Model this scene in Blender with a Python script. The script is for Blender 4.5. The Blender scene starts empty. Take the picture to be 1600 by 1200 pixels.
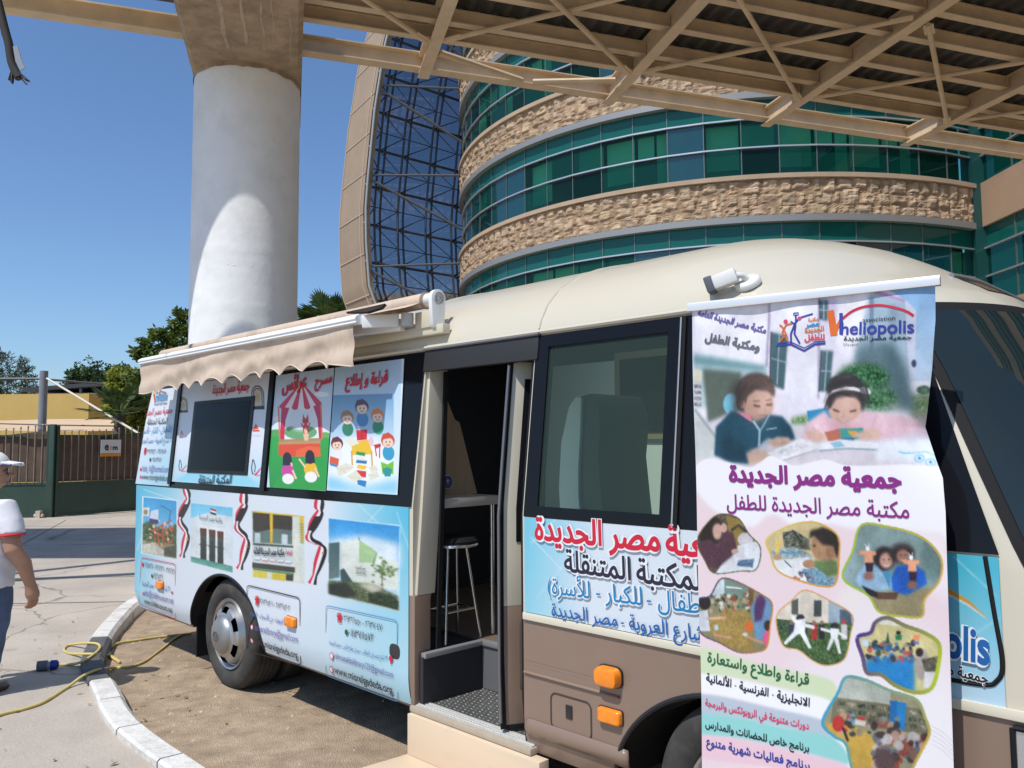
import bpy, bmesh, math, random
import numpy as np
from mathutils import Vector, Matrix
from mathutils.geometry import tessellate_polygon, delaunay_2d_cdt
random.seed(7)
rng = np.random.default_rng(7)
scene = bpy.context.scene
COL = scene.collection

# ------------------------------------------------------------------ camera
PITCH, ROLL, FPX, CAMH = 0.0746542, -0.0068632, 1263.04, 1.67     # lens measured in pixels of a 1600 x 1200 frame
_c, _s = math.cos(PITCH), math.sin(PITCH)
_r0, _u0, FWD = np.array([1., 0, 0]), np.array([0, -_s, _c]), np.array([0, _c, _s])
RIGHT = _r0 * math.cos(ROLL) + _u0 * math.sin(ROLL)
UP = -_r0 * math.sin(ROLL) + _u0 * math.cos(ROLL)
CAM = np.array([0, 0, CAMH])
cd = bpy.data.cameras.new('camera')
cd.sensor_fit = 'HORIZONTAL'; cd.sensor_width = 36; cd.lens = 36 * FPX / 1600
cd.clip_start = 0.05; cd.clip_end = 3000
co = bpy.data.objects.new('camera', cd); COL.objects.link(co)
co.matrix_world = Matrix(((RIGHT[0], UP[0], -FWD[0], 0), (RIGHT[1], UP[1], -FWD[1], 0),
                          (RIGHT[2], UP[2], -FWD[2], CAMH), (0, 0, 0, 1)))
scene.camera = co

# ------------------------------------------------------------------ daylight
SUN_AZ = (-0.66, -0.75); SUN_EL = math.radians(58)
_n = math.hypot(*SUN_AZ)
SUNTO = Vector((SUN_AZ[0] / _n * math.cos(SUN_EL), SUN_AZ[1] / _n * math.cos(SUN_EL), math.sin(SUN_EL)))
w = bpy.data.worlds.new('World'); scene.world = w; w.use_nodes = True
nt = w.node_tree; bg = nt.nodes['Background']
sky = nt.nodes.new('ShaderNodeTexSky'); sky.sky_type = 'NISHITA'; sky.sun_disc = False
sky.sun_elevation = SUN_EL; sky.sun_rotation = math.atan2(SUN_AZ[0], SUN_AZ[1])
sky.altitude = 60; sky.air_density = 1.0; sky.dust_density = 0.8; sky.ozone_density = 3.0
tint = nt.nodes.new('ShaderNodeMix'); tint.data_type = 'RGBA'; tint.blend_type = 'MULTIPLY'; tint.inputs[0].default_value = 1
tint.inputs[7].default_value = (.80, .95, 1.10, 1)                 # clear, deep blue Cairo sky
nt.links.new(sky.outputs[0], tint.inputs[6]); nt.links.new(tint.outputs[2], bg.inputs[0]); bg.inputs[1].default_value = 0.135
sl = bpy.data.lights.new('sun', 'SUN'); sl.energy = 4.3; sl.angle = math.radians(0.55); sl.color = (1, .965, .91)
so = bpy.data.objects.new('sun', sl); COL.objects.link(so)
so.rotation_euler = (-SUNTO).to_track_quat('-Z', 'Y').to_euler()
so.location = (0, 0, 60)
scene.view_settings.view_transform = 'Standard'; scene.view_settings.look = 'None'
scene.view_settings.exposure = 0.0; scene.view_settings.gamma = 1
scene.cycles.max_bounces = 10; scene.cycles.transparent_max_bounces = 16

# ------------------------------------------------------------------ photo-calibrated helpers (the lens above, inverted)
def ray(p): return FWD + RIGHT * (p[0] - 800) / FPX + UP * (600 - p[1]) / FPX
def on_ground(p, z=0.0):
    d = ray(p); return CAM + d * (z - CAMH) / d[2]
def at_depth(p, Y):
    d = ray(p); return CAM + d * Y / d[1]

# ------------------------------------------------------------------ materials
def lin(c):
    c = np.asarray(c, float) / 255.0
    return np.where(c <= .04045, c / 12.92, ((c + .055) / 1.055) ** 2.4)
MATS = {}
def mat(name, col, rough=.6, metal=0., var=0., vscale=4., bump=0., bscale=40., coat=0., spec=.5, stretch=None,
        dirt=None, dscale=1.5, damount=.5, alt=None):
    if name in MATS: return MATS[name]
    m = bpy.data.materials.new(name); m.use_nodes = True; MATS[name] = m
    t = m.node_tree; p = t.nodes['Principled BSDF']
    c = tuple(col) + (1,) if len(col) == 3 else tuple(col)
    p.inputs['Base Color'].default_value = c; p.inputs['Roughness'].default_value = rough
    p.inputs['Metallic'].default_value = metal; p.inputs['Coat Weight'].default_value = coat
    p.inputs['Coat Roughness'].default_value = .08
    p.inputs['Specular IOR Level'].default_value = spec
    N = t.nodes.new; L = t.links.new
    tc = N('ShaderNodeTexCoord'); vec = tc.outputs['Object']
    if stretch:
        mp = N('ShaderNodeMapping'); mp.inputs['Scale'].default_value = stretch; L(vec, mp.inputs[0]); vec = mp.outputs[0]
    out = None
    if var:
        n = N('ShaderNodeTexNoise'); n.inputs['Scale'].default_value = vscale; n.inputs['Detail'].default_value = 6
        n.inputs['Roughness'].default_value = .65; L(vec, n.inputs['Vector'])
        r = N('ShaderNodeValToRGB'); a = alt or col
        r.color_ramp.elements[0].position = .3; r.color_ramp.elements[1].position = .72
        r.color_ramp.elements[0].color = tuple(max(0, x * (1 - var)) for x in a[:3]) + (1,)
        r.color_ramp.elements[1].color = tuple(min(1, x * (1 + var)) for x in col[:3]) + (1,)
        L(n.outputs[0], r.inputs[0]); out = r.outputs[0]
    if dirt is not None:
        n = N('ShaderNodeTexNoise'); n.inputs['Scale'].default_value = dscale; n.inputs['Detail'].default_value = 9
        n.inputs['Roughness'].default_value = .7; L(vec, n.inputs['Vector'])
        r = N('ShaderNodeValToRGB'); r.color_ramp.elements[0].position = .48; r.color_ramp.elements[1].position = .75
        r.color_ramp.elements[1].color = (damount,) * 3 + (1,)
        r.color_ramp.elements[0].color = (0, 0, 0, 1); L(n.outputs[0], r.inputs[0])
        mx = N('ShaderNodeMix'); mx.data_type = 'RGBA'; L(r.outputs[0], mx.inputs[0])
        if out is not None: L(out, mx.inputs[6])
        else: mx.inputs[6].default_value = c
        mx.inputs[7].default_value = tuple(dirt) + (1,); out = mx.outputs[2]
    if out is not None: L(out, p.inputs['Base Color'])
    if bump:
        n = N('ShaderNodeTexNoise'); n.inputs['Scale'].default_value = bscale; n.inputs['Detail'].default_value = 8
        L(vec, n.inputs['Vector'])
        b = N('ShaderNodeBump'); b.inputs['Strength'].default_value = bump; b.inputs['Distance'].default_value = .02
        L(n.outputs[0], b.inputs['Height']); L(b.outputs[0], p.inputs['Normal'])
    return m
def glass(name, tint, gloss=.06, rough=.01, ior=1.45, opaque=None, opq=0.):
    if name in MATS: return MATS[name]
    m = bpy.data.materials.new(name); m.use_nodes = True; MATS[name] = m
    t = m.node_tree; N = t.nodes.new; L = t.links.new
    t.nodes.remove(t.nodes['Principled BSDF'])
    tr = N('ShaderNodeBsdfTransparent'); tr.inputs[0].default_value = tuple(tint) + (1,)
    gl = N('ShaderNodeBsdfGlossy'); gl.inputs['Roughness'].default_value = rough
    fr = N('ShaderNodeFresnel'); fr.inputs[0].default_value = ior
    body = tr.outputs[0]
    if opaque is not None:
        df = N('ShaderNodeBsdfDiffuse'); df.inputs[0].default_value = tuple(opaque) + (1,)
        mo = N('ShaderNodeMixShader'); mo.inputs[0].default_value = opq; L(tr.outputs[0], mo.inputs[1]); L(df.outputs[0], mo.inputs[2]); body = mo.outputs[0]
    ad = N('ShaderNodeMath'); ad.operation = 'ADD'; ad.inputs[1].default_value = gloss; L(fr.outputs[0], ad.inputs[0])
    mx = N('ShaderNodeMixShader'); L(ad.outputs[0], mx.inputs[0]); L(body, mx.inputs[1]); L(gl.outputs[0], mx.inputs[2])
    L(mx.outputs[0], t.nodes['Material Output'].inputs[0])
    return m
def attr_mat(name, rough=.5, coat=0., spec=.4, bump=0., bscale=6.):
    if name in MATS: return MATS[name]
    m = bpy.data.materials.new(name); m.use_nodes = True; MATS[name] = m
    t = m.node_tree; p = t.nodes['Principled BSDF']; a = t.nodes.new('ShaderNodeAttribute'); a.attribute_name = 'print'
    t.links.new(a.outputs['Color'], p.inputs['Base Color']); p.inputs['Roughness'].default_value = rough
    p.inputs['Coat Weight'].default_value = coat; p.inputs['Specular IOR Level'].default_value = spec
    if bump:
        tc = t.nodes.new('ShaderNodeTexCoord'); n = t.nodes.new('ShaderNodeTexNoise'); n.inputs['Scale'].default_value = bscale
        t.links.new(tc.outputs['Object'], n.inputs['Vector']); b = t.nodes.new('ShaderNodeBump'); b.inputs['Strength'].default_value = bump; b.inputs['Distance'].default_value = .02
        t.links.new(n.outputs[0], b.inputs['Height']); t.links.new(b.outputs[0], p.inputs['Normal'])
    return m
def leaf_mat(name, c1, c2, trans=.25):
    if name in MATS: return MATS[name]
    m = bpy.data.materials.new(name); m.use_nodes = True; MATS[name] = m
    t = m.node_tree; N = t.nodes.new; L = t.links.new; p = t.nodes['Principled BSDF']
    g = N('ShaderNodeNewGeometry'); r = N('ShaderNodeValToRGB')
    r.color_ramp.elements[0].color = tuple(c1) + (1,); r.color_ramp.elements[1].color = tuple(c2) + (1,)
    L(g.outputs['Random Per Island'], r.inputs[0]); L(r.outputs[0], p.inputs['Base Color']); p.inputs['Roughness'].default_value = .55
    tl = N('ShaderNodeBsdfTranslucent'); L(r.outputs[0], tl.inputs[0])
    mx = N('ShaderNodeMixShader'); mx.inputs[0].default_value = trans; L(p.outputs[0], mx.inputs[1]); L(tl.outputs[0], mx.inputs[2])
    L(mx.outputs[0], t.nodes['Material Output'].inputs[0])
    return m

# ------------------------------------------------------------------ mesh builder
class MB:
    def __init__(s): s.v = []; s.f = []; s.m = []
    def add(s, vs, fs, mi=0):
        o = len(s.v); s.v += [tuple(map(float, v)) for v in vs]
        for f in fs: s.f.append(tuple(i + o for i in f)); s.m.append(mi)
        return s
    def box(s, lo, hi, mi=0, xf=None):
        vs = [(x, y, z) for z in (lo[2], hi[2]) for y in (lo[1], hi[1]) for x in (lo[0], hi[0])]
        if xf: vs = [xf(*v) for v in vs]
        return s.add(vs, [(0, 2, 3, 1), (4, 5, 7, 6), (0, 1, 5, 4), (2, 6, 7, 3), (0, 4, 6, 2), (1, 3, 7, 5)], mi)
    def bar(s, p, q, wd, ht, mi=0, up=(0, 0, 1)):
        p, q, up = Vector(p), Vector(q), Vector(up); d = (q - p).normalized()
        if abs(d.dot(up)) > .98: up = Vector((1, 0, 0))
        x = d.cross(up).normalized(); y = x.cross(d).normalized()
        vs = [e + x * a * wd / 2 + y * b * ht / 2 for e in (p, q) for a, b in ((-1, -1), (1, -1), (1, 1), (-1, 1))]
        return s.add(vs, [(0, 3, 2, 1), (4, 5, 6, 7), (0, 1, 5, 4), (1, 2, 6, 5), (2, 3, 7, 6), (3, 0, 4, 7)], mi)
    def ibeam(s, p, q, wd, ht, tf=.02, mi=0):
        z = Vector((0, 0, 1)); p, q = Vector(p), Vector(q)          # p, q on the underside
        s.bar(p + z * tf / 2, q + z * tf / 2, wd, tf, mi); s.bar(p + z * (ht - tf / 2), q + z * (ht - tf / 2), wd, tf, mi)
        return s.bar(p + z * ht / 2, q + z * ht / 2, tf, ht - 2 * tf, mi)
    def tube(s, path, r, n=8, mi=0, caps=True, flat=None):
        path = [Vector(p) for p in path]; k = len(path); rs = r if hasattr(r, '__len__') else [r] * k
        o = len(s.v); up = Vector((0, 0, 1))
        for i, p in enumerate(path):
            d = (path[min(i + 1, k - 1)] - path[max(i - 1, 0)]).normalized()
            u = up if abs(d.dot(up)) < .95 else Vector((1, 0, 0))
            if i == 0: x = d.cross(u).normalized()
            else: x = (xp - d * xp.dot(d)); x = x.normalized() if x.length > 1e-6 else d.cross(u).normalized()
            y = d.cross(x); xp = x
            for j in range(n):
                a = 2 * math.pi * j / n
                s.v.append(tuple(p + (x * math.cos(a) + y * math.sin(a)) * rs[i]))
        for i in range(k - 1):
            for j in range(n):
                s.f.append((o + i * n + j, o + i * n + (j + 1) % n, o + (i + 1) * n + (j + 1) % n, o + (i + 1) * n + j)); s.m.append(mi)
        if caps:
            s.f.append(tuple(o + j for j in range(n))[::-1]); s.m.append(mi)
            s.f.append(tuple(o + (k - 1) * n + j for j in range(n))); s.m.append(mi)
        return s
    def rings(s, rings, mi=0, caps=True, closed=True):
        o = len(s.v); n = len(rings[0])
        for r in rings: s.v += [tuple(map(float, p)) for p in r]
        for i in range(len(rings) - 1):
            for j in range(n if closed else n - 1):
                s.f.append((o + i * n + j, o + i * n + (j + 1) % n, o + (i + 1) * n + (j + 1) % n, o + (i + 1) * n + j)); s.m.append(mi)
        if caps:
            s.f.append(tuple(o + j for j in range(n))[::-1]); s.m.append(mi)
            s.f.append(tuple(o + (len(rings) - 1) * n + j for j in range(n))); s.m.append(mi)
        return s
    def lathe(s, prof, c, ax='y', n=40, mi=0, caps=True):
        rs = []
        for r, h in prof:
            ring = []
            for j in range(n):
                a = 2 * math.pi * j / n; x, y = r * math.cos(a), r * math.sin(a)
                ring.append({'y': (c[0] + x, c[1] + h, c[2] + y), 'z': (c[0] + x, c[1] + y, c[2] + h), 'x': (c[0] + h, c[1] + x, c[2] + y)}[ax])
            rs.append(ring)
        return s.rings(rs, mi, caps)
    def prism(s, poly, vec, mi=0):
        vec = Vector(vec); a = [Vector(p) for p in poly]; b = [p + vec for p in a]; n = len(a)
        tris = tessellate_polygon([a]); o = len(s.v)
        s.v += [tuple(p) for p in a + b]
        for t in tris:
            s.f.append(tuple(o + i for i in t)); s.m.append(mi); s.f.append(tuple(o + n + i for i in t[::-1])); s.m.append(mi)
        for i in range(n): s.f.append((o + i, o + (i + 1) % n, o + n + (i + 1) % n, o + n + i)); s.m.append(mi)
        return s
    def sheet(s, poly, mi=0):
        a = [Vector(p) for p in poly]; o = len(s.v); s.v += [tuple(p) for p in a]
        for t in tessellate_polygon([a]): s.f.append(tuple(o + i for i in t)); s.m.append(mi)
        return s
    def grid(s, fn, us, vs, mi=0):
        o = len(s.v); n = len(us)
        for v in vs:
            for u in us: s.v.append(tuple(map(float, fn(u, v))))
        for j in range(len(vs) - 1):
            for i in range(n - 1): s.f.append((o + j * n + i, o + j * n + i + 1, o + (j + 1) * n + i + 1, o + (j + 1) * n + i)); s.m.append(mi)
        return s
    def build(s, name, mats, parent=None, smooth=None, bevel=0., fix=True):
        me = bpy.data.meshes.new(name); me.from_pydata(s.v, [], s.f)
        mats = mats if isinstance(mats, (list, tuple)) else [mats]
        for m in mats: me.materials.append(m)
        if len(mats) > 1: me.polygons.foreach_set('material_index', s.m)
        if fix or bevel:
            bm = bmesh.new(); bm.from_mesh(me)
            if fix: bmesh.ops.recalc_face_normals(bm, faces=bm.faces[:])
            if bevel:
                es = [e for e in bm.edges if len(e.link_faces) == 2 and e.calc_face_angle(0) > .6]
                bmesh.ops.bevel(bm, geom=es, offset=bevel, segments=2, profile=.6, affect='EDGES', clamp_overlap=True)
            bm.to_mesh(me); bm.free()
        if smooth or bevel:
            me.polygons.foreach_set('use_smooth', [True] * len(me.polygons)); me.set_sharp_from_angle(angle=smooth or .7)
        me.update()
        o = bpy.data.objects.new(name, me); COL.objects.link(o)
        if parent: o.parent = parent
        return o
def tag(o, label, cat, group=None, kind=None):
    if label: o['label'] = label
    if cat: o['category'] = cat
    if group: o['group'] = group
    if kind: o['kind'] = kind
    return o
def thing(name, label, cat, loc=(0, 0, 0), rz=0, group=None):
    o = bpy.data.objects.new(name, None); COL.objects.link(o); o.location = loc; o.rotation_euler = (0, 0, rz)
    o.empty_display_size = .2
    return tag(o, label, cat, group)
def struct(o): o['kind'] = 'structure'; return o
def remesh(o, voxel, smooth_it=6, fac=.5):
    md = o.modifiers.new('r', 'REMESH'); md.mode = 'VOXEL'; md.voxel_size = voxel; md.use_smooth_shade = True
    if smooth_it:
        sm = o.modifiers.new('s', 'SMOOTH'); sm.iterations = smooth_it; sm.factor = fac
    dg = bpy.context.evaluated_depsgraph_get(); dg.update()
    me = bpy.data.meshes.new_from_object(o.evaluated_get(dg)); ms = list(o.data.materials)
    o.modifiers.clear(); o.data = me
    if not me.materials:
        for m in ms: me.materials.append(m)
    me.polygons.foreach_set('use_smooth', [True] * len(me.polygons)); return o

# ------------------------------------------------------------------ lettering (Arabic joining forms, mesh glyphs)
AF = {}
for _ch, _c0, _d in [('ا',0xFE8D,0),('أ',0xFE83,0),('إ',0xFE87,0),('ب',0xFE8F,1),('ت',0xFE95,1),('ة',0xFE93,0),('ث',0xFE99,1),('ج',0xFE9D,1),('ح',0xFEA1,1),('خ',0xFEA5,1),('د',0xFEA9,0),('ذ',0xFEAB,0),('ر',0xFEAD,0),('ز',0xFEAF,0),('س',0xFEB1,1),('ش',0xFEB5,1),('ص',0xFEB9,1),('ض',0xFEBD,1),('ط',0xFEC1,1),('ظ',0xFEC5,1),('ع',0xFEC9,1),('غ',0xFECD,1),('ف',0xFED1,1),('ق',0xFED5,1),('ك',0xFED9,1),('ل',0xFEDD,1),('م',0xFEE1,1),('ن',0xFEE5,1),('ه',0xFEE9,1),('و',0xFEED,0),('ى',0xFEEF,0),('ئ',0xFE89,1),('ي',0xFEF1,1)]:
    AF[_ch] = (_c0, _c0 + 1, _c0 + 2 if _d else None, _c0 + 3 if _d else None)
AF['ء'] = (0xFE80, None, None, None)
LA = {'ا': 0xFEFB, 'أ': 0xFEF7, 'إ': 0xFEF9}
def shape(s):
    if not any(c in AF or '\u0660' <= c <= '\u0669' for c in s): return s
    out = []; i = 0; prev = False
    while i < len(s):
        ch = s[i]
        if ch in AF:
            if ch == 'ل' and i + 1 < len(s) and s[i + 1] in LA:
                out.append(chr(LA[s[i + 1]] + (1 if prev else 0))); prev = False; i += 2; continue
            iso, fin, ini, med = AF[ch]
            nx = i + 1 < len(s) and s[i + 1] in AF and s[i + 1] != 'ء' and ini is not None
            p = prev and fin is not None
            out.append(chr(med if (p and nx) else fin if p else ini if nx else iso)); prev = bool(nx)
        else: out.append({'(': ')', ')': '('}.get(ch, ch)); prev = False
        i += 1
    out = out[::-1]; r = []; j = 0
    dg = lambda c: '\u0660' <= c <= '\u0669'
    while j < len(out):
        if dg(out[j]):
            k = j
            while k < len(out) and dg(out[k]): k += 1
            r += out[j:k][::-1]; j = k
        else: r.append(out[j]); j += 1
    return ''.join(r)
_tg = {}
def text_geo(s, bold=0.):
    key = (s, bold)
    if key in _tg: return _tg[key]
    c = bpy.data.curves.new('lettering', 'FONT'); c.body = shape(s); c.size = 1
    o = bpy.data.objects.new('lettering', c); COL.objects.link(o)
    dg = bpy.context.evaluated_depsgraph_get(); dg.update()
    cu = o.evaluated_get(dg).to_curve(dg)
    polys = []
    for sp in cu.splines:
        bp = sp.bezier_points; n = len(bp)
        if n < 2: continue
        pts = []
        for i in range(n):
            a, b = bp[i], bp[(i + 1) % n]; p0, p1, p2, p3 = a.co, a.handle_right, b.handle_left, b.co
            st = abs((p1 - p0).cross(p3 - p0).z) + abs((p2 - p0).cross(p3 - p0).z) < 1e-4
            for k in range(1 if st else 4):
                t = k / (1 if st else 4); q = p0 * (1 - t) ** 3 + p1 * 3 * t * (1 - t) ** 2 + p2 * 3 * t * t * (1 - t) + p3 * t ** 3
                if not pts or (Vector((q.x, q.y)) - pts[-1]).length > 2e-3: pts.append(Vector((q.x, q.y)))
        if len(pts) > 2 and (pts[0] - pts[-1]).length < 2e-3: pts.pop()
        if len(pts) > 2: polys.append(pts)
    o.to_curve_clear() if hasattr(o, 'to_curve_clear') else None
    bpy.data.objects.remove(o); bpy.data.curves.remove(c)
    area = lambda P: sum(P[i].x * P[(i + 1) % len(P)].y - P[(i + 1) % len(P)].x * P[i].y for i in range(len(P))) / 2
    A = [area(P) for P in polys]
    sgn = 1 if sum(A) > 0 else -1
    if bold:
        for P in polys:
            n = len(P); Q = []
            for i in range(n):
                d1, d2 = P[i] - P[i - 1], P[(i + 1) % n] - P[i]
                d = (d1.normalized() if d1.length > 1e-9 else Vector((0, 0))) + (d2.normalized() if d2.length > 1e-9 else Vector((0, 0)))
                d = d.normalized() if d.length > 1e-6 else Vector((0, 0))
                Q.append(P[i] + Vector((d.y, -d.x)) * sgn * bold)
            P[:] = Q
    flat, ed = [], []
    for P in polys:
        o0 = len(flat); flat += P; ed += [(o0 + i, o0 + (i + 1) % len(P)) for i in range(len(P))]
    V, Fs = np.zeros((0, 3)), []
    if flat:
        vo, _e, fo = delaunay_2d_cdt(flat, ed, [], 0, 1e-6)[:3]
        vo = np.array([(q.x, q.y) for q in vo]); T = np.array([f for f in fo if len(f) == 3]); c = vo[T].mean(1); wn = np.zeros(len(T), int)
        for P in polys:
            P = np.array([(q.x, q.y) for q in P]); Q = np.roll(P, -1, 0)
            for (ax, ay), (bx, by) in zip(P, Q):
                if ay == by: continue
                lft = (bx - ax) * (c[:, 1] - ay) - (c[:, 0] - ax) * (by - ay)
                wn += ((ay <= c[:, 1]) & (by > c[:, 1]) & (lft > 0)).astype(int) - ((ay > c[:, 1]) & (by <= c[:, 1]) & (lft < 0)).astype(int)
        keep = T[wn != 0]; us_, inv = np.unique(keep, return_inverse=True); Fs = [tuple(int(k) for k in f) for f in inv.reshape(-1, 3)]
        V = np.column_stack([vo[us_], np.zeros(len(us_))])
    x0, x1 = (V[:, 0].min(), V[:, 0].max()) if len(V) else (0, 1)
    V[:, 0] = (V[:, 0] - x0)
    _tg[key] = (V, Fs, max(1e-6, x1 - x0)); return _tg[key]
def put_text(mb, s, a, b, fn, hs=1., bold=0., mi=0, lift=0.0):
    """letters along a->b (plane coordinates), fn(x, y, lift) -> 3d"""
    V, Fs, wd = text_geo(s, bold); ax, ay = a; dx, dy = b[0] - a[0], b[1] - a[1]
    ln = math.hypot(dx, dy); k = ln / wd; ux, uy = dx / ln, dy / ln; sg = 1 if ux > 0 else -1
    vs = []
    for x, y, q in V:
        yy = y * k * hs
        vs.append(fn(ax + ux * x * k - uy * yy * sg, ay + uy * x * k + ux * yy * sg, lift))
    mb.add(vs, Fs, mi)

# ================================================================== SETTING
concrete = mat('pavement concrete', (.475, .415, .35), .9, var=.16, vscale=.8, bump=.25, bscale=55, dirt=(.30, .26, .22), dscale=.55, damount=.55)
dust = mat('dusty gravel', (.43, .32, .215), .95, var=.30, vscale=7, bump=.9, bscale=120, dirt=(.27, .195, .13), dscale=.9, damount=.75)
kw = mat('kerb white paint', (.64, .62, .58), .8, var=.10, vscale=9, bump=.4, bscale=40, dirt=(.30, .27, .23), dscale=6, damount=.7)
kb = mat('kerb black paint', (.085, .085, .09), .8, var=.4, vscale=9, bump=.4, bscale=40, dirt=(.2, .19, .17), dscale=6, damount=.6)

g = MB(); g.sheet([(-500, -300, -.004), (500, -300, -.004), (500, 900, -.004), (-500, 900, -.004)])
struct(g.build('ground', mat('far ground', (.30, .25, .19), .95, var=.2, vscale=.05)))
g = MB(); us = np.linspace(-5.2, 9, 190); vs = np.linspace(1.2, 13, 160)
def pit_z(x, y): return .010 * math.sin(x * 1.3 + .4) * math.sin(y * 1.1 - x * .5) - .010 * sum(math.exp(-(((y - .9 * x - c) / .10) ** 2)) for c in (7.05, 7.75)) + .006 * math.sin(x * 3.1 + y) * math.sin(y * 2.3 - x * .7) + .004 * math.sin(x * 9 + 1) * math.sin(y * 8)
g.grid(lambda x, y: (x, y, pit_z(x, y) + .022), us, vs)
struct(g.build('earth_bed', dust, smooth=1))

# the kerb line round the parking bed (outer edge, then walked inwards)
KO = [(0.6, 2.15), (-.2, 2.72), (-.95, 3.32), (-1.62, 3.98), (-2.25, 4.66), (-2.74, 5.38), (-3.14, 6.0), (-3.42, 6.65), (-3.70, 7.5), (-3.93, 8.44), (-3.9, 9.6), (-3.2, 10.7), (-1.4, 11.8), (2, 13), (12, 15)]
def smooth_path(P, n):
    P = [Vector((p[0], p[1], p[2] if len(p) > 2 else 0)) for p in P]; out = []
    for i in range(len(P) - 1):
        a, b, c, d = P[max(i - 1, 0)], P[i], P[i + 1], P[min(i + 2, len(P) - 1)]
        for k in range(n):
            t = k / n; out.append(.5 * ((2 * b) + (c - a) * t + (2 * a - 5 * b + 4 * c - d) * t * t + (-a + 3 * b - 3 * c + d) * t ** 3))
    out.append(P[-1]); return out
KP = smooth_path(KO, 10)
PAVE = .085
poly = [(p.x, p.y, PAVE) for p in KP] + [(80, 20, PAVE), (80, 160, PAVE), (-120, 160, PAVE), (-120, -20, PAVE), (.6, -20, PAVE)]
g = MB(); g.sheet(poly); struct(g.build('pavement', concrete))
_t = concrete.node_tree; _p = _t.nodes['Principled BSDF']; _src = _p.inputs['Base Color'].links[0].from_socket       # hairline cracks, oil spots and fine aggregate
_N, _L = _t.nodes.new, _t.links.new; _tc = _N('ShaderNodeTexCoord')
_w = _N('ShaderNodeTexNoise'); _w.inputs['Scale'].default_value = 1.6; _w.inputs['Detail'].default_value = 5; _L(_tc.outputs['Object'], _w.inputs['Vector'])
_va = _N('ShaderNodeVectorMath'); _va.operation = 'MULTIPLY_ADD'; _va.inputs[1].default_value = (.55, .55, 0); _L(_w.outputs['Color'], _va.inputs[0]); _L(_tc.outputs['Object'], _va.inputs[2])
_v = _N('ShaderNodeTexVoronoi'); _v.feature = 'DISTANCE_TO_EDGE'; _v.inputs['Scale'].default_value = .42; _L(_va.outputs[0], _v.inputs['Vector'])
_r = _N('ShaderNodeValToRGB'); _r.color_ramp.elements[0].position = .0; _r.color_ramp.elements[0].color = (.45, .43, .40, 1); _r.color_ramp.elements[1].position = .006; _r.color_ramp.elements[1].color = (1, 1, 1, 1); _L(_v.outputs['Distance'], _r.inputs[0])
_s2 = _N('ShaderNodeTexVoronoi'); _s2.inputs['Scale'].default_value = 1.15; _L(_va.outputs[0], _s2.inputs['Vector'])
_r2 = _N('ShaderNodeValToRGB'); _r2.color_ramp.elements[0].position = .03; _r2.color_ramp.elements[0].color = (.55, .54, .52, 1); _r2.color_ramp.elements[1].position = .12; _r2.color_ramp.elements[1].color = (1, 1, 1, 1); _L(_s2.outputs['Distance'], _r2.inputs[0])
_s3 = _N('ShaderNodeTexNoise'); _s3.inputs['Scale'].default_value = 140; _s3.inputs['Detail'].default_value = 3; _L(_tc.outputs['Object'], _s3.inputs['Vector'])
_r3 = _N('ShaderNodeValToRGB'); _r3.color_ramp.elements[0].position = .35; _r3.color_ramp.elements[0].color = (.78, .77, .75, 1); _r3.color_ramp.elements[1].position = .6; _L(_s3.outputs[0], _r3.inputs[0])
for _o in (_r, _r2, _r3):
    _m = _N('ShaderNodeMix'); _m.data_type = 'RGBA'; _m.blend_type = 'MULTIPLY'; _m.inputs[0].default_value = 1; _L(_src, _m.inputs[6]); _L(_o.outputs[0], _m.inputs[7]); _src = _m.outputs[2]
_L(_src, _p.inputs['Base Color'])
# pavement joints: thin darker sealed grooves
jm = mat('joint filler', (.13, .12, .105), .95)
g = MB()
def groove(a, b, wd=.02):
    a, b = Vector(a), Vector(b); d = (b - a).normalized(); n = Vector((-d.y, d.x)) * wd / 2
    g.add([(a.x + n.x, a.y + n.y, PAVE + .004), (b.x + n.x, b.y + n.y, PAVE + .004), (b.x - n.x, b.y - n.y, PAVE + .004), (a.x - n.x, a.y - n.y, PAVE + .004)], [(0, 1, 2, 3)])
for y in (8.1, 9.75, 13.2, 16.4): groove((-30, y - 1.2), (-3.9, y + .35))
groove((-4.4, 4.0), (-9.8, 17.9), .018); groove((-2.9, 4.7), (-5.4, 3.6), .015)
struct(g.build('pavement_joints', jm))
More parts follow.
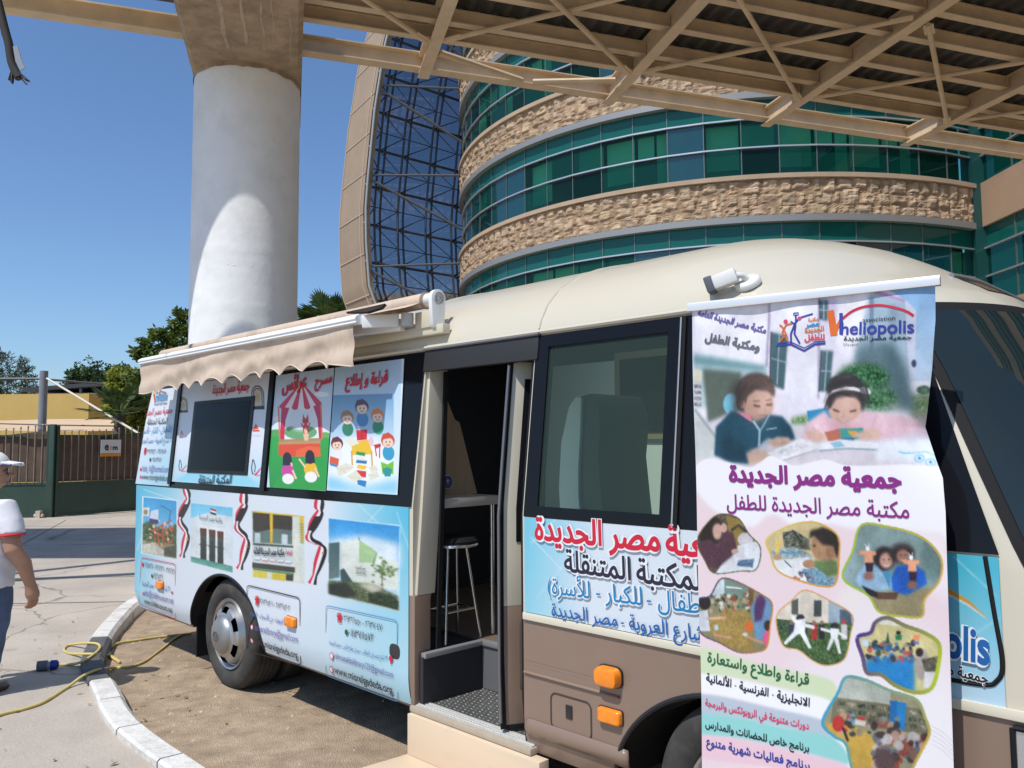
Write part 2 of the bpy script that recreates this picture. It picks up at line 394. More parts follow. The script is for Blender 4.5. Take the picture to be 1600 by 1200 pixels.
# kerb stones
stones = []
g = MB(); dist = 0; acc = []; H = .125
L = [0]
for i in range(1, len(KP)): L.append(L[-1] + (KP[i] - KP[i - 1]).length)
def kp_at(d):
    d = max(0, min(L[-1] - 1e-6, d)); i = max(j for j in range(len(L) - 1) if L[j] <= d); t = (d - L[i]) / (L[i + 1] - L[i]); return KP[i].lerp(KP[i + 1], t)
dstart = min(range(len(KP)), key=lambda i: (KP[i] - Vector((-2.83, 5.52, 0))).length); dblack0 = L[dstart]
dend = min(range(len(KP)), key=lambda i: (KP[i] - Vector((-3.44, 6.72, 0))).length); dblack1 = L[dend]
edges = [0.0]
while edges[-1] < L[-1] - .8: edges.append(edges[-1] + .62)
cuts = sorted([e for e in edges if abs(e - dblack0) > .22 and abs(e - dblack1) > .22] + [dblack0, dblack1])
for a, b in zip(cuts[:-1], cuts[1:]):
    mi = 1 if dblack0 - .01 <= a and b <= dblack1 + .01 else 0
    rings = []; off = random.uniform(-.006, .006)
    for k in range(7):
        d = a + .006 + (b - a - .012) * k / 6; p = kp_at(d); t = (kp_at(d + .02) - kp_at(d - .02)).normalized(); n = Vector((t.y, -t.x, 0))
        o = p + n * off; w = .155
        rings.append([o + Vector((0, 0, -.05)), o + Vector((0, 0, H - .012)), o + n * .014 + Vector((0, 0, H)), o + n * (w - .03) + Vector((0, 0, H - .002)), o + n * w + Vector((0, 0, H - .03)), o + n * (w + .012) + Vector((0, 0, -.05))])
    g.rings(rings, mi)
struct(g.build('kerb', [kw, kb], smooth=.5))
# pebbles and clods on the earth bed: one loose ground cover
g = MB()
for i in range(900):
    x, y = random.uniform(-4.2, 1.0), random.uniform(3.2, 7.5); r = random.choice([.004, .005, .006, .008, .012, .018]) * random.uniform(.7, 1.3)
    z = pit_z(x, y) + .022; vs_ = [(x + r * random.uniform(.7, 1.3) * dx, y + r * random.uniform(.7, 1.3) * dy, z + r * .8 * dz) for dx, dy, dz in ((1, 0, 0), (-1, 0, 0), (0, 1, 0), (0, -1, 0), (0, 0, 1), (0, 0, -1))]
    g.add(vs_, [(0, 2, 4), (2, 1, 4), (1, 3, 4), (3, 0, 4), (2, 0, 5), (1, 2, 5), (3, 1, 5), (0, 3, 5)])
tag(g.build('gravel', mat('pebbles', (.42, .33, .23), .9, var=.4, vscale=30)), 'loose pebbles strewn over the brown earth beside the bus', 'gravel', kind='stuff')

g = MB()                                             # dry leaves and scraps blown against the kerb
for i in range(130):
    t_ = random.uniform(1.8, 7.5); p = kp_at(t_); n = (kp_at(t_ + .02) - kp_at(t_ - .02)).normalized(); sd = random.choice([-1, 1, 1]); d = (.18 + abs(random.gauss(0, .35))) if sd > 0 else -.04 - abs(random.gauss(0, .5))
    c = p + Vector((n.y, -n.x, 0)) * d; z = (.018 if sd > 0 else PAVE + .006); a = random.uniform(0, 6.28); r = random.uniform(.008, .024); u_ = Vector((math.cos(a), math.sin(a), random.uniform(-.2, .3))) * r; v_ = Vector((-math.sin(a), math.cos(a), random.uniform(-.3, .3))) * r * .5; c = Vector((c.x, c.y, z + .004))
    g.add([c - u_, c + v_, c + u_, c - v_], [(0, 1, 2, 3)])
tag(g.build('dry_leaves', leaf_mat('dry leaf', (.16, .10, .05), (.40, .30, .18), .1), fix=False), 'dry leaf scraps scattered along the painted kerb', 'leaf litter', kind='stuff')

# ================================================================== COLUMN, GIRDER AND CANOPY
CC = Vector((-3.04, 9.1, 0)); UA, VA = math.radians(71.3), math.radians(15.3)
UU = Vector((math.sin(UA), math.cos(UA), 0)); VV = Vector((-math.sin(VA), math.cos(VA), 0))
def K(a, b, z): return CC + UU * a + VV * b + Vector((0, 0, z))
tanp = mat('tan steel paint', (.64, .495, .32), .55, var=.13, vscale=3, bump=.08, bscale=25, dirt=(.42, .30, .18), dscale=2.2, damount=.45)
tanc = mat('stained tan concrete', (.36, .27, .175), .85, var=.25, vscale=2.2, bump=.45, bscale=14, dirt=(.16, .11, .07), dscale=1.3, damount=.75, stretch=(3, 3, .6))
roofm = mat('dark corrugated sheet', (.055, .052, .045), .6, var=.25, vscale=3)
whitec = mat('white painted concrete', (.80, .80, .79), .62, var=.05, vscale=2, bump=.22, bscale=9, dirt=(.5, .49, .47), dscale=2.5, damount=.35)
col = thing('round_column', 'thick white painted round column under the brown concrete beam', 'column', K(0, 0, 0))
g = MB(); R = .585; prof = []
for i in range(121):
    z = -.05 + 5.9 * i / 120; prof.append((R + (.003 if (i % 13 == 0 and 6 < i < 118) else 0), z))
g.lathe(prof, (0, 0, 0), 'z', 72); g.build('shaft', whitec, col, smooth=.6)
g = MB()                                             # drips and blobs of thick paint
for zc in (2.1, 2.95, 3.62, 4.25, 5.0):
    for k in range(26):
        a = random.uniform(0, 6.28); z = zc + random.gauss(0, .03); r = random.uniform(.003, .009)
        c = Vector((math.cos(a) * R, math.sin(a) * R, z)); t = Vector((-math.sin(a), math.cos(a), 0)); n = Vector((math.cos(a), math.sin(a), 0))
        vs_ = [c + t * r * 1.6, c - t * r * 1.6, c + Vector((0, 0, r)), c - Vector((0, 0, r * 1.4)), c + n * r * .55]
        g.add(vs_, [(0, 2, 4), (2, 1, 4), (1, 3, 4), (3, 0, 4)])
g.build('paint_drips', whitec, col, smooth=1.2)
g = MB(); n = 60                                     # ragged brown paint edge at the head of the shaft
rb = [(math.cos(2 * math.pi * j / n) * (R + .010), math.sin(2 * math.pi * j / n) * (R + .010), 5.805 + .008 * math.sin(j * .9) + random.uniform(-.012, .012)) for j in range(n)]
rt = [(x, y, 5.90) for x, y, z in rb]; g.rings([rb, rt], caps=False); g.build('brown_collar', tanc, col, smooth=.6)

gird = thing('concrete_girder', 'stained brown concrete beam resting on the white column head', 'girder', K(0, 0, 0))
g = MB(); GB = 5.85
def gx(a, b, z): p = K(a, b, z); return p - K(0, 0, 0)
prof = [(-.60, GB + .05), (-.55, GB), (.55, GB), (.60, GB + .05), (.60, GB + 1.25), (-.60, GB + 1.25)]
g.rings([[gx(a, b, z) for a, z in prof] for b in np.linspace(-4.6, 1.25, 12)]); g.build('beam', tanc, gird)
g = MB()
lm = mat('lime streak', (.42, .34, .25), .9, var=.2, vscale=9)
for a0, b0, b1, wd in ((-.18, -2.0, -.85, .05), (.02, -2.3, -1.0, .035), (.2, -1.9, -.9, .022), (.30, -2.1, -1.1, .013), (.47, -1.8, -.75, .012)):
    pts = []; m_ = 16
    for k in range(m_ + 1):
        b = b0 + (b1 - b0) * k / m_; a = a0 + .007 * math.sin(k * .6 + a0 * 9) + .012 * (k / m_); pts.append((a, b, wd * (.6 + .4 * math.sin(k * .5 + a0 * 20) ** 2) * (1 if k < m_ else .3)))
    g.rings([[gx(a - h / 2, b, GB - .003), gx(a + h / 2, b, GB - .003)] for a, b, h in pts], caps=False, closed=False)
g.build('lime_streaks', lm, gird)

can = thing('steel_canopy', 'tan steel beam canopy with dark corrugated roof overhead', 'canopy', K(0, 0, 0))
ZB = 6.19
def C3(a, b, z): return tuple(K(a, b, z) - K(0, 0, 0))
BE = [-.28, -1.03, -1.42, -2.05, -2.70, -3.22, -3.92]
RA = [2.03, 4.5, 6.95, 9.43, 11.9, 14.4]
segs = [.60] + RA + [16.5]
for i, b in enumerate(BE):
    g = MB(); a0 = -9 if i == 0 else .60
    if i == 0: g.ibeam(C3(-9, b, ZB), C3(-.61, b, ZB), .16, .20, .018)
    for x0, x1 in zip(segs[:-1], segs[1:]): g.ibeam(C3(x0 + (.02 if x0 in RA else 0), b, ZB + (.012 if i else 0)), C3(x1 - .02, b, ZB + (.012 if i else 0)), .10 if i else .16, .155 if i else .20, .014)
    g.build('edge_beam' if i == 0 else 'purlin', tanp, can)
for a in RA:
    g = MB(); g.ibeam(C3(a, -.22, ZB - .07), C3(a, -4.05, ZB - .07), .14, .24, .018)
    for b in BE[1:-1]:
        for s in (-1, 1): g.bar(C3(a + s * .022, b, ZB + .09), C3(a + s * .03, b, ZB + .09), .09, .13)
    g.build('rafter', tanp, can)
for i, (x0, x1) in enumerate(zip([.6] + RA[:-1], RA)):
    for d, (b0, b1) in enumerate(((-1.15, -3.15), (-3.15, -1.15))):
        g = MB(); z = ZB - .035 - .05 * d
        if i == 0: x0 = -.42
        p, q = C3(x0 + .1, b0, z), C3(x1 - .1, b1, z)
        if i == 0: p = C3(.62, b0 + (b1 - b0) * (.62 - x0) / (x1 - x0), z)
        g.tube([p, q], .029, 8)
        for e, sg in ((p, 1), (q, -1)):
            e = Vector(e); dv = (Vector(q) - Vector(p)).normalized() * sg; g.bar(e, e + dv * .22, .10, .014)
        g.build('cross_brace', tanp, can, smooth=.7)
for i, (x0, x1) in enumerate(zip([.6] + RA[:-1], RA)):     # a low brace strut along the outer gap, as on the first bays
    if i < 2:
        g = MB(); g.tube([C3(x0 + .1, -.75 if i else -.95, ZB + .02), C3((x0 + x1) / 2, -.36, ZB + .02)], .04, 8); g.tube([C3((x0 + x1) / 2 + .15, -.36, ZB + .02), C3(x1 - .1, -.72, ZB + .02)], .04, 8)
        if i: g.build('cross_brace', tanp, can, smooth=.7)
g = MB(); us = np.arange(.62, 16.5, .02); zc = lambda a: ZB + .198 + .016 * (1 if math.sin(a * 2 * math.pi / .2) > .35 else -1 if math.sin(a * 2 * math.pi / .2) < -.35 else 0)
g.grid(lambda a, b: C3(a, b, zc(a)), us, [-4.05, -2.5, -.93]); g.build('corrugated_roof', roofm, can)
g = MB(); g.bar(C3(-4, 0, 0), C3(-3.9, 0, 0), .001, .001) if False else None
g.box((0, 0, 0), (1, 1, 1), 0, lambda x, y, z: C3(.6 + 16 * x, -4.05 - .04 * y, ZB - .12 + .5 * z)); g.build('fascia', mat('pale fascia', (.62, .56, .47), .6, var=.08, vscale=3), can)
g = MB()
for k in range(60):
    a = 6.5 + k * .06; g.box((0, 0, 0), (1, 1, 1), 0, lambda x, y, z: C3(a + .04 * x, -3.95 + .18 * y, ZB - .016 + .004 * z))
g.build('vent_slots', mat('dark slots', (.06, .05, .04), .8), can)
# unseen roof strip and beam beyond the girder, added to shade the column
g = MB(); g.box((0, 0, 0), (1, 1, 1), 0, lambda x, y, z: C3(-.62 - 2.3 * x, -1.24 + .80 * y, ZB + .28 + .03 * z)); g.build('column_shade_strip', roofm, can)
g = MB(); g.ibeam(C3(-3.9, -1.66, ZB + .1), C3(-.61, -1.66, ZB + .1), .055, .05, .01); g.build('purlin', tanp, can)

# ================================================================== OFFICE BUILDING (round glazed block)
BC = Vector((9.5, 35.7, 0)); BR = 11.7
bld = thing('office_building', 'round office block with rough stone bands and green glass', 'building', BC)
stone = mat('rough ashlar', (.46, .335, .222), .9, var=.30, vscale=3.5, bump=.5, bscale=10, dirt=(.33, .225, .14), dscale=1.8, damount=.45)
_t = stone.node_tree; _p = _t.nodes['Principled BSDF']; _src = _p.inputs['Base Color'].links[0].from_socket      # every stone its own shade
_a = _t.nodes.new('ShaderNodeAttribute'); _a.attribute_name = 'print'; _mx = _t.nodes.new('ShaderNodeMix'); _mx.data_type = 'RGBA'; _mx.blend_type = 'MULTIPLY'; _mx.inputs[0].default_value = 1
_t.links.new(_src, _mx.inputs[6]); _t.links.new(_a.outputs['Color'], _mx.inputs[7]); _t.links.new(_mx.outputs[2], _p.inputs['Base Color'])
coping = mat('smooth sandstone', (.42, .31, .21), .8, var=.1, vscale=2)
alu = mat('brushed aluminium', (.56, .58, .60), .4, metal=.7)
FL = [2.06 + 3.88 * k for k in range(6)]; SH = 1.37
P0, P1 = math.radians(-112), math.radians(27)
def BP(r, ph, z): return (r * math.sin(ph), -r * math.cos(ph), z)
def block_noise(nx, nz, cw, seed):
    """height map of pitched-face stones of mixed widths, 3 ragged courses"""
    rs = np.random.default_rng(seed); h = np.zeros((nz, nx)); colr = np.ones((nz, nx, 3))
    zs = [0, int(nz * .30), int(nz * .66), nz]
    for c in range(3):
        x = 0
        while x < nx:
            wdt = int(rs.uniform(cw * .55, cw * 1.35)); x1 = min(nx, x + wdt); a, b = zs[c], zs[c + 1]
            a2, b2 = a + (int(rs.integers(-2, 3)) if c else 0), b + (int(rs.integers(-2, 3)) if c < 2 else 0)
            a2, b2 = max(0, a2), min(nz, b2)
            if x1 - x > 1:
                X, Z = np.meshgrid(np.linspace(-1, 1, x1 - x), np.linspace(-1, 1, b2 - a2))
                dome = .2 + .8 * (1 - np.abs(X) ** 8) * (1 - np.abs(Z) ** 8)
                h[a2:b2, x:x1] = dome * (rs.uniform(.035, .062) + X * rs.uniform(-.03, .03) + Z * rs.uniform(-.03, .025))
                colr[a2:b2, x:x1] = rs.uniform(.86, 1.10) * np.array((1, rs.uniform(.97, 1.02), rs.uniform(.93, 1.03)))
            x = x1
    n = rs.normal(size=(nz, nx)); n = (n + np.roll(n, 1, 0) + np.roll(n, 1, 1) + np.roll(n, -1, 1)) / 4
    n2 = np.repeat(np.repeat(rs.normal(size=(nz // 3 + 1, nx // 3 + 1)), 3, 0), 3, 1)[:nz, :nx]
    colr = np.where((h < .03)[..., None], np.array((.74, .68, .62)), colr); return h + n * .012 + n2 * .016 * (h > .01), colr
for k, zt in enumerate(FL):
    nx, nz = 430, 30; hm, cm_ = block_noise(nx, nz, 7.5, 20 + k)
    phs = np.linspace(P0, P1, nx); g = MB()
    for j in range(nz):
        for i in range(nx): g.v.append(BP(BR + hm[j, i], phs[i], zt - SH + .10 + (SH - .24) * j / (nz - 1)))
    for j in range(nz - 1):
        for i in range(nx - 1): g.f.append((j * nx + i, j * nx + i + 1, (j + 1) * nx + i + 1, (j + 1) * nx + i)); g.m.append(0)
    sb = g.build('stone_band', stone, bld, fix=False); ca = sb.data.color_attributes.new('print', 'FLOAT_COLOR', 'POINT'); ca.data.foreach_set('color', np.concatenate([cm_, np.ones((nz, nx, 1))], -1).reshape(-1).astype(np.float32))
    ph = np.linspace(P0, P1, 120)
    def ringbar(r0, r1, z0, z1):
        m = MB(); m.rings([[BP(r0, p, z0), BP(r1, p, z0), BP(r1, p, z1), BP(r0, p, z1)] for p in ph]); return m
    ringbar(BR - .6, BR + .13, zt - .14, zt).build('coping', coping, bld, smooth=.5)
    ringbar(BR - .6, BR + .10, zt - SH - .10, zt - SH + .10).build('metal_lip', mat('grey lip', (.30, .30, .29), .45, metal=.4), bld, smooth=.5)
    ringbar(BR - 5, BR - .2, zt - .9, zt - .35).build('floor_slab', mat('slab', (.25, .24, .22), .8), bld, smooth=.5)
    ringbar(BR - 5.2, BR - 4.8, zt - .35, zt + 3).build('core_wall', mat('core wall', (.16, .16, .15), .8), bld, smooth=.5)
spand = mat('teal spandrel glass', (.007, .098, .078), .08, spec=.4)
vis = glass('green vision glass', (.20, .62, .46), .0, .012, ior=1.33, opaque=(.006, .085, .068), opq=.42)
visb = glass('blue reflective glass', (.08, .26, .28), .06, .012, opaque=(.008, .085, .10), opq=.6)
blind = mat('blind fabric', (.70, .78, .66), .8)
mullm = mat('mullion', (.16, .19, .18), .4, metal=.5)
NB = 22; DP = (P1 - math.radians(-95)) / NB
def make_window(variant):
    g = MB(); h = DP / 2; r = BR - .10; z = [0, .9, 1.8, 2.52]
    def q(ri, a, b, z0, z1, mi): g.add([BP(ri, a, z0), BP(ri, b, z0), BP(ri, b, z1), BP(ri, a, z1)], [(0, 1, 2, 3)], mi)
    gm = 4 if variant in (2, 5) else 1
    q(r, -h, h, z[0], z[1], 7 if variant in (0, 4) else gm); q(r, -h, h, z[1], z[2], 7 if variant in (3, 1) else gm); q(r, -h, h, z[2], z[3], 0)
    for zz in (z[1], z[2]):
        a, b = Vector(BP(r + .05, -h, zz)), Vector(BP(r + .05, h, zz)); g.bar(a, b, .08, .045, 3)
    g.bar(BP(r + .015, -h, 0), BP(r + .015, -h, 2.52), .028, .03, 2, up=BP(1, -h, 0))
    bl = {0: [(-h * .9, h * .85, .95, 1.78)], 1: [(-h * .9, h * .9, .35, 1.78)], 2: [(-h * .9, -h * .1, .1, 1.78)], 3: [(h * .25, h * .95, 0, 1.78), (-h * .9, h * .1, 1.05, 1.78)], 4: [], 5: [(-h * .8, h * .8, .0, 1.0)]}[variant]
    for a, b, z0, z1 in bl: q(r - .3, a, b, z0, z1, 5)
    if variant in (4, 0):
        g.bar(BP(r + .008, -h * .9, .04), BP(r + .008, h * .9, .04), .03, .05, 6); g.bar(BP(r + .008, -h * .9, .85), BP(r + .008, h * .9, .85), .03, .05, 6)
    return g.build('window', [spand, vis, mullm, alu, visb, blind, mat('dark sash', (.02, .025, .025), .4), glass('clear green glass', (.34, .80, .62), .0, .012, ior=1.30, opaque=(.010, .11, .085), opq=.14)], bld)
wins = [make_window(v) for v in range(6)]
used = set(); rs = random.Random(5)
pat = {1: [3, 1, 0, 4], }
for k, zt in enumerate(FL[:5]):
    for i in range(NB):
        v = rs.choice([0, 1, 1, 2, 3, 3, 4, 4, 5, 0])
        if k == 2: v = [2, 2, 4, 2, 0, 4, 2, 5, 1, 4, 0, 1, 3, 2, 1, 0, 1, 3, 1, 3, 4, 4][i]
        o = wins[v]
        if v in used: o = wins[v].copy(); COL.objects.link(o); o.parent = bld
        used.add(v); o.location = (0, 0, zt); o.rotation_euler = (0, 0, math.radians(-95) + DP * (i + .5))
# the straight wing that comes forward at the right
WX, WY = BP(BR, P1, 0)[0], BP(BR, P1, 0)[1]
for k, zt in enumerate(FL):
    g = MB(); g.box((WX + .10, WY - 28, zt - SH - .02), (WX + 6, WY - .02, zt + .01)); g.build('wing_band', mat('brown panel', (.40, .265, .17), .5, var=.08, vscale=1), bld)
    if k < 5:
        for j in range(18):
            g = MB(); x = WX + .22; ya, yb = WY - .12 - 1.5 * j, WY - .12 - 1.5 * (j + 1)
            for z0, z1, mi in ((0, .9, 1), (.9, 1.8, 1), (1.8, 2.5, 0)): g.add([(x, ya, zt + z0), (x, yb, zt + z0), (x, yb, zt + z1), (x, ya, zt + z1)], [(0, 1, 2, 3)], mi)
            for zz in (.9, 1.8): g.bar((x - .05, ya, zt + zz), (x - .05, yb, zt + zz), .10, .055, 3)
            g.bar((x - .015, yb, zt), (x - .015, yb, zt + 2.5), .045, .04, 2, up=(1, 0, 0))
            if (j + k) % 2 == 0: g.add([(x + .3, ya - .1, zt + .3), (x + .3, yb + .1, zt + .3), (x + .3, yb + .1, zt + 1.75), (x + .3, ya - .1, zt + 1.75)], [(0, 1, 2, 3)], 5)
            g.build('window', [spand, glass('shaded green glass', (.10, .3, .24), .0, .012, ior=1.18, opaque=(.004, .055, .042), opq=.75), mullm, alu, visb, blind], bld)
g = MB(); e0, e1 = BP(BR - .35, P1 - .02, 0), BP(BR - 5, P1 - .02, 0); g.add([(e0[0], e0[1], .1), (e1[0], e1[1], .1), (e1[0], e1[1], 22), (e0[0], e0[1], 22)], [(0, 1, 2, 3)]); g.build('end_partition', MATS['core wall'], bld)
g = MB(); g.box((WX - .14, WY - .16, .05), (WX + .32, WY + .5, 22)); g.build('corner_column', mat('dark teal post', (.012, .06, .055), .2, spec=.6), bld)
g = MB(); g.box((WX + 4, WY - 28, .05), (WX + 5, WY + 4, 22)); g.build('core_wall', MATS['core wall'], bld)

# ================================================================== the great curved screen beside it
SC = thing('curved_screen', 'tall curved tan screen with a dark glazed steel lattice', 'screen wall', (0, 0, 0))
zk = [(0, -3.2), (3.0, -3.6), (5.2, -4.45), (6.5, -5.2), (7.34, -5.72), (8.25, -6.02), (10.08, -6.14), (11.5, -6.16), (12.75, -6.12), (15.7, -5.82), (18.5, -5.42), (21, -4.85), (24, -3.9), (26, -3.0)]
ZK, XK = np.array([a for a, b in zk]), np.array([b for a, b in zk])
def sx(z): return float(np.interp(z, ZK, np.convolve(np.pad(XK, 1, 'edge'), [.2, .6, .2], 'valid')))
SY = 33.0
def S3(wv, z, off=0.): return (sx(z) + 3.8 * wv, SY + 3.3 * wv + off, z)
tanf = mat('tan screen cladding', (.31, .228, .155), .75, var=.10, vscale=.8, bump=.15, bscale=6)
zz = np.linspace(.0, 26, 80)
g = MB(); g.rings([[(sx(z), SY, z), (sx(z) - 1.46, SY + 2.3, z), (sx(z) - 1.40, SY + 2.75, z), (sx(z) + .25, SY + .25, z)] for z in zz]); g.build('tan_edge', tanf, SC, smooth=.6)
g = MB()
for z in np.arange(1.0, 26, 1.72): g.bar((sx(z) - .0, SY - .012, z), (sx(z) - 1.46, SY + 2.288, z), .04, .06)
for t in (.12, 1.0): g.tube([(sx(z) - 1.46 * t, SY + 2.3 * t - .012, z) for z in zz], .035, 6)
g.build('cladding_seam', mat('seam', (.40, .31, .22), .7), SC)
g = MB(); g.grid(lambda a, z: S3(a, z, .55), np.linspace(.03, 1.9, 12), zz); g.build('tinted_glazing', glass('tinted blue glass', (.29, .305, .345), .02, .02), SC, smooth=1)
steel = mat('dark lattice steel', (.035, .037, .045), .5)
steelg = mat('grey pipe', (.13, .13, .135), .5, metal=.2)
ws = [.10, .33, .62, .90, 1.2, 1.5]
for wv in ws:
    g = MB()
    for d in (0, .14): g.tube([S3(wv + d * .35, z, .15 + d) for z in zz], .05, 5)
    g.build('lattice_mast', steel, SC)
zl = np.arange(1.2, 25, 1.62)
for z in zl:
    g = MB(); g.tube([S3(a, z, .2) for a in np.linspace(0, 1.6, 9)], .06, 5)
    wl = [0] + ws
    for i, (a, b) in enumerate(zip(wl[:-1], wl[1:])):
        up = z + .81; hi = z + 1.62; m_ = (a + b) / 2
        g.tube([S3(a, z, .2), S3(b, up, .2), S3(a, hi, .2)], .028, 4, caps=False)
        g.tube([S3(a, up, .25), S3(b, up, .25)], .022, 4)
    g.build('lattice_truss', steel, SC)
for k, z in enumerate(np.arange(4.0, 24, 3.88)):
    g = MB(); g.tube([S3(.06, z + 1.2, -.1), (-2.1, 34.4, z + 1.6)], .05, 7); g.build('strut_pipe', steelg, SC, smooth=1)
    g = MB(); g.tube([S3(.06, z + 1.0, -.1), (-2.1, 34.6, z - .75)], .06, 7); g.build('strut_pipe', steelg, SC, smooth=1)
g = MB(); g.tube([S3(.035, z, -.2) for z in zz], .06, 8)
for z in zl: g.tube([S3(.035, z, -.2), (sx(z), SY + .1, z)], .05, 5)
g.build('edge_pipe', mat('pale pipe', (.36, .36, .35), .4, metal=.3), SC, smooth=1)
b2 = thing('tan_outbuilding', 'low tan building seen through the dark lattice', 'building', (-4, 44, 0))
g = MB(); g.box((-5, 0, 0), (9, 8, 9.4)); g.build('wall', mat('tan render', (.50, .36, .245), .8, var=.1, vscale=.5), b2)
g = MB(); g.box((-5.1, -.1, 9.42), (9.1, 8.1, 10.0)); g.build('parapet', mat('pale render', (.60, .52, .42), .8), b2)
g = MB(); g.box((0.9, -.05, 4), (1.9, 0, 9.3)); g.build('pilaster', MATS['pale render'], b2)

# ================================================================== GATE AND THINGS BEYOND
green = mat('dark green gate paint', (.030, .062, .044), .5, var=.2, vscale=2)
greenl = mat('sunlit bar paint', (.22, .20, .145), .5, var=.25, vscale=6)  # paler than the gate green: sunlight on the bars put into colour
mesh_b = mat('brown shade mesh', (.125, .080, .058), .85, var=.25, vscale=3)
def gate(name, a, b, label, sag):
    a, b = Vector(a), Vector(b); ln = (b - a).length; d = (b - a).normalized(); n = Vector((d.y, -d.x, 0))
    t = thing(name, label, 'gate', (a.x, a.y, PAVE), math.atan2(d.y, d.x), 'metal gate leaves')
    g = MB(); g.box((0.04, -.012, .05), (ln - .02, .012, .74)); g.build('sheet_panel', green, t)
    g = MB(); g.box((0, -.03, .74), (ln, .03, .79)); g.box((0, -.03, 1.84), (ln, .03, 1.88)); g.box((0, -.03, .02), (ln, .03, .07))
    for x in (0, ln - .06): g.box((x, -.035, .0), (x + .06, .035, 2.1))
    g.build('gate_frame', green, t)
    m = int(ln / .155)
    for i in range(1, m):
        x = ln * i / m; h = 2.00 + .07 * math.cos(2 * math.pi * (x / ln)) * sag
        g = MB(); g.box((x - .009, -.052, .79), (x + .009, -.034, h)); g.lathe([(.0, h + .06), (.018, h + .03), (.022, h + .01), (.009, h)], (x, -.043, 0), 'z', 6)
        g.build('bar', greenl, t)
    g = MB(); us = np.linspace(.05, ln - .05, 40)
    g.grid(lambda x, v: (x, .05 + .02 * math.sin(x * 5), .80 + v * (1.10 + .06 * math.cos(2 * math.pi * x / ln) * sag)), us, np.linspace(0, 1, 4)); g.build('shade_mesh', mesh_b, t)
    return t
ga = gate('metal_gate', (-13.7, 18.2, 0), (-10.62, 18.62, 0), 'left leaf of dark green barred gate behind the man', 1)
gb = gate('metal_gate', (-10.5, 18.66, 0), (-7.2, 22.9, 0), 'right leaf of dark green gate carrying the small sign', -1)
g = MB(); g.box((-.055, -.055, 0), (.055, .055, 2.12)); gp = g.build('gate_post', green, None, bevel=.006); gp.location = (-10.56, 18.62, PAVE)
tag(gp, 'dark green square post where the two gate leaves meet', 'post')
g = MB(); g.box((-.05, -.06, 0), (.05, .06, .16)); g.tube([(-.1, 0, .05), (.1, 0, .05)], .045, 10)
gw = g.build('gate_wheel_block', mat('pale block', (.5, .42, .33), .8)); gw.location = (-10.72, 18.45, PAVE); tag(gw, 'small pale wheel block at the foot of the gate post', 'block')
sg = thing('gate_sign', 'small white sign with orange stripe hung on the gate bars', 'sign', (-9.72, 19.56, 1.55), math.atan2(22.9 - 18.66, 3.3))
g = MB(); g.box((-.24, -.075, -.02), (.24, -.06, .30)); g.build('board', mat('sign white', (.62, .60, .56), .5), sg)
g = MB(); g.box((-.24, -.079, -.10), (.24, -.06, -.02)); g.build('orange_strip', mat('sign orange', (.62, .24, .03), .5), sg)
g = MB(); fn = lambda x, y, l: (x, -.079 - l, y)
put_text(g, 'e', (-.155, .055), (-.055, .055), fn, 1.25, .05, 0); put_text(g, 'm', (.035, .055), (.16, .055), fn, 1.0, .05, 0); put_text(g, 'i', (-.02, .055), (.012, .055), fn, 1.0, .05, 1)
g.build('lettering', [mat('sign navy', (.03, .035, .10), .5), MATS['sign orange']], sg)

g = MB(); us = np.linspace(0, 1, 30)
g.grid(lambda a, b: (-22 + 17 * a, 23 + 6 * b + 2.4 * a, 2.22 + .50 * b + .06 * math.sin(a * 9) * (1 - b) - .06 * math.sin(a * math.pi * 3) ** 2 * b), us, np.linspace(0, 1, 6))
tag(g.build('shade_cloth', mat('tan shade cloth', (.62, .44, .27), .85, var=.06, vscale=1), smooth=1), 'long tan shade cloth stretched behind the gate', 'awning')
for i, (x, y, h) in enumerate(((-13.95, 24.0, 3.95),)):
    g = MB(); g.tube([(0, 0, 0), (0, 0, h)], .115, 14); o = g.build('steel_post', mat('grey post', (.20, .21, .23), .5, var=.15, vscale=3), smooth=.6); o.location = (x, y, 0)
    tag(o, 'grey round steel post holding the wires behind the gate', 'post')
wire = mat('wire', (.05, .05, .055), .5); rope = mat('pale rope', (.62, .57, .48), .8)
for nm, pts, r, m_, lab, cat in (('overhead_wire', [(-24, 23.5, 4.15), (-19, 23.8, 3.78), (-14, 24, 3.72)], .035, wire, 'dark wire running left from the grey post top', 'wire'),
        ('overhead_wire', [(-13.9, 24, 3.7), (-10.5, 25.5, 3.5), (-5, 28, 3.45)], .035, wire, 'dark wire running right from the grey post top', 'wire'),
        ('lower_wire', [(-24, 23.2, 2.75), (-14, 23.8, 2.35), (-9, 25, 2.3), (-5, 26, 2.35)], .025, wire, 'thin lower wire sagging across the yellow wall', 'wire'),
        ('guy_rope', [(-13.8, 23.9, 3.72), (-9.4, 20.6, 1.95)], .030, rope, 'pale guy rope slanting down from post to gate', 'rope')):
    g = MB(); g.tube(smooth_path(pts, 8), r, 6); tag(g.build(nm, m_, smooth=1), lab, cat)
yw = mat('yellow render', (.56, .38, .115), .85, var=.08, vscale=.6)
t = thing('yellow_wall', 'stepped yellow wall standing behind the tan shade cloth', 'wall', (-16, 34, 0))
g = MB(); g.box((-14, -1.2, 0), (-1.2, 0, 3.85)); g.build('wall', yw, t)
g = MB(); g.prism([(-1.25, 0, 0), (.6, 1.6, 0), (.6, 1.6, 3.75), (-1.25, 0, 3.75)], (.15, .3, 0)); g.build('wall', yw, t)
g = MB(); g.box((.6, 1.6, 0), (5.4, 1.9, 3.8)); g.build('wall', yw, t)
g = MB(); g.prism([(5.4, 1.6, 0), (11, -1.0, 0), (11, -1.0, 3.75), (5.4, 1.6, 3.75)], (.1, .3, 0)); g.build('wall', yw, t)
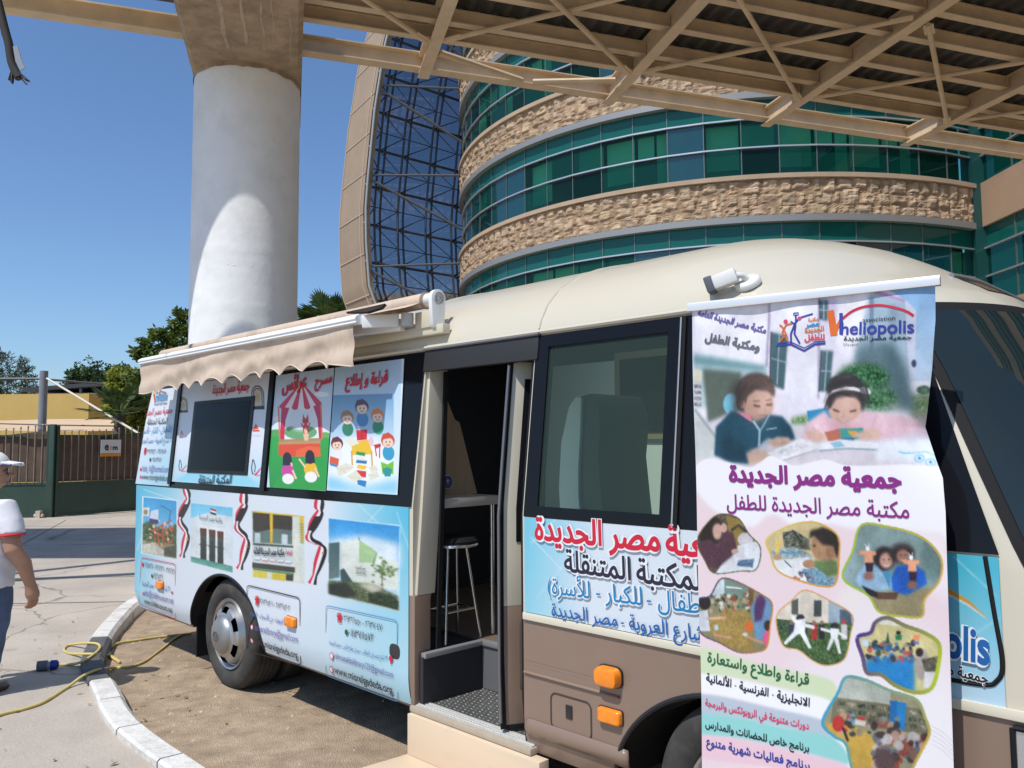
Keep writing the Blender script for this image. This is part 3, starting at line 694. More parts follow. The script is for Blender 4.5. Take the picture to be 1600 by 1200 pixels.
t = thing('white_shed', 'white shed with a dark flat roof behind the yellow wall', 'shed', (-28.3, 48, .35))
g = MB(); g.box((0, 0, 0), (6.2, 5, 4.55)); g.build('wall', mat('shed white', (.62, .62, .60), .7), t)
g = MB(); g.prism([(-.5, -.6, 4.62), (6.6, -.6, 5.1), (6.6, 6, 5.1), (-.5, 6, 4.62)], (0, 0, .22)); g.build('roof', mat('dark roof', (.05, .05, .055), .6), t)
for x in (.8, 2.9, 4.6, 6.0):
    g = MB(); g.bar((x, -.5, 0), (x, -.5, 4.62 + x * .06), .12, .12); g.build('roof_post', MATS['dark roof'], t)
# invented flat roof, out of view, added to throw the paving's shade band
t = thing('added_shade_roof', 'flat roofed walkway shelter beside the paved yard', 'shelter', (0, 0, 0))
sp = [(-13.2, 8.2), (-7.6, 7.95), (-8.0, 12.9), (-13.6, 14.0)]
def shade_roof_shift(x, y, H=9.0): k = H / math.tan(SUN_EL); return (x + SUN_AZ[0] / _n * k, y + SUN_AZ[1] / _n * k)
shadow = [(-12.2, 11.9), (-4.3, 11.75), (-5.2, 16.1), (-14.5, 15.9)]
rf = [shade_roof_shift(*p) for p in shadow]
g = MB(); g.prism([(x, y, 9.0) for x, y in rf], (0, 0, .2)); g.build('roof', mat('added shade roof', (.4, .38, .34), .7), t)
for x, y in rf:
    g = MB(); cx, cy = sum(p[0] for p in rf) / 4, sum(p[1] for p in rf) / 4; px, py = x + (cx - x) * .12, y + (cy - y) * .12
    g.tube([(px, py, 0), (px, py, 9.0)], .09, 10); g.build('roof_post', MATS['grey post'], t)

# ------------------------------------------------------------------ vegetation
lm1 = leaf_mat('dark leaves', (.028, .060, .016), (.085, .145, .03)); lm2 = leaf_mat('yellow green leaves', (.16, .21, .025), (.42, .43, .07), .45)
lm3 = leaf_mat('grey green needles', (.04, .06, .035), (.10, .13, .07), .15); lm4 = leaf_mat('palm leaf', (.04, .08, .02), (.10, .15, .04))
bark = mat('bark', (.11, .08, .055), .9, var=.3, vscale=8)
def leaves(g, c, r, n, size, asp=2.2, rs=random, droop=0.):
    c = Vector(c)
    for i in range(n):
        while True:
            q = Vector((rs.uniform(-1, 1), rs.uniform(-1, 1), rs.uniform(-1, 1)))
            if .15 < q.length < 1: break
        q = q * (q.length ** -.45)
        p = c + Vector((q.x * r[0], q.y * r[1], q.z * r[2])); d = Vector((rs.gauss(0, 1), rs.gauss(0, 1), rs.gauss(0, .6) - droop)).normalized()
        t = d.orthogonal().normalized(); t = (Matrix.Rotation(rs.uniform(0, 6.28), 3, d) @ t); s = size * rs.uniform(.6, 1.3); w_ = s / asp
        g.add([p, p + d * s * .5 + t * w_ * .5, p + d * s, p + d * s * .5 - t * w_ * .5], [(0, 1, 2, 3)])
def tree(label, base, trunk_h, clumps, n, size, lm_, cat='tree', asp=2.0, tr=.16, droop=0., group='trees beyond the gate', seed=1):
    rs = random.Random(seed); t = thing('tree', label, cat, base, 0, group); g = MB(); b = Vector(base)
    g.tube(smooth_path([(0, 0, 0), (.1, .05, trunk_h * .5), (0, 0, trunk_h)], 4), [tr] * 4 + [tr * .8] * 4 + [tr * .6], 8)
    for c, r in clumps: g.tube([(0, 0, trunk_h * .8), (c[0] * .5, c[1] * .5, (trunk_h + c[2]) / 2), c], [tr * .5, tr * .3, tr * .1], 6)
    g.build('trunk', bark, t, smooth=.8)
    g = MB()
    for c, r in clumps:
        m_ = max(3, int(n / len(clumps) / 26))
        for k in range(m_):
            q = Vector((rs.gauss(0, .5), rs.gauss(0, .5), rs.gauss(0, .5)))
            if q.length > 1: q.normalize()
            cc = Vector(c) + Vector((q.x * r, q.y * r, q.z * r * .85)); leaves(g, cc, (r * .30,) * 3, 26, size, asp, rs, droop)
    g.build('crown', lm_, t, fix=False); return t
D = lambda p, Y: at_depth(p, Y)
def base_of(p, Y): q = D(p, Y); return (q[0], q[1], 0)
def clump(px, Y, base): q = D(px, Y); return (q[0] - base[0], q[1] - base[1], q[2])
b = base_of((-4, 700), 45); tree('dark grey-green feathery tree at the far left', b, 5, [(clump((x, y), 45, b), r) for x, y, r in ((-8, 560, .8), (-2, 585, .9), (4, 610, .9), (-10, 640, 1.2), (6, 650, .9), (-12, 600, 1))], 3600, .26, lm3, asp=5, droop=-.6, seed=2)
b = base_of((38, 700), 52); tree('pale grey-green feathery tree left of the grey post', b, 5, [(clump((x, y), 52, b), r) for x, y, r in ((38, 573, .55), (33, 592, .7), (44, 600, .7), (28, 620, .9), (48, 628, .9), (38, 645, 1.1))], 3200, .26, lm3, asp=5, droop=-.6, seed=3)
b = base_of((150, 700), 56); tree('dark rounded tree behind the white shed', b, 4, [(clump((x, y), 56, b), r) for x, y, r in ((125, 583, .8), (145, 580, .9), (168, 585, .9), (182, 580, .8), (115, 600, .8), (140, 603, .9), (160, 606, 1), (185, 604, .9), (150, 615, 1), (120, 615, .9))], 6500, .24, lm1, seed=4)
b = base_of((262, 700), 16); tree('tall yellow-green leafy tree left of the white column', b, 3.0, [(clump((x, y), 16, b), r) for x, y, r in ((285, 492, .14), (275, 510, .2), (292, 515, .18), (250, 527, .22), (228, 540, .2), (270, 545, .3), (295, 545, .3), (245, 560, .3), (218, 552, .14), (285, 575, .35), (215, 590, .22), (235, 600, .3), (260, 600, .4))], 5200, .11, leaf_mat('mid green leaves', (.05, .10, .015), (.18, .23, .04), .35), tr=.05, seed=5)
b = base_of((205, 700), 23); tree('yellow-green bush leaning over the gate beside the bus', b, 2.0, [(clump((x, y), 23, b), r) for x, y, r in ((185, 585, .2), (205, 592, .3), (178, 602, .2), (200, 612, .36), (222, 610, .4), (195, 652, .3), (212, 668, .3), (228, 660, .3), (178, 640, .22), (185, 625, .25), (210, 632, .36), (215, 648, .3), (230, 640, .4))], 8500, .14, lm2, tr=.045, seed=6)
def palm(label, base, h, nf, fl, seed, leaf_w=.03, spread=1.0):
    rs = random.Random(seed); t = thing('palm_tree', label, 'palm', base, 0, 'palms'); g = MB()
    g.tube([(0, 0, 0), (.05, 0, h * .5), (0, 0, h)], [.2, .16, .15], 10); g.build('trunk', bark, t, smooth=.8)
    g = MB()
    for k in range(nf):
        a = rs.uniform(0, 6.28); el = rs.uniform(-.2, 1.2); L_ = fl * rs.uniform(.8, 1.1)
        stem = Vector((math.cos(a) * math.cos(el), math.sin(a) * math.cos(el), math.sin(el))) * spread; o = Vector((0, 0, h)); e = o + stem * L_ * .55
        g.tube([o, e], .018, 4)
        side = stem.cross(Vector((0, 0, 1))).normalized(); nrm = side.cross(stem).normalized()
        for j in range(17):                                            # fan blade
            th = -1.25 + 2.5 * j / 16; dv = (stem.normalized() * math.cos(th) + side * math.sin(th)); ll = L_ * .55 * (1 - .25 * abs(th) / 1.25)
            mid = e + dv * ll * .6; tip = e + dv * ll + Vector((0, 0, -.25 * L_ * rs.uniform(.1, .35))); wv = dv.cross(nrm) * leaf_w
            g.add([e, mid + wv, tip, mid - wv], [(0, 1, 2, 3)])
    g.build('crown', lm4, t, fix=False)
b = base_of((512, 700), 38); palm('fan palm behind the awning beside the tan screen', b, 7.15, 34, 1.9, 3, .07)
b = base_of((186, 700), 22); palm('low fan palm in front of the yellow wall', b, 2.55, 20, 1.0, 5, .03)
# torn frond tip hanging into view at the upper left
fr = thing('hanging_cable_end', 'dark frayed cable end with torn grey tape dangling at the upper left', 'cable', (0, 0, 0))
pp = [D(q, 5.2) for q in ((-20, -60), (-4, 0), (6, 40), (14, 70), (19, 100), (30, 122))]
g = MB(); g.tube(smooth_path(pp, 5), .028, 8); g.build('cable', mat('weathered cable', (.03, .026, .024), .8), fr, smooth=1)
g = MB()
for k in range(9):
    e = Vector(D((24 + rs.uniform(-5, 5), 108 + rs.uniform(-4, 4)), 5.2)); f = Vector(D((28 + rs.uniform(-14, 18), 126 + rs.uniform(-6, 6)), 5.2 + rs.uniform(-.03, .03))); g.bar(e, f, .022, .006)
g.build('frayed_strands', mat('strand', (.05, .042, .04), .8), fr)
g = MB(); q = [D(p_, 5.18) for p_ in ((20, 72), (27, 71), (34, 95), (39, 106), (32, 110), (24, 96))]; g.prism(q, (0, .006, 0)); g.build('torn_tape', mat('grey tape', (.25, .27, .30), .6), fr)
g = MB(); q = [D(p_, 5.22) for p_ in ((0, 36), (5, 40), (7, 54), (2, 55))]; g.prism(q, (0, .01, 0)); g.build('green_tie', mat('green tie', (.01, .06, .06), .6), fr)

# ================================================================== THE BUS
TH = 0.781657; N0 = 2.58749
DV = np.array([-math.sin(TH), math.cos(TH), 0]); NV = np.array([math.cos(TH), math.sin(TH), 0])
S0 = 3.6
bo = NV * N0 + DV * S0
bus = thing('library_bus', 'cream and brown mobile library minibus covered in printed panels, its door open', 'bus', tuple(bo), TH - math.pi / 2)
def Bb(s, y, z): return (S0 - s, y, z)
def bus_at(p, y=0.0, lean=True):
    """photo pixel -> (s, z) on the visible bus flank"""
    d = ray(p); yy = y
    for i in range(8):
        t = (N0 + yy) / (NV @ d); P = CAM + d * t; z = P[2]; yy = y + (yl(z) if lean else 0)
    return float(P @ DV), float(z)
RZ = [2.19, 2.24, 2.32, 2.40, 2.48, 2.54, 2.59, 2.625, 2.64]; RY = [.10, .118, .165, .245, .375, .54, .72, .90, 1.04]
def yl(z):
    if z < .5: return .030 * ((.5 - z) / .16) ** 2
    if z < 1.36: return 0.0
    if z < 2.19: return .10 * (z - 1.36) / .83
    return float(np.interp(z, RZ, RY))
def sfr(z): return float(np.interp(z, [.3, .9, 1.30, 1.36, 1.6, 1.9, 2.1, 2.17, 2.24, 2.30, 2.36, 2.42, 2.48, 2.54, 2.58, 2.61, 2.625, 2.64], [.20, .20, .27, .29, .40, .58, .70, .75, .85, .95, 1.05, 1.15, 1.27, 1.43, 1.56, 1.72, 1.88, 2.2]))
def rfr(z): return float(np.interp(z, [.3, .9, 1.36, 1.9, 2.1, 2.2, 2.3, 2.6], [.30, .32, .40, .48, .60, .76, .88, .95]))
def srr(z): return float(np.interp(z, [.3, .5, 1.36, 1.9, 2.2, 2.4, 2.5, 2.58, 2.625], [7.12, 7.2, 7.22, 7.2, 7.14, 7.05, 6.95, 6.75, 6.4]))
RR = .13; BW = 2.08
def surf(q, z, off=0.):
    """point on the near flank / front / rear skin; q = s along the flank, running round both corners"""
    f, r, e, y0 = sfr(z), rfr(z), srr(z), yl(z); rr = min(RR, 1.0 - y0) if y0 < 1 else .02; r = min(r, max(.02, 1.03 - y0))
    if q < f + r:
        arc = r * math.pi / 2; u = f + r - q
        if u <= arc: a = u / r; n = (-math.sin(a), -math.cos(a)); s, y = f + r - r * math.sin(a), y0 + r * (1 - math.cos(a))
        else: s, y, n = f, y0 + r + (u - arc), (-1, 0)
    elif q > e - rr:
        arc = rr * math.pi / 2; u = q - (e - rr)
        if u <= arc: a = u / rr; n = (math.sin(a), -math.cos(a)); s, y = e - rr + rr * math.sin(a), y0 + rr * (1 - math.cos(a))
        else: s, y, n = e, y0 + rr + (u - arc), (1, 0)
    else: s, y, n = q, y0, (0, -1)
    return Bb(s + n[0] * off, y + n[1] * off, z)
def outline(z, n_side=60, inset=0.):
    f, r, e, y0 = sfr(z), rfr(z), srr(z), yl(z); r = min(r, max(.02, 1.03 - y0)); rr = min(RR, max(.02, 1.0 - y0))
    f += inset; e -= inset; y0 += inset; yr = BW - y0; pts = []
    for k in range(n_side): pts.append((f + r + (e - rr - f - r) * k / (n_side - 1), y0))
    for k in range(1, 8): a = math.pi / 2 * k / 8; pts.append((e - rr + rr * math.sin(a), y0 + rr * (1 - math.cos(a))))
    for k in range(5): pts.append((e, y0 + rr + (yr - y0 - 2 * rr) * k / 4))
    for k in range(1, 8): a = math.pi / 2 * k / 8; pts.append((e - rr + rr * math.cos(a), yr - rr + rr * math.sin(a)))
    for k in range(n_side): pts.append((e - rr - (e - rr - f - r) * k / (n_side - 1), yr))
    for k in range(1, 12): a = math.pi / 2 * k / 12; pts.append((f + r - r * math.sin(a), yr - r + r * math.cos(a)))
    for k in range(7): pts.append((f, yr - r - (yr - y0 - 2 * r) * k / 6))
    for k in range(1, 12): a = math.pi / 2 * k / 12; pts.append((f + r - r * math.cos(a), y0 + r - r * math.sin(a)))
    return [Bb(s, y, z) for s, y in pts]
beige = mat('cream bus paint', (.56, .515, .41), .32, coat=.35, dirt=(.52, .475, .38), dscale=1.6, damount=.18)
brown = mat('brown bus paint', (.225, .155, .115), .38, coat=.25, dirt=(.26, .20, .15), dscale=2.2, damount=.30)
black = mat('black trim', (.014, .014, .017), .35)
rubber = mat('black rubber', (.012, .012, .013), .7, spec=.2)
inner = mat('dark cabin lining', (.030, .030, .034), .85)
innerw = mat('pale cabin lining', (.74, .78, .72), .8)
under = mat('underbody black', (.010, .010, .010), .9)
ZS = [.335, .36, .40, .45, .5, .6, .75, .902, .9021, 1.0, 1.15, 1.3, 1.36, 1.5, 1.7, 1.9, 2.05, 2.19, 2.21, 2.24, 2.28, 2.32, 2.36, 2.40, 2.44, 2.48, 2.51, 2.54, 2.56, 2.58, 2.595, 2.61, 2.625, 2.64]
g = MB(); rg = [outline(z) for z in ZS]; nn = len(rg[0])
for r_ in rg: g.v += r_
for i in range(len(rg) - 1):
    mi = 1 if ZS[i + 1] <= .9025 else 0
    for j in range(nn): g.f.append((i * nn + j, i * nn + (j + 1) % nn, (i + 1) * nn + (j + 1) % nn, (i + 1) * nn + j)); g.m.append(mi)
g.f.append(tuple(range(nn))); g.m.append(2)
t = len(rg) - 1; g.f.append(tuple(t * nn + j for j in range(nn))); g.m.append(0)
body = g.build('body', [beige, brown, under, inner, innerw], bus)
def cutter(g, mi_mats):
    o = g.build('cutter', mi_mats); o.parent = bus; return o
cuts = []
g = MB(); zi = [.60, .75, 1.0, 1.36, 1.7, 2.0, 2.19, 2.30, 2.40, 2.48, 2.53]
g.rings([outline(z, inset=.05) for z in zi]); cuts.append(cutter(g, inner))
g = MB(); g.box(Bb(3.335, -.3, .36), Bb(2.545, .42, 2.085)); cuts.append(cutter(g, beige))                     # doorway
g = MB(); g.box(Bb(3.30, -.3, .361), Bb(2.56, .45, .8)); cuts.append(cutter(g, inner))                          # step well
g = MB(); g.box(Bb(3.6, .80, 2.45), Bb(1.85, 1.55, 2.8)); cuts.append(cutter(g, innerw))                     # unseen roof opening, added to light the cabin
g = MB(); g.box(Bb(2.47, -.3, 1.39), Bb(1.80, .4, 2.12)); cuts.append(cutter(g, rubber))                       # side window
g = MB(); g.box(Bb(1.70, -.3, 1.40), Bb(1.02, .4, 2.10)); cuts.append(cutter(g, rubber))
for s0, s1 in ((1.6, 1.0),):
    g = MB(); g.box(Bb(s0, BW - .4, 1.42), Bb(s1, BW + .3, 2.05)); cuts.append(cutter(g, rubber))
for sc_ in (5.45, 1.50):
    for y0_, y1_ in ((-.2, .52), (BW - .52, BW + .2)):
        g = MB(); g.lathe([(1, y0_), (1, y1_)], (0, 0, 0), 'y', 56)
        g.v = [(S0 - sc_ + x * .555, y, .30 + z * .475) for x, y, z in g.v]; cuts.append(cutter(g, under))
for c in cuts:
    md = body.modifiers.new('b', 'BOOLEAN'); md.object = c; md.operation = 'DIFFERENCE'; md.solver = 'EXACT'; md.material_mode = 'TRANSFER'
dg = bpy.context.evaluated_depsgraph_get(); dg.update()
me = bpy.data.meshes.new_from_object(body.evaluated_get(dg), preserve_all_data_layers=True, depsgraph=dg)
body.modifiers.clear(); old = body.data; body.data = me; bpy.data.meshes.remove(old)
for c in cuts: bpy.data.objects.remove(c)
me.polygons.foreach_set('use_smooth', [True] * len(me.polygons)); me.set_sharp_from_angle(angle=.45)
body['label'] = 'cream upper and brown lower bus shell'

def patch(name, m, qL, qR, z0, z1, off, nq=24, nz=8, parent=bus, thick=None):
    g = MB(); zs = np.linspace(z0, z1, nz); f = (lambda v: v) ; L_ = qL if callable(qL) else (lambda z: qL); R_ = qR if callable(qR) else (lambda z: qR)
    g.grid(lambda u, z: surf(L_(z) + (R_(z) - L_(z)) * u, z, off), np.linspace(0, 1, nq), zs)
    return g.build(name, m, parent, smooth=.8)
gl_black = mat('black glazing band', (.009, .010, .013), .10, spec=.14)
# rear half: one black band round the rear corner, panels are fixed on it
def rr_(z): return srr(z) + .10
patch('window_band', gl_black, 3.345, lambda z: srr(z) + .12, 1.352, 2.165, .006, 40, 12)
patch('window_band', gl_black, 1.70, 2.535, 1.352, 1.40, .006, 10, 3)
patch('window_band', gl_black, 1.70, 2.535, 2.11, 2.165, .006, 10, 3)
patch('window_band', gl_black, 2.455, 2.535, 1.40, 2.11, .006, 4, 6)
patch('window_band', gl_black, 1.70, 1.815, 1.40, 2.11, .006, 4, 6)
# front quarter glazing: posts and the driver's door window
patch('window_band', gl_black, .98, 1.70, 1.352, 1.41, .006, 10, 3); patch('window_band', gl_black, .98, 1.70, 2.09, 2.165, .006, 10, 3)
patch('window_band', gl_black, 1.64, 1.70, 1.41, 2.09, .006, 4, 5)
PL = lambda z: .845 - (1.89 - z) * .335            # left edge of the cream windscreen pillar
patch('window_band', gl_black, lambda z: PL(z) + .005, 1.06, 1.352, 1.90, .006, 10, 8)
patch('window_band', gl_black, lambda z: .845 + (z - 1.9) * .3, 1.06, 1.90, 2.165, .006, 10, 6)
gpane = glass('bus window glass', (.74, .93, .84), .0, .01, ior=1.20, opaque=(.26, .40, .34), opq=.085)
patch('window_glass', gpane, 1.80, 2.47, 1.385, 2.125, -.004, 8, 6)
patch('window_glass', glass('dark door glass', (.10, .12, .12), .0, .01, ior=1.2), 1.0, 1.66, 1.39, 2.10, -.004, 8, 6)
for q in (1.738, 1.752):
    g = MB(); g.tube([surf(q, z, .012) for z in np.linspace(1.355, 2.16, 8)], .004, 6); g.build('window_trim', mat('bright trim', (.5, .5, .48), .3, metal=.6), bus)
g = MB(); g.tube([surf(1.735, z, .012) for z in (1.355, 2.16)], .009, 6); g.build('window_trim', rubber, bus)
g = MB(); g.box((0, 0, 0), (1, 1, 1), 0, lambda a, b, c: surf(1.60 - .09 * a, 1.86 + .025 * c, .006 + .02 * b)); g.build('window_latch', MATS['bright trim'], bus)
# windscreen wrapping round the front corner
WL = lambda z: float(np.interp(z, [1.30, 1.37, 1.89, 2.06, 2.14], [.602, .634, .85, .94, 1.1]))
def ws_patch(name, m, dl, z0, z1, off):
    g = MB(); zs = np.linspace(z0, z1, 22); g.grid(lambda u, z: surf(WL(z) - dl + (-1.45 - WL(z) + dl) * u, z, off), np.linspace(0, 1, 44), zs); return g.build(name, m, bus, smooth=1)
ws_patch('windscreen_seal', rubber, 0, 1.30, 2.135, .004); ws_patch('windscreen', mat('windscreen glass', (.012, .02, .02), .02, spec=.6), .035, 1.335, 2.10, .009)
g = MB()                                             # destination window scoop above the windscreen
zs = np.linspace(2.215, 2.30, 6); g.grid(lambda u, z: surf(sfr(z) - rfr(z) * .30 - u * 1.2, z, .006), np.linspace(0, 1, 30), zs); g.build('destination_window', gl_black, bus, smooth=1)
g = MB(); g.tube([surf(sfr(2.305) - rfr(2.305) * .28 - u * 1.2, 2.306, .008) for u in np.linspace(0, 1, 24)], .012, 6); g.build('destination_rim', mat('grey rim', (.25, .25, .26), .3, metal=.4), bus, smooth=1)
# gutters, strips and body creases
g = MB(); g.tube([surf(q, 2.182, .010) for q in np.linspace(.95, 7.02, 60)], .011, 6); g.build('gutter', beige, bus, smooth=1)
g = MB(); g.rings([[surf(q, .905, .001), surf(q, .905, .012), surf(q, .935, .012), surf(q, .935, .001)] for q in np.linspace(.62, 2.54, 30)]); g.build('belt_strip', mat('cream strip', (.62, .58, .46), .4), bus, bevel=.003)
g = MB()
for z, a in ((.722, 1.98), (.678, 2.02)): g.rings([[surf(q, z - .007, .0008), surf(q, z, -.012 if z > .7 else .012), surf(q, z + .007, .0008)] for q in np.linspace(a, 2.54, 12)], caps=False, closed=False)
g.build('body_crease', brown, bus, smooth=2)
g = MB(); g.rings([[surf(q, .485, .002), surf(q, .47, .014), surf(q, .445, .018), surf(q, .42, .012), surf(q, .41, .002)] for q in np.linspace(1.98, 2.53, 20)]); g.build('body_crease', brown, bus, smooth=2)
def rrect(s0, s1, z0, z1, r, n=5):
    P = []
    for cx, cz, a0 in ((s1 + r, z1 - r, 90), (s0 - r, z1 - r, 0), (s0 - r, z0 + r, -90), (s1 + r, z0 + r, 180)):
        for k in range(n + 1): a = math.radians(a0 + 90 * k / n * (1 if True else 1)); P.append((cx + r * math.cos(a), cz + r * math.sin(a)))
    c = (sum(p[0] for p in P) / len(P), sum(p[1] for p in P) / len(P)); return sorted(P, key=lambda p: math.atan2(p[1] - c[1], p[0] - c[0]))
def ring_line(P, wd, off, name, m, lift=.003):
    g = MB(); n = len(P); c = (sum(p[0] for p in P) / n, sum(p[1] for p in P) / n); rs_ = []
    for i in range(n + 1):
        p = P[i % n]; d = Vector((P[(i + 1) % n][0] - P[i - 1][0], P[(i + 1) % n][1] - P[i - 1][1])).normalized() if i < n else d0
        if i == 0: d0 = d
        nx_, nz_ = -d[1] * wd / 2, d[0] * wd / 2; rs_.append([surf(p[0] - nx_, p[1] - nz_, off), surf(p[0], p[1], off + lift), surf(p[0] + nx_, p[1] + nz_, off)])
    g.rings(rs_, caps=False, closed=False); return g.build(name, m, bus, smooth=2)
ring_line(rrect(2.385, 2.165, .475, .622, .028), .008, .0015, 'fuel_flap_seam', mat('seam shadow', (.05, .035, .028), .8), .0005)
g = MB(); g.box((0, 0, 0), (1, 1, 1), 0, lambda a, b, c: surf(2.30 - .035 * a, .535 + .055 * c, .001 + .004 * b)); g.build('fuel_flap_latch', black, bus, bevel=.002)
# amber lamps
amber = mat('amber lens', (.85, .24, .010), .12, coat=.5, var=.12, vscale=30); amberd = mat('amber base', (.20, .07, .01), .4)
def lamp(s, z, wd, ht, dp, r, lens=amber):
    g = MB(); g.rings([[surf(a, b, d) for a, b in rrect(s + wd / 2 * k, s - wd / 2 * k, z - ht / 2 * k, z + ht / 2 * k, r * k)] for d, k in ((-.01, 1), (dp * .7, .97), (dp * .93, .9), (dp, .72))])
    o = g.build('marker_lamp', lens, bus, smooth=.9)
    g = MB(); g.rings([[surf(a, b, d) for a, b in rrect(s + wd / 2 * k, s - wd / 2 * k, z - ht / 2 * k, z + ht / 2 * k, r * k)] for d, k in ((-.01, 1.07), (dp * .18, 1.07))]); g.build('lamp_base', black, o, smooth=.5)
    return o
lamp(2.06, .752, .116, .078, .048, .028); lamp(2.062, .598, .116, .058, .026, .012); lamp(4.525, .60, .118, .060, .03, .013); lamp(6.54, .588, .118, .060, .03, .013)
g = MB(); g.rings([[surf(a, b, d) for a, b in rrect(3.525, 3.435, .565, .64, .03)] for d in (.0, .006)]); g.build('door_latch_cup', mat('dark grey plastic', (.03, .03, .035), .5), bus, smooth=.6)
# rear corner louvres
g = MB()
for k in range(22): z = 1.46 + k * .016; g.rings([[surf(srr(z) - .10 + u, z, .004), surf(srr(z) - .10 + u, z + .005, .016), surf(srr(z) - .10 + u, z + .010, .004)] for u in np.linspace(0, .17, 6)])
g.build('louvre', mat('louvre black', (.02, .02, .022), .5), bus)
# headlamp and bumper corner at the front
g = MB(); zs = np.linspace(.60, .885, 8); g.grid(lambda u, z: surf(.655 - u * .55, z, .010), np.linspace(0, 1, 16), zs); hl = g.build('headlamp', mat('headlamp silver', (.55, .57, .60), .15, metal=.8), bus, smooth=1)
g = MB(); g.tube([surf(.655 - u * .55, .887, .012) for u in np.linspace(0, 1, 12)], .008, 6); g.tube([surf(.657, z, .012) for z in (.6, .885)], .008, 6); g.build('headlamp_seal', rubber, hl, smooth=1)
g = MB(); g.lathe([(.018, 0), (.018, .01), (.010, .014)], (0, 0, 0), 'y', 12); g.v = [tuple(np.array(surf(.60, .76, .012)) + np.array((x, -y, z))) for x, y, z in g.v]; g.build('headlamp_screw', mat('dark bolt', (.08, .08, .08), .4), hl)
ring_line([(1.62, .46), (1.62, 1.36), (1.62, 1.3), (.70, 1.335), (.665, 1.1), (.655, .98), (.68, .955), (.9, .95)], .012, .002, 'door_seam', rubber, .001) if False else None
g = MB(); g.tube(smooth_path([surf(.705, 1.345, .004), surf(.69, 1.2, .004), surf(.675, 1.06, .004), surf(.69, 1.005, .004), surf(.74, .985, .004), surf(.95, .985, .004)], 8), .007, 6); g.build('front_door_seal', rubber, bus, smooth=1)
# wheels
tyre_m = mat('tyre rubber', (.040, .038, .036), .85, var=.25, vscale=12, dirt=(.13, .11, .085), dscale=7, damount=.5)
rim_m = mat('silver wheel cover', (.50, .50, .50), .32, metal=.85, dirt=(.2, .18, .15), dscale=9, damount=.35); hub_m = mat('grey hub', (.34, .34, .335), .42, metal=.7)
def wheel(sc_, side):
    sg_ = 1 if side == 0 else -1; yo = .035 if side == 0 else BW - .035; R_ = .378
    def W(x, y, z): return (S0 - sc_ + x, yo + sg_ * y, R_ + z - .004)
    g = MB(); pr = [(.235, .03), (.25, .004), (.30, -.012), (.345, -.006), (.366, .012), (R_ - .004, .026), (R_, .04)]
    for k in range(4): y = .062 + k * .035; pr += [(R_, y), (R_ - .008, y + .003), (R_ - .008, y + .008), (R_, y + .011)]
    pr += [(R_, .21), (R_ - .006, .225), (.35, .235), (.25, .235), (.235, .22)]
    g.lathe(pr, (0, 0, 0), 'y', 64, caps=False); g.v = [W(*v) for v in g.v]; o = g.build('wheel', tyre_m, bus, smooth=.9)
    g = MB(); n = 72
    prf = [(.243, .012), (.236, -.004), (.222, .004), (.214, .026), (.205, .03)]
    g.lathe(prf, (0, 0, 0), 'y', n, caps=False); g.v = [W(*v) for v in g.v]; g.build('rim', rim_m, o, smooth=.8)
    g = MB()                                          # pressed cover with six dark vent windows
    rad = [.205, .19, .178, .15, .135, .128]; hh = [.022, -.018, -.028, -.036, -.042, -.048]
    for j in range(n):
        win = (j % 12) in (3, 4, 5, 6, 7, 8)
        for i in range(5):
            d = .045 if (win and i in (1, 2)) else 0
            vs_ = []
            for (a_, ii) in ((j, i), (j + 1, i), (j + 1, i + 1), (j, i + 1)):
                a = 2 * math.pi * a_ / n; r = rad[ii]; vs_.append(W(r * math.cos(a), hh[ii] + d, r * math.sin(a)))
            g.add(vs_, [(0, 1, 2, 3)], 1 if d else 0)
    g.build('wheel_cover', [rim_m, under], o, smooth=.6, fix=False)
    g = MB(); g.lathe([(.13, -.045), (.125, -.055), (.10, -.078), (.05, -.09), (0.001, -.092)], (0, 0, 0), 'y', 40, caps=False); g.v = [W(*v) for v in g.v]; g.build('hub', hub_m, o, smooth=.8)
    g = MB()
    def ell(rx, rz, cx, cz): g.tube([W(cx + rx * math.cos(a), -.092, cz + rz * math.sin(a)) for a in np.linspace(0, 2 * math.pi, 25)], .003, 5)
    ell(.036, .028, 0, 0); ell(.013, .026, 0, 0); ell(.024, .011, 0, .012); g.lathe([(.052, -.083), (.05, -.089), (.044, -.083)], (0, 0, 0), 'y', 30, caps=False) if False else None
    g.build('hub_emblem', mat('hub emblem', (.22, .22, .22), .3, metal=.8), o, smooth=1)
    if sc_ > 4:
        g = MB(); g.lathe([(.20, .30), (.33, .27), (R_, .30), (R_, .46), (.33, .49), (.2, .46)], (0, 0, 0), 'y', 48, caps=False); g.v = [W(*v) for v in g.v]; g.build('inner_tyre', tyre_m, o, smooth=.8)
for sc_ in (5.45, 1.50):
    for side in (0, 1): wheel(sc_, side)
g = MB(); g.box(Bb(6.0, .05, .12), Bb(5.985, .42, .62)); g.build('mud_flap', rubber, bus)
g = MB(); g.box(Bb(4.75, .05, .16), Bb(4.735, .42, .5)) if False else g.box(Bb(6.9, .3, .30), Bb(.9, BW - .3, .338)); g.build('chassis', under, bus)
arcp = [(5.45 + .56 * math.cos(a), .30 + .48 * math.sin(a)) for a in np.linspace(.12, math.pi - .12, 40)]
for sc_ in (5.45, 1.5):
    g = MB(); g.tube([surf(sc_ + (s - 5.45), max(.34, z), .002) for s, z in arcp], .010, 6); g.build('arch_lip', MATS['black trim'], bus, smooth=1)

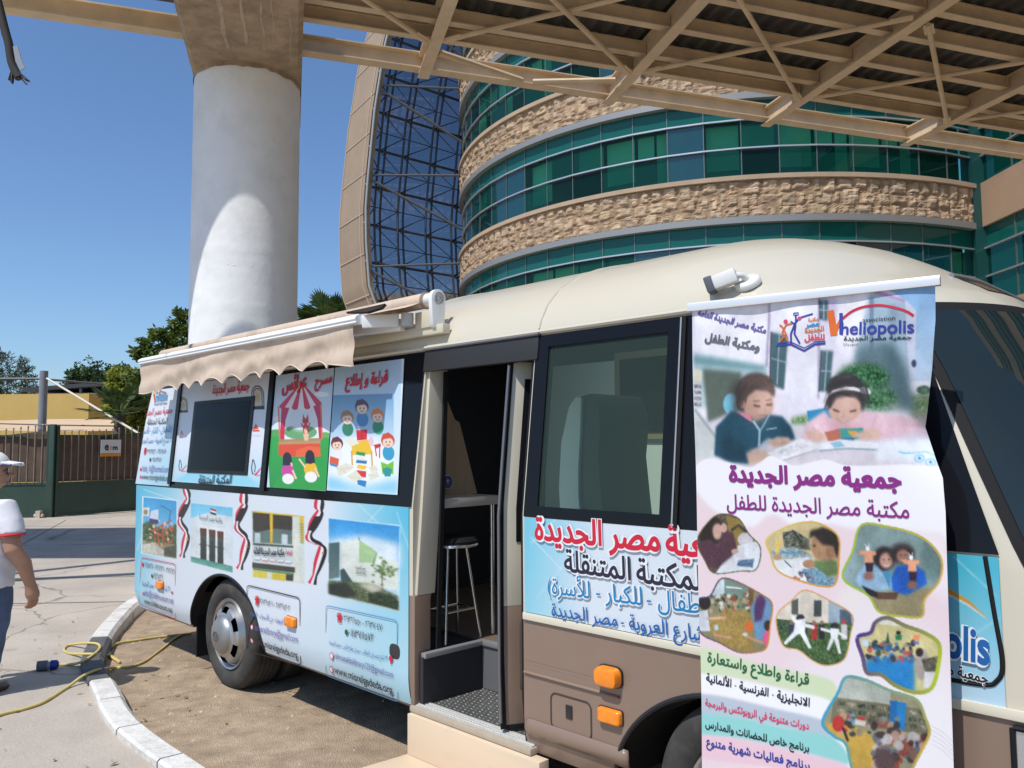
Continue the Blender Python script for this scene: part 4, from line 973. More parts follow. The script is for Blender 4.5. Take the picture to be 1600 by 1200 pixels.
# doorway: sill, posts, lintel, folded leaf
sill_m = mat('worn sill metal', (.55, .54, .50), .5, metal=.2, var=.15, vscale=20, stretch=(1, 8, 8))
g = MB(); g.box(Bb(3.335, -.02, .335), Bb(2.49, .085, .364)); g.build('door_sill', mat('sill edge', (.40, .34, .26), .6, var=.1, vscale=9), bus, bevel=.006)
g = MB(); g.box(Bb(3.31, .0, .3645), Bb(2.5, .075, .369))
for y in (.015, .035, .055): g.box(Bb(3.31, y, .369), Bb(2.5, y + .006, .373))
g.build('sill_track', sill_m, bus)
plate = mat('diamond plate floor', (.105, .105, .10), .45, metal=.3, var=.2, vscale=10); plate2 = mat('diamond plate stud', (.36, .36, .34), .4, metal=.4)
g = MB(); g.box(Bb(3.298, .085, .362), Bb(2.562, .449, .366)); k = 0
for i in range(24):
    for j in range(12):
        s, y = 3.28 - i * .0305 - (.015 if j % 2 else 0), .10 + j * .029
        dx, dy = (.010, .003) if (i + j) % 2 else (.003, .010); g.add([Bb(s - dx, y - dy * .3, .3662), Bb(s, y - dy, .3662), Bb(s + dx, y + dy * .3, .3662), Bb(s, y + dy, .3662), Bb(s, y, .3695)], [(0, 1, 4), (1, 2, 4), (2, 3, 4), (3, 0, 4)], 1)
g.build('step_floor', [plate, plate2], bus)
g = MB(); g.box(Bb(3.299, .02, .37), Bb(3.275, .449, .60)); g.build('step_side_panel', mat('dark step panel', (.022, .023, .028), .7), bus)
g = MB(); g.box(Bb(3.274, .425, .37), Bb(2.56, .449, .60)); g.build('step_riser', mat('grey step riser', (.12, .12, .125), .6), bus)
g = MB(); g.box(Bb(3.30, .025, .596), Bb(3.262, .45, .622)); g.box(Bb(3.262, .412, .596), Bb(2.56, .45, .622)); g.build('step_nosing', mat('nosing', (.30, .30, .31), .45, metal=.4), bus, bevel=.004)
g = MB(); g.box(Bb(6.6, .45, .601), Bb(1.0, 1.95, .616)); g.build('cabin_floor', mat('cabin floor', (.14, .10, .07), .6), bus)
g = MB(); g.box(Bb(3.345, -.004, .365), Bb(3.315, .10, .905)); g.build('door_post', brown, bus, bevel=.004); g = MB(); g.box(Bb(3.345, .012, .905), Bb(3.315, .13, 2.085))
g.v = [(x, y + yl(z), z) for x, y, z in g.v]; g.build('door_post', beige, bus, bevel=.004)
g = MB(); g.box(Bb(3.312, .10, .37), Bb(3.300, .125, 2.06)); g.v = [(x, y + yl(z), z) for x, y, z in g.v]; g.build('door_seal', rubber, bus)
g = MB(); g.box((0, 0, 0), (1, 1, 1), 0, lambda a, b, c: surf(3.345 - .83 * a, 2.055 + .125 * c, -.03 + .045 * b)); g.build('door_lintel', mat('lintel black', (.022, .021, .021), .5), bus, bevel=.008)
g = MB(); g.tube([surf(q, 2.172, .02) for q in np.linspace(2.51, 3.35, 6)], .007, 6); g.build('door_rail', mat('rail', (.16, .15, .16), .4), bus)
LA_, LB_ = (2.705, .030), (2.632, .165)
def leafp(u, w_, z): return Bb(LA_[0] + (LB_[0] - LA_[0]) * u + .62 * w_, LA_[1] + (LB_[1] - LA_[1]) * u + .78 * w_ + yl(z) * .9, z)
def lbox(u0, u1, w0, w1, z0, z1, m, name, parent, nz=6):
    g = MB(); g.rings([[leafp(u0, w0, z), leafp(u1, w0, z), leafp(u1, w1, z), leafp(u0, w1, z)] for z in np.linspace(z0, z1, nz)]); return g.build(name, m, parent, bevel=.004)
dl = lbox(.0, 1, .0, .035, .40, .93, brown, 'entry_door', bus); dl['label'] = 'folded door leaf with brown lower half'
lbox(0, 1, .0, .035, .93, 2.06, beige, 'door_upper', dl)
lbox(-.16, .02, -.012, .05, .385, 2.07, rubber, 'door_edge_seal', dl); lbox(.98, 1.12, -.01, .045, .37, 2.07, rubber, 'door_edge_seal', dl); lbox(0, 1, -.002, .037, .378, .40, rubber, 'door_edge_seal', dl)
lbox(.42, .98, -.006, .04, 1.22, 1.98, gl_black, 'door_glass', dl); lbox(.5, .97, -.005, .0, .56, .86, mat('brown recess', (.13, .085, .065), .5), 'door_recess', dl)
g = MB(); g.tube([leafp(-.10, -.02, z) for z in np.linspace(.42, 2.04, 8)], .008, 8); g.build('door_rod', mat('grey rod', (.18, .18, .19), .3, metal=.5), dl, smooth=1)
g = MB(); g.tube([surf(2.56, z, -.02) for z in np.linspace(.37, 2.06, 10)], .012, 8); g.build('door_seal', rubber, bus, smooth=1)
g = MB(); g.box((0, 0, 0), (1, 1, 1), 0, lambda a, b, c: surf(2.545 - .03 * a, .36 + 1.8 * c, -.05 + .052 * b)); g.build('door_post', rubber, bus)

# cabin seen through the doorway and the window
wood = mat('wood veneer', (.36, .245, .15), .5, var=.16, vscale=5, stretch=(9, 9, .8))
g = MB(); g.prism([Bb(3.55, .20, 1.385), Bb(3.55, .64, 1.385), Bb(3.55, .505, 1.80), Bb(3.55, .47, 1.815), Bb(3.55, .336, 2.07), Bb(3.55, .20, 2.07)], (-.03, 0, 0)); pn = g.build('wood_panel', wood, bus)
g = MB(); g.lathe([(.036, 0), (.036, .002)], Bb(3.546, .41, 1.46), 'x', 30); g.build('round_sticker', mat('sticker blue', (.02, .04, .20), .4), pn)
g = MB(); g.lathe([(.040, 0), (.040, .001)], Bb(3.5475, .41, 1.46), 'x', 30); g.build('sticker_rim', mat('sticker white', (.6, .62, .66), .5), pn)
g = MB(); s_ = lambda x, y, l: Bb(3.543 - l, .41 + x, 1.46 + y); put_text(g, '↑', (-.012, -.014), (.012, -.014), s_, 1.2, .03); g.build('sticker_arrow', MATS['sticker white'], pn)
g = MB(); g.box(Bb(3.58, .14, 1.335), Bb(3.32, .60, 1.385)); g.build('desk_ledge', mat('pale laminate', (.46, .42, .37), .5), bus, bevel=.004)
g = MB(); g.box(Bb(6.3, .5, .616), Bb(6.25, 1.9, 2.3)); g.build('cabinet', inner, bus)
chrome = mat('chrome tube', (.72, .72, .72), .22, metal=.9)
st = thing('bar_stool', 'chrome bar stool standing just inside the bus doorway', 'stool', (0, 0, 0)); st.location = tuple(bo); st.rotation_euler = (0, 0, TH - math.pi / 2)
def chair_leg(a, b, r=.008, nm='leg', par=st): g = MB(); g.tube([a, b], r, 8); g.build(nm, chrome, par, smooth=1)
for a, b in ((Bb(3.50, .20, .62), Bb(3.46, .26, 1.12)), (Bb(3.34, .22, .62), Bb(3.38, .27, 1.12)), (Bb(3.52, .46, .62), Bb(3.47, .41, 1.12)), (Bb(3.34, .47, .62), Bb(3.38, .40, 1.12))): chair_leg(a, b)
g = MB(); g.rings([[Bb(3.42 + r * math.cos(a), .335 + r * math.sin(a), z) for a in np.linspace(0, 2 * math.pi, 28, endpoint=False)] for r, z in ((.10, 1.12), (.135, 1.13), (.14, 1.15), (.125, 1.17), (.05, 1.178))]); g.build('seat', rubber, st, smooth=.8)
g = MB(); g.tube([Bb(3.42 + .138 * math.cos(a), .335 + .138 * math.sin(a), 1.128) for a in np.linspace(0, 2 * math.pi, 28)], .008, 6); g.build('seat_ring', chrome, st, smooth=1)
g = MB(); P4 = [Bb(3.485, .225, .78), Bb(3.355, .235, .78), Bb(3.355, .45, .78), Bb(3.50, .445, .78)]; g.tube(P4 + P4[:1], .007, 6); g.build('foot_rest', chrome, st, smooth=1)
for a_, b_, r_ in ((Bb(3.35, .57, .62), Bb(3.35, .57, 1.335), .013), (Bb(3.55, .18, .62), Bb(3.55, .18, 1.335), .011), (Bb(3.30, .62, .62), Bb(3.42, .78, 1.30), .008)): g = MB(); g.tube([a_, b_], r_, 8); g.build('desk_leg', chrome, bus, smooth=1)
# the big seat behind the window
seatd = mat('seat charcoal', (.035, .037, .038), .7); seatl = mat('seat pale side', (.60, .66, .62), .6)
def seat(sx_, nm):
    prof = [(-.10, 1.02), (-.13, 1.15), (-.145, 1.45), (-.125, 1.68), (-.07, 1.86), (-.01, 1.92), (.06, 1.93), (.10, 1.88), (.12, 1.76), (.10, 1.6), (.13, 1.3), (.24, 1.02)]
    def mk(y0_, y1_, sc=1.): g = MB(); g.prism([Bb(sx_ - a * sc, y0_, z) for a, z in prof], (0, y1_ - y0_, 0)); return g
    o = mk(.60, 1.02).build(nm, seatd, bus, bevel=.02)
    p2 = [(-.10, 1.02), (-.13, 1.15), (-.145, 1.45), (-.125, 1.68), (-.07, 1.86), (-.02, 1.915), (.015, 1.90), (.005, 1.72), (-.01, 1.55), (-.012, 1.40), (.01, 1.2), (.03, 1.02)]
    g = MB(); g.prism([Bb(sx_ - a, .575, z) for a, z in p2], (0, .022, 0)); g.build('seat_side', seatl, o, bevel=.004)
    g = MB(); g.box(Bb(sx_ + .1, .62, .9), Bb(sx_ - .45, 1.02, 1.03)); g.build('seat_cushion', seatd, o, bevel=.03)
seat(2.70, 'seat_back')
g = MB(); g.box(Bb(4.55, 1.90, .7), Bb(1.75, 1.925, 2.5)); g.build('lining_panel', innerw, bus)
g = MB(); g.box(Bb(4.62, .62, .62), Bb(4.58, 1.95, 2.45)); g.build('doorway_dark_sheet', inner, bus)  # near-black sheet added to stand for the deep shade behind the doorway
g = MB(); g.box(Bb(3.48, 1.875, 1.70), Bb(2.9, 1.899, 2.30)); fw = g.build('far_window_frame', mat('tan window frame', (.30, .23, .13), .6), bus)
g = MB(); g.box(Bb(3.43, 1.865, 1.75), Bb(2.95, 1.874, 2.25)); g.build('far_window', gl_black, fw)

hm_ = bpy.data.materials.new('milky added roof light'); hm_.use_nodes = True; _t = hm_.node_tree; _tl = _t.nodes.new('ShaderNodeBsdfTranslucent'); _tl.inputs[0].default_value = (.85, .85, .82, 1); _tp = _t.nodes.new('ShaderNodeBsdfTransparent'); _tp.inputs[0].default_value = (.9, .9, .88, 1); _mx = _t.nodes.new('ShaderNodeMixShader'); _mx.inputs[0].default_value = .65; _t.links.new(_tl.outputs[0], _mx.inputs[1]); _t.links.new(_tp.outputs[0], _mx.inputs[2]); _t.links.new(_mx.outputs[0], _t.nodes['Material Output'].inputs[0])
g = MB(); g.add([Bb(3.6, .80, 2.60), Bb(1.85, .80, 2.60), Bb(1.85, 1.55, 2.60), Bb(3.6, 1.55, 2.60)], [(0, 1, 2, 3)]); g.build('added_roof_light', hm_, bus)  # translucent cover of the unseen opening, added to brighten the cabin
# small fittings
g = MB(); wh = mat('white plastic', (.70, .69, .66), .4)
cc = np.array(surf(1.50, 2.262, .0)); cm = MB()
n_ = np.array((0, -.62, .78))
for d, r in ((0., .055), (.018, .055), (.024, .045)): pass
g.rings([[tuple(cc + n_ * d + np.array((math.cos(a) * r, 0, 0)) + np.array((0, .78, .62)) * math.sin(a) * r) for a in np.linspace(0, 2 * math.pi, 24, endpoint=False)] for d, r in ((0, .05), (.016, .05), (.024, .042))])
cmo = g.build('camera_mount', wh, bus, smooth=.8)
g = MB(); g.tube([cc + n_ * .02, cc + np.array((-.004, -.035, .032)), cc + np.array((-.03, -.05, .034))], [.014, .012, .012], 10); g.build('swivel', wh, cmo, smooth=1)
g = MB(); q0, q1 = cc + np.array((-.018, -.050, .034)), cc + np.array((-.115, -.085, .002)); g.bar(q0, q1, .055, .055); g.build('camera_body', wh, cmo, bevel=.012)
g = MB(); dd = (q1 - q0) / np.linalg.norm(q1 - q0); g.bar(q1 - dd * .02, q1 + dd * .012, .064, .064); g.build('camera_hood', mat('hood grey', (.09, .10, .12), .4), cmo, bevel=.008)
# roof seams
g = MB()
for q in (2.53, 3.62, 4.9, 6.1): g.tube([surf(q, z, .002) for z in np.linspace(2.2, 2.6, 14)], .005, 5)
g.build('roof_seam', beige, bus, smooth=1)

# ------------------------------------------------------------------ the awning on the cantrail
aw_w = mat('white awning rail', (.80, .80, .78), .35, coat=.1)
fab = mat('beige awning cloth', (.56, .445, .345), .9, var=.07, vscale=4, bump=.1, bscale=200, dirt=(.17, .125, .09), dscale=2.0, damount=.85)
AP = .27; AZ = 2.345
def A(s, out, z): return Bb(s, .085 - out, z)
AL, AR = 6.63, 3.60
g = MB(); prof = [(AP - .065, -.012), (AP - .06, .012), (AP - .04, .022), (AP - .012, .020), (AP - .010, .014), (AP + .002, .012), (AP + .004, .006), (AP + .010, .003), (AP + .012, -.008), (AP + .005, -.012), (AP + .007, -.026), (AP - .02, -.034), (AP - .05, -.030)]
RO = .135
def zbar(s): return AZ + .008 * (s - AR) / 3
g.rings([[A(s, o, zbar(s) + z) for o, z in prof] for s in (AL, AR - .02)]); aw = g.build('awning', aw_w, bus, smooth=.6); aw['label'] = 'white front rail of the part-open awning'
ns = 220; us = np.linspace(0, 1, ns); g = MB()
def scal(u):
    s = AL + (AR + .03 - AL) * u; k = (u - .135) / .78 * 9.0
    base = .222 - .03 * u
    if u < .125: return .255 + .01 * math.sin(u * 40)
    if u > .915: return base + .035 * (u - .915) / .085
    return base - .055 * (abs(math.sin(math.pi * k)) ** .8) + .03
rows = 12
def val(u, v):
    s = AL + (AR + .03 - AL) * u; L_ = scal(u) * (.9 if u < .1 else 1); z = zbar(s) - .03 - L_ * v
    o = AP - .015 + .012 * math.sin(u * 19) * v + .008 * math.sin(u * 47 + 1) * v * v + .02 * v * (1 if u > .9 else 0) * math.sin((u - .9) * 30) + .006 * math.sin(v * 9 + u * 13)
    return A(s, o, z)
g.grid(val, us, np.linspace(0, 1, rows)); vl = g.build('valance', fab, aw, smooth=1)
g = MB(); g.tube([np.array(val(u, 1)) + np.array((0, -.001, 0)) for u in us[::2]], .0035, 4); g.build('valance_hem', mat('hem', (.62, .52, .42), .9), aw, smooth=1)
def roll(u, v):
    s = AL - .06 + (AR - .26 - AL + .06) * u; z = zbar(s) + .012 + .078 * v - .03 * math.sin(v * math.pi) * .4; return A(s, (AP - .03) * (1 - v) - .03 * v, z + .02 * v)
g = MB(); g.grid(roll, np.linspace(0, 1, 30), np.linspace(0, 1, 6)); g.build('canopy_cloth', fab, aw, smooth=1)
rc = lambda s, a, r: A(s, .0 + r * math.cos(a), 2.435 + r * math.sin(a))
g = MB(); g.rings([[rc(s, a, .042) for a in np.linspace(0, 2 * math.pi, 20, endpoint=False)] for s in (AL + .2, AR - .28)]); g.build('roller_cloth', fab, aw, smooth=.8)
g = MB(); g.rings([[rc(s, a, .036) for a in np.linspace(0, 2 * math.pi, 20, endpoint=False)] for s in (AR - .28, AR - .335)]); g.rings([[rc(s, a, .046) for a in np.linspace(0, 2 * math.pi, 20, endpoint=False)] for s in (AR - .262, AR - .278)], 1); g.build('roller_drum', [wh, mat('roller band', (.28, .20, .15), .6)], aw, smooth=.8)
g = MB(); s_ = AR - .34; cap = [rc(s_, a, .047) for a in np.linspace(-.15, math.pi + .15, 16)] + [A(s_, -.040, 2.30), A(s_, -.025, 2.28), A(s_, .025, 2.28), A(s_, .038, 2.30)]
g.prism(cap, Vector(A(s_ - .028, 0, 0)) - Vector(A(s_, 0, 0))); ec = g.build('end_cap', aw_w, aw, bevel=.006)
g = MB()
for r in (.034, .018): g.rings([[tuple(np.array(rc(s_ - .029, a, rr2)) + np.array((dx, 0, 0))) for rr2, dx in ((r, 0), (r, .006), (r - .008, .006), (r - .008, 0))] for a in np.linspace(0, 2 * math.pi, 30)], caps=False)
g.build('end_cap_ring', mat('cap grey', (.42, .42, .40), .5), aw, smooth=.8)
g = MB(); g.prism([A(AR - .02, AP - .09, AZ + .055), A(AR + .10, AP - .02, AZ + .035), A(AR - .06, AP - .05, AZ + .02), A(AR - .10, AP - .11, AZ + .045), A(AR - .12, AP - .12, AZ + .065)], (0, -.012, .01)); g.build('torn_cloth', mat('dark torn cloth', (.02, .014, .012), .9), aw)
g = MB(); g.bar(A(AR - .02, AP - .03, AZ - .02), A(AR - .13, .08, 2.335), .03, .07); g.bar(A(AR + .55, AP - .06, AZ - .03), A(AR - .13, .05, 2.315), .045, .065); g.build('folding_arm', aw_w, aw, bevel=.008)
g = MB()
for a, b, r in ((A(AR - .10, .09, 2.30), A(AR - .10, .09, 2.375), .028), (A(AR - .18, .06, 2.30), A(AR - .18, .06, 2.37), .034)): g.tube([a, b], r, 14)
g.bar(A(AR - .06, .12, 2.335), A(AR - .10, .09, 2.335), .05, .05); g.build('arm_joint', mat('cast joint', (.50, .50, .48), .45, metal=.3), aw, smooth=.7)
g = MB(); g.bar(A(AL + .3, -.01, 2.272), A(AR - .42, -.01, 2.272), .05, .05); g.bar(A(AR - .2, -.0, 2.33), A(AR - .34, 0, 2.33), .05, .09); g.build('support_bar', mat('cream bar', (.58, .53, .40), .45), aw, bevel=.006)

# ================================================================== PRINTED PANELS
class Art:
    """a small painter for printed artwork; coordinates are given as points of the photograph and mapped into the panel's own plane"""
    def __init__(s, to_ab, a0, a1, b0, b1, ra, rb, bg):
        s.f = to_ab; s.a0, s.a1, s.b0, s.b1 = a0, a1, b0, b1
        s.W = max(8, int(abs(a1 - a0) * ra)); s.H = max(8, int(abs(b1 - b0) * rb)); s.buf = np.zeros((s.H, s.W, 3)) + np.array(bg, float)
        s.rs = np.random.default_rng(3); s.T = None
    def xy(s, p):
        if s.T: p = s.T(p)
        a, b = s.f(p); return ((a - s.a0) / (s.a1 - s.a0) * s.W, (s.b1 - b) / (s.b1 - s.b0) * s.H)
    def mask(s, pts, soft=0.):
        P = np.array([s.xy(p) for p in pts]); m = 3 + int(soft * 2.5)
        x0, x1 = max(0, int(P[:, 0].min()) - m), min(s.W, int(P[:, 0].max()) + m + 1); y0, y1 = max(0, int(P[:, 1].min()) - m), min(s.H, int(P[:, 1].max()) + m + 1)
        if x1 <= x0 or y1 <= y0: return None
        q = 3; X = (np.arange((x1 - x0) * q) + .5) / q + x0; Y = (np.arange((y1 - y0) * q) + .5) / q + y0
        M_ = np.zeros((len(Y), len(X)), bool)
        for i in range(len(P)):
            xa, ya = P[i]; xb, yb = P[i - 1]
            if ya == yb: continue
            sel = (ya > Y) != (yb > Y)
            if not sel.any(): continue
            xc = (xb - xa) * (Y[sel] - ya) / (yb - ya) + xa; M_[sel] ^= X[None, :] < xc[:, None]
        A_ = M_.reshape(y1 - y0, q, x1 - x0, q).mean((1, 3))
        if soft:
            k = np.exp(-.5 * (np.arange(-int(2 * soft) - 1, int(2 * soft) + 2) / soft) ** 2); k /= k.sum()
            A_ = np.apply_along_axis(lambda r: np.convolve(r, k, 'same'), 0, A_); A_ = np.apply_along_axis(lambda r: np.convolve(r, k, 'same'), 1, A_)
        return A_, x0, x1, y0, y1
    def poly(s, pts, col, soft=0., alpha=1., col2=None, noise=0.):
        r = s.mask(pts, soft)
        if r is None: return s
        A_, x0, x1, y0, y1 = r; c = np.zeros((y1 - y0, x1 - x0, 3)) + np.array(col, float)
        if col2 is not None: t = np.linspace(0, 1, y1 - y0)[:, None, None]; c = c * (1 - t) + np.array(col2, float) * t
        if noise:
            n = s.rs.normal(size=c.shape[:2]); n = (n + np.roll(n, 1, 0) + np.roll(n, 1, 1)) / 1.7; c = c + n[..., None] * noise
        a = (A_ * alpha)[..., None]; s.buf[y0:y1, x0:x1] = s.buf[y0:y1, x0:x1] * (1 - a) + c * a; return s
    def ell(s, cx, cy, rx, ry, col, rot=0., **k):
        c, n = math.cos(rot), math.sin(rot)
        return s.poly([(cx + rx * math.cos(t) * c - ry * math.sin(t) * n, cy + rx * math.cos(t) * n + ry * math.sin(t) * c) for t in np.linspace(0, 2 * math.pi, 28, endpoint=False)], col, **k)
    def line(s, pts, w_, col, **k):
        L_, R_ = [], []
        for i, p in enumerate(pts):
            a, b = np.array(pts[max(0, i - 1)], float), np.array(pts[min(len(pts) - 1, i + 1)], float); d = b - a; d = d / (np.linalg.norm(d) + 1e-9)
            ww = (w_[i] if hasattr(w_, '__len__') else w_) / 2; n = np.array((-d[1], d[0])) * ww; L_.append(tuple(np.array(p) + n)); R_.append(tuple(np.array(p) - n))
        return s.poly(L_ + R_[::-1], col, **k)
    def grain(s, pts, amp=.07, fine=4., blur=0., seed=1):
        """photographic unevenness of a printed picture: cloudy tone steps, fine grain, slight softness"""
        r = s.mask(pts, 1.)
        if r is None: return s
        A_, x0, x1, y0, y1 = r; h, w_ = y1 - y0, x1 - x0; rs = np.random.default_rng(seed); n = np.zeros((h, w_))
        for cell, a in ((26, 1.), (11, .8), (5, .6)):
            gx, gy = np.linspace(0, max(2, w_ / cell), w_), np.linspace(0, max(2, h / cell), h); g_ = rs.normal(size=(int(gy[-1]) + 3, int(gx[-1]) + 3)); ix, iy = gx.astype(int), gy.astype(int); fx, fy = (gx - ix), (gy - iy)[:, None]; fx = fx * fx * (3 - 2 * fx); fy = fy * fy * (3 - 2 * fy)
            n += a * ((g_[iy][:, ix] * (1 - fx) + g_[iy][:, ix + 1] * fx) * (1 - fy) + (g_[iy + 1][:, ix] * (1 - fx) + g_[iy + 1][:, ix + 1] * fx) * fy)
        B = s.buf[y0:y1, x0:x1].copy()
        if blur:
            for ax in (0, 1): B = B * (1 - blur) + blur * .5 * (np.roll(B, 1, ax) + np.roll(B, -1, ax))
        B = B * (1 + amp * n[..., None]) + rs.normal(size=(h, w_, 1)) * fine + rs.normal(size=(h, w_, 3)) * fine * .4
        a = A_[..., None]; s.buf[y0:y1, x0:x1] = s.buf[y0:y1, x0:x1] * (1 - a) + B * a; return s
    def strands(s, pts, n, col, w_=2., seed=1, spread=14, alpha=.6):
        rs = random.Random(seed)
        for i in range(n):
            o = (rs.gauss(0, spread), rs.gauss(0, spread)); k = rs.uniform(.6, 1.35); s.line([(x + o[0], y + o[1]) for x, y in pts], w_ * rs.uniform(.6, 1.4), tuple(min(255, c * k) for c in col), alpha=alpha)
        return s
    def crowd(s, pts, n, cols, r, seed=1):
        rs = random.Random(seed); xs = [p[0] for p in pts]; ys = [p[1] for p in pts]
        for i in range(n):
            p = (rs.uniform(min(xs), max(xs)), rs.uniform(min(ys), max(ys))); q = r * rs.uniform(.6, 1.3); s.ell(p[0], p[1], q, q * rs.uniform(.6, 1.4), rs.choice(cols), alpha=.85)
        return s
    def build(s, name, m, parent, pos, aLR=None, bow=1.):
        me = bpy.data.meshes.new(name); W_, H_ = s.W, s.H; vs = np.zeros((H_, W_, 3)); col = np.ones((H_, W_, 4))
        for j in range(H_):
            v = j / (H_ - 1); b = s.b1 + (s.b0 - s.b1) * v; aL, aR = aLR(b) if aLR else (s.a0, s.a1)
            for i in range(W_):
                a = aL + (aR - aL) * i / (W_ - 1); vs[j, i] = pos(a, b)
            if aLR:
                xi = np.clip(((aL + (aR - aL) * np.arange(W_) / (W_ - 1)) - s.a0) / (s.a1 - s.a0) * W_ - .5, 0, W_ - 1); i0 = np.floor(xi).astype(int); i1 = np.minimum(i0 + 1, W_ - 1); t = (xi - i0)[:, None]
                col[j, :, :3] = s.buf[j][i0] * (1 - t) + s.buf[j][i1] * t
            else: col[j, :, :3] = s.buf[j]
        col[..., :3] = lin(np.clip(col[..., :3], 0, 255)) * .80
        idx = np.arange(W_ * H_).reshape(H_, W_); f = np.stack([idx[:-1, :-1], idx[1:, :-1], idx[1:, 1:], idx[:-1, 1:]], -1).reshape(-1, 4)
        me.vertices.add(W_ * H_); me.vertices.foreach_set('co', vs.reshape(-1)); me.loops.add(f.size); me.loops.foreach_set('vertex_index', f.reshape(-1).astype(np.int32))
        me.polygons.add(len(f)); me.polygons.foreach_set('loop_start', np.arange(0, f.size, 4, dtype=np.int32)); me.polygons.foreach_set('loop_total', np.full(len(f), 4, np.int32))
        me.update(calc_edges=True); ca = me.color_attributes.new('print', 'FLOAT_COLOR', 'POINT'); ca.data.foreach_set('color', col.reshape(-1).astype(np.float32))
        me.polygons.foreach_set('use_smooth', [True] * len(f)); me.materials.append(m)
        o = bpy.data.objects.new(name, me); COL.objects.link(o); o.parent = parent; return o
vinyl = attr_mat('printed vinyl', .34, .15, bump=.12, bscale=3.5)
def ink(name, rgb): return mat('ink ' + name, tuple(lin(rgb) * .8), .45)
RED, NAVY, BLUE, CYAN, BLK, PUR = ink('red', (215, 28, 58)), ink('navy', (38, 38, 60)), ink('blue', (24, 100, 172)), ink('cyan', (22, 134, 192)), ink('black', (34, 34, 38)), ink('violet', (110, 95, 165))
GREY, WHT, ORG, MAG, GRN, PNK, SKYB = ink('grey', (110, 110, 120)), ink('white', (240, 244, 248)), ink('orange', (228, 110, 30)), ink('magenta', (142, 36, 132)), ink('green', (18, 104, 60)), ink('pink', (228, 70, 110)), ink('sky', (60, 150, 205))
LGO = ink('logo blue', (52, 62, 160))
INKS = [RED, NAVY, BLUE, CYAN, BLK, PUR, GREY, WHT, ORG, MAG, GRN, PNK, SKYB, LGO]
I = dict(RED=0, NAVY=1, BLUE=2, CYAN=3, BLK=4, PUR=5, GREY=6, WHT=7, ORG=8, MAG=9, GRN=10, PNK=11, SKY=12, LGO=13)
LOFF = .0115
def bpos(s, z, l): return surf(s, z, LOFF + l)
class Lettering:
    def __init__(s, at, fn): s.mb = MB(); s.at = at; s.fn = fn
    def t(s, txt, p, q, col, hs=1., bold=.015, halo=None):
        a, b = s.at(p), s.at(q)
        if halo is not None: put_text(s.mb, txt, a, b, s.fn, hs, bold + .055, I[halo], .0002)
        put_text(s.mb, txt, a, b, s.fn, hs, bold, I[col], .0008); return s
    def nat(s, txt, ref, p, q, start, col, hs=1., bold=.015, halo=None):
        """continue a line: same letter size as ref set between p and q, starting at photo point start"""
        a, b = s.at(p), s.at(q); wr = text_geo(ref, bold)[2]; wt = text_geo(txt, bold)[2]; d = ((b[0] - a[0]) * wt / wr, (b[1] - a[1]) * wt / wr); c = s.at(start)
        e = (c[0] + d[0], c[1] + d[1])
        if halo is not None: put_text(s.mb, txt, c, e, s.fn, hs, bold + .055, I[halo], .0002)
        put_text(s.mb, txt, c, e, s.fn, hs, bold, I[col], .0008); return s
    def line(s, pts, wd, col, lift=.0006):
        P = [Vector(s.at(p)) for p in pts]; n = len(P); rs_ = []
        for i in range(n):
            d = (P[min(n - 1, i + 1)] - P[max(0, i - 1)]).normalized(); m_ = Vector((-d.y, d.x)) * wd / 2; a, b = P[i] + m_, P[i] - m_; rs_.append([s.fn(a.x, a.y, lift), s.fn(b.x, b.y, lift)])
        s.mb.rings(rs_, I[col], caps=False, closed=False); return s
    def disc(s, p, r, col, lift=.0007, n=16):
        c = s.at(p); s.mb.add([s.fn(c[0] + r * math.cos(t), c[1] + r * math.sin(t), lift) for t in np.linspace(0, 2 * math.pi, n, endpoint=False)], [tuple(range(n))], I[col]); return s
    def done(s, parent, name='lettering'): return s.mb.build(name, INKS, parent, fix=False)
BA = lambda p: bus_at(p)

# ---- long side panel under the windows
art = Art(BA, 7.19, 3.365, .350, 1.350, 118, 250, (226, 234, 243))
def zz5(p): return (200 + p[0] / 3.478, 560 + p[1] / 3.478)
def zz6(p): return (200 + p[0] / 3.478, 850 + p[1] / 3.478)
H_, W_ = art.buf.shape[:2]; X_, Y_ = np.meshgrid(np.linspace(0, 1, W_), np.linspace(0, 1, H_))
cy = np.array((74, 188, 222.)); pale = np.array((186, 222, 234.))
def wash(wt, c): art.buf = art.buf * (1 - wt[..., None]) + c * wt[..., None]
wash(np.clip(1.15 - X_ * 4.2 - Y_ * .5, 0, 1) * .9, cy); wash(np.clip((X_ - .80) * 4.6, 0, 1) * np.clip(1.05 - .55 * Y_, 0, 1), cy); wash(np.clip((X_ - .72) * 2.2 + (Y_ - .6), 0, .75), pale)
wash(np.clip(.35 - abs(X_ - .16), 0, .3) * np.clip(.5 - Y_, 0, 1) * 2, cy)
for (a, b) in (((560, 788), (625, 850)), ((600, 789), (545, 850)), ((620, 800), (640, 860)), ((225, 765), (300, 790)), ((240, 790), (215, 860))): art.line([a, b], 1.6, (235, 246, 250), alpha=.5, soft=.5)
art.T = zz5
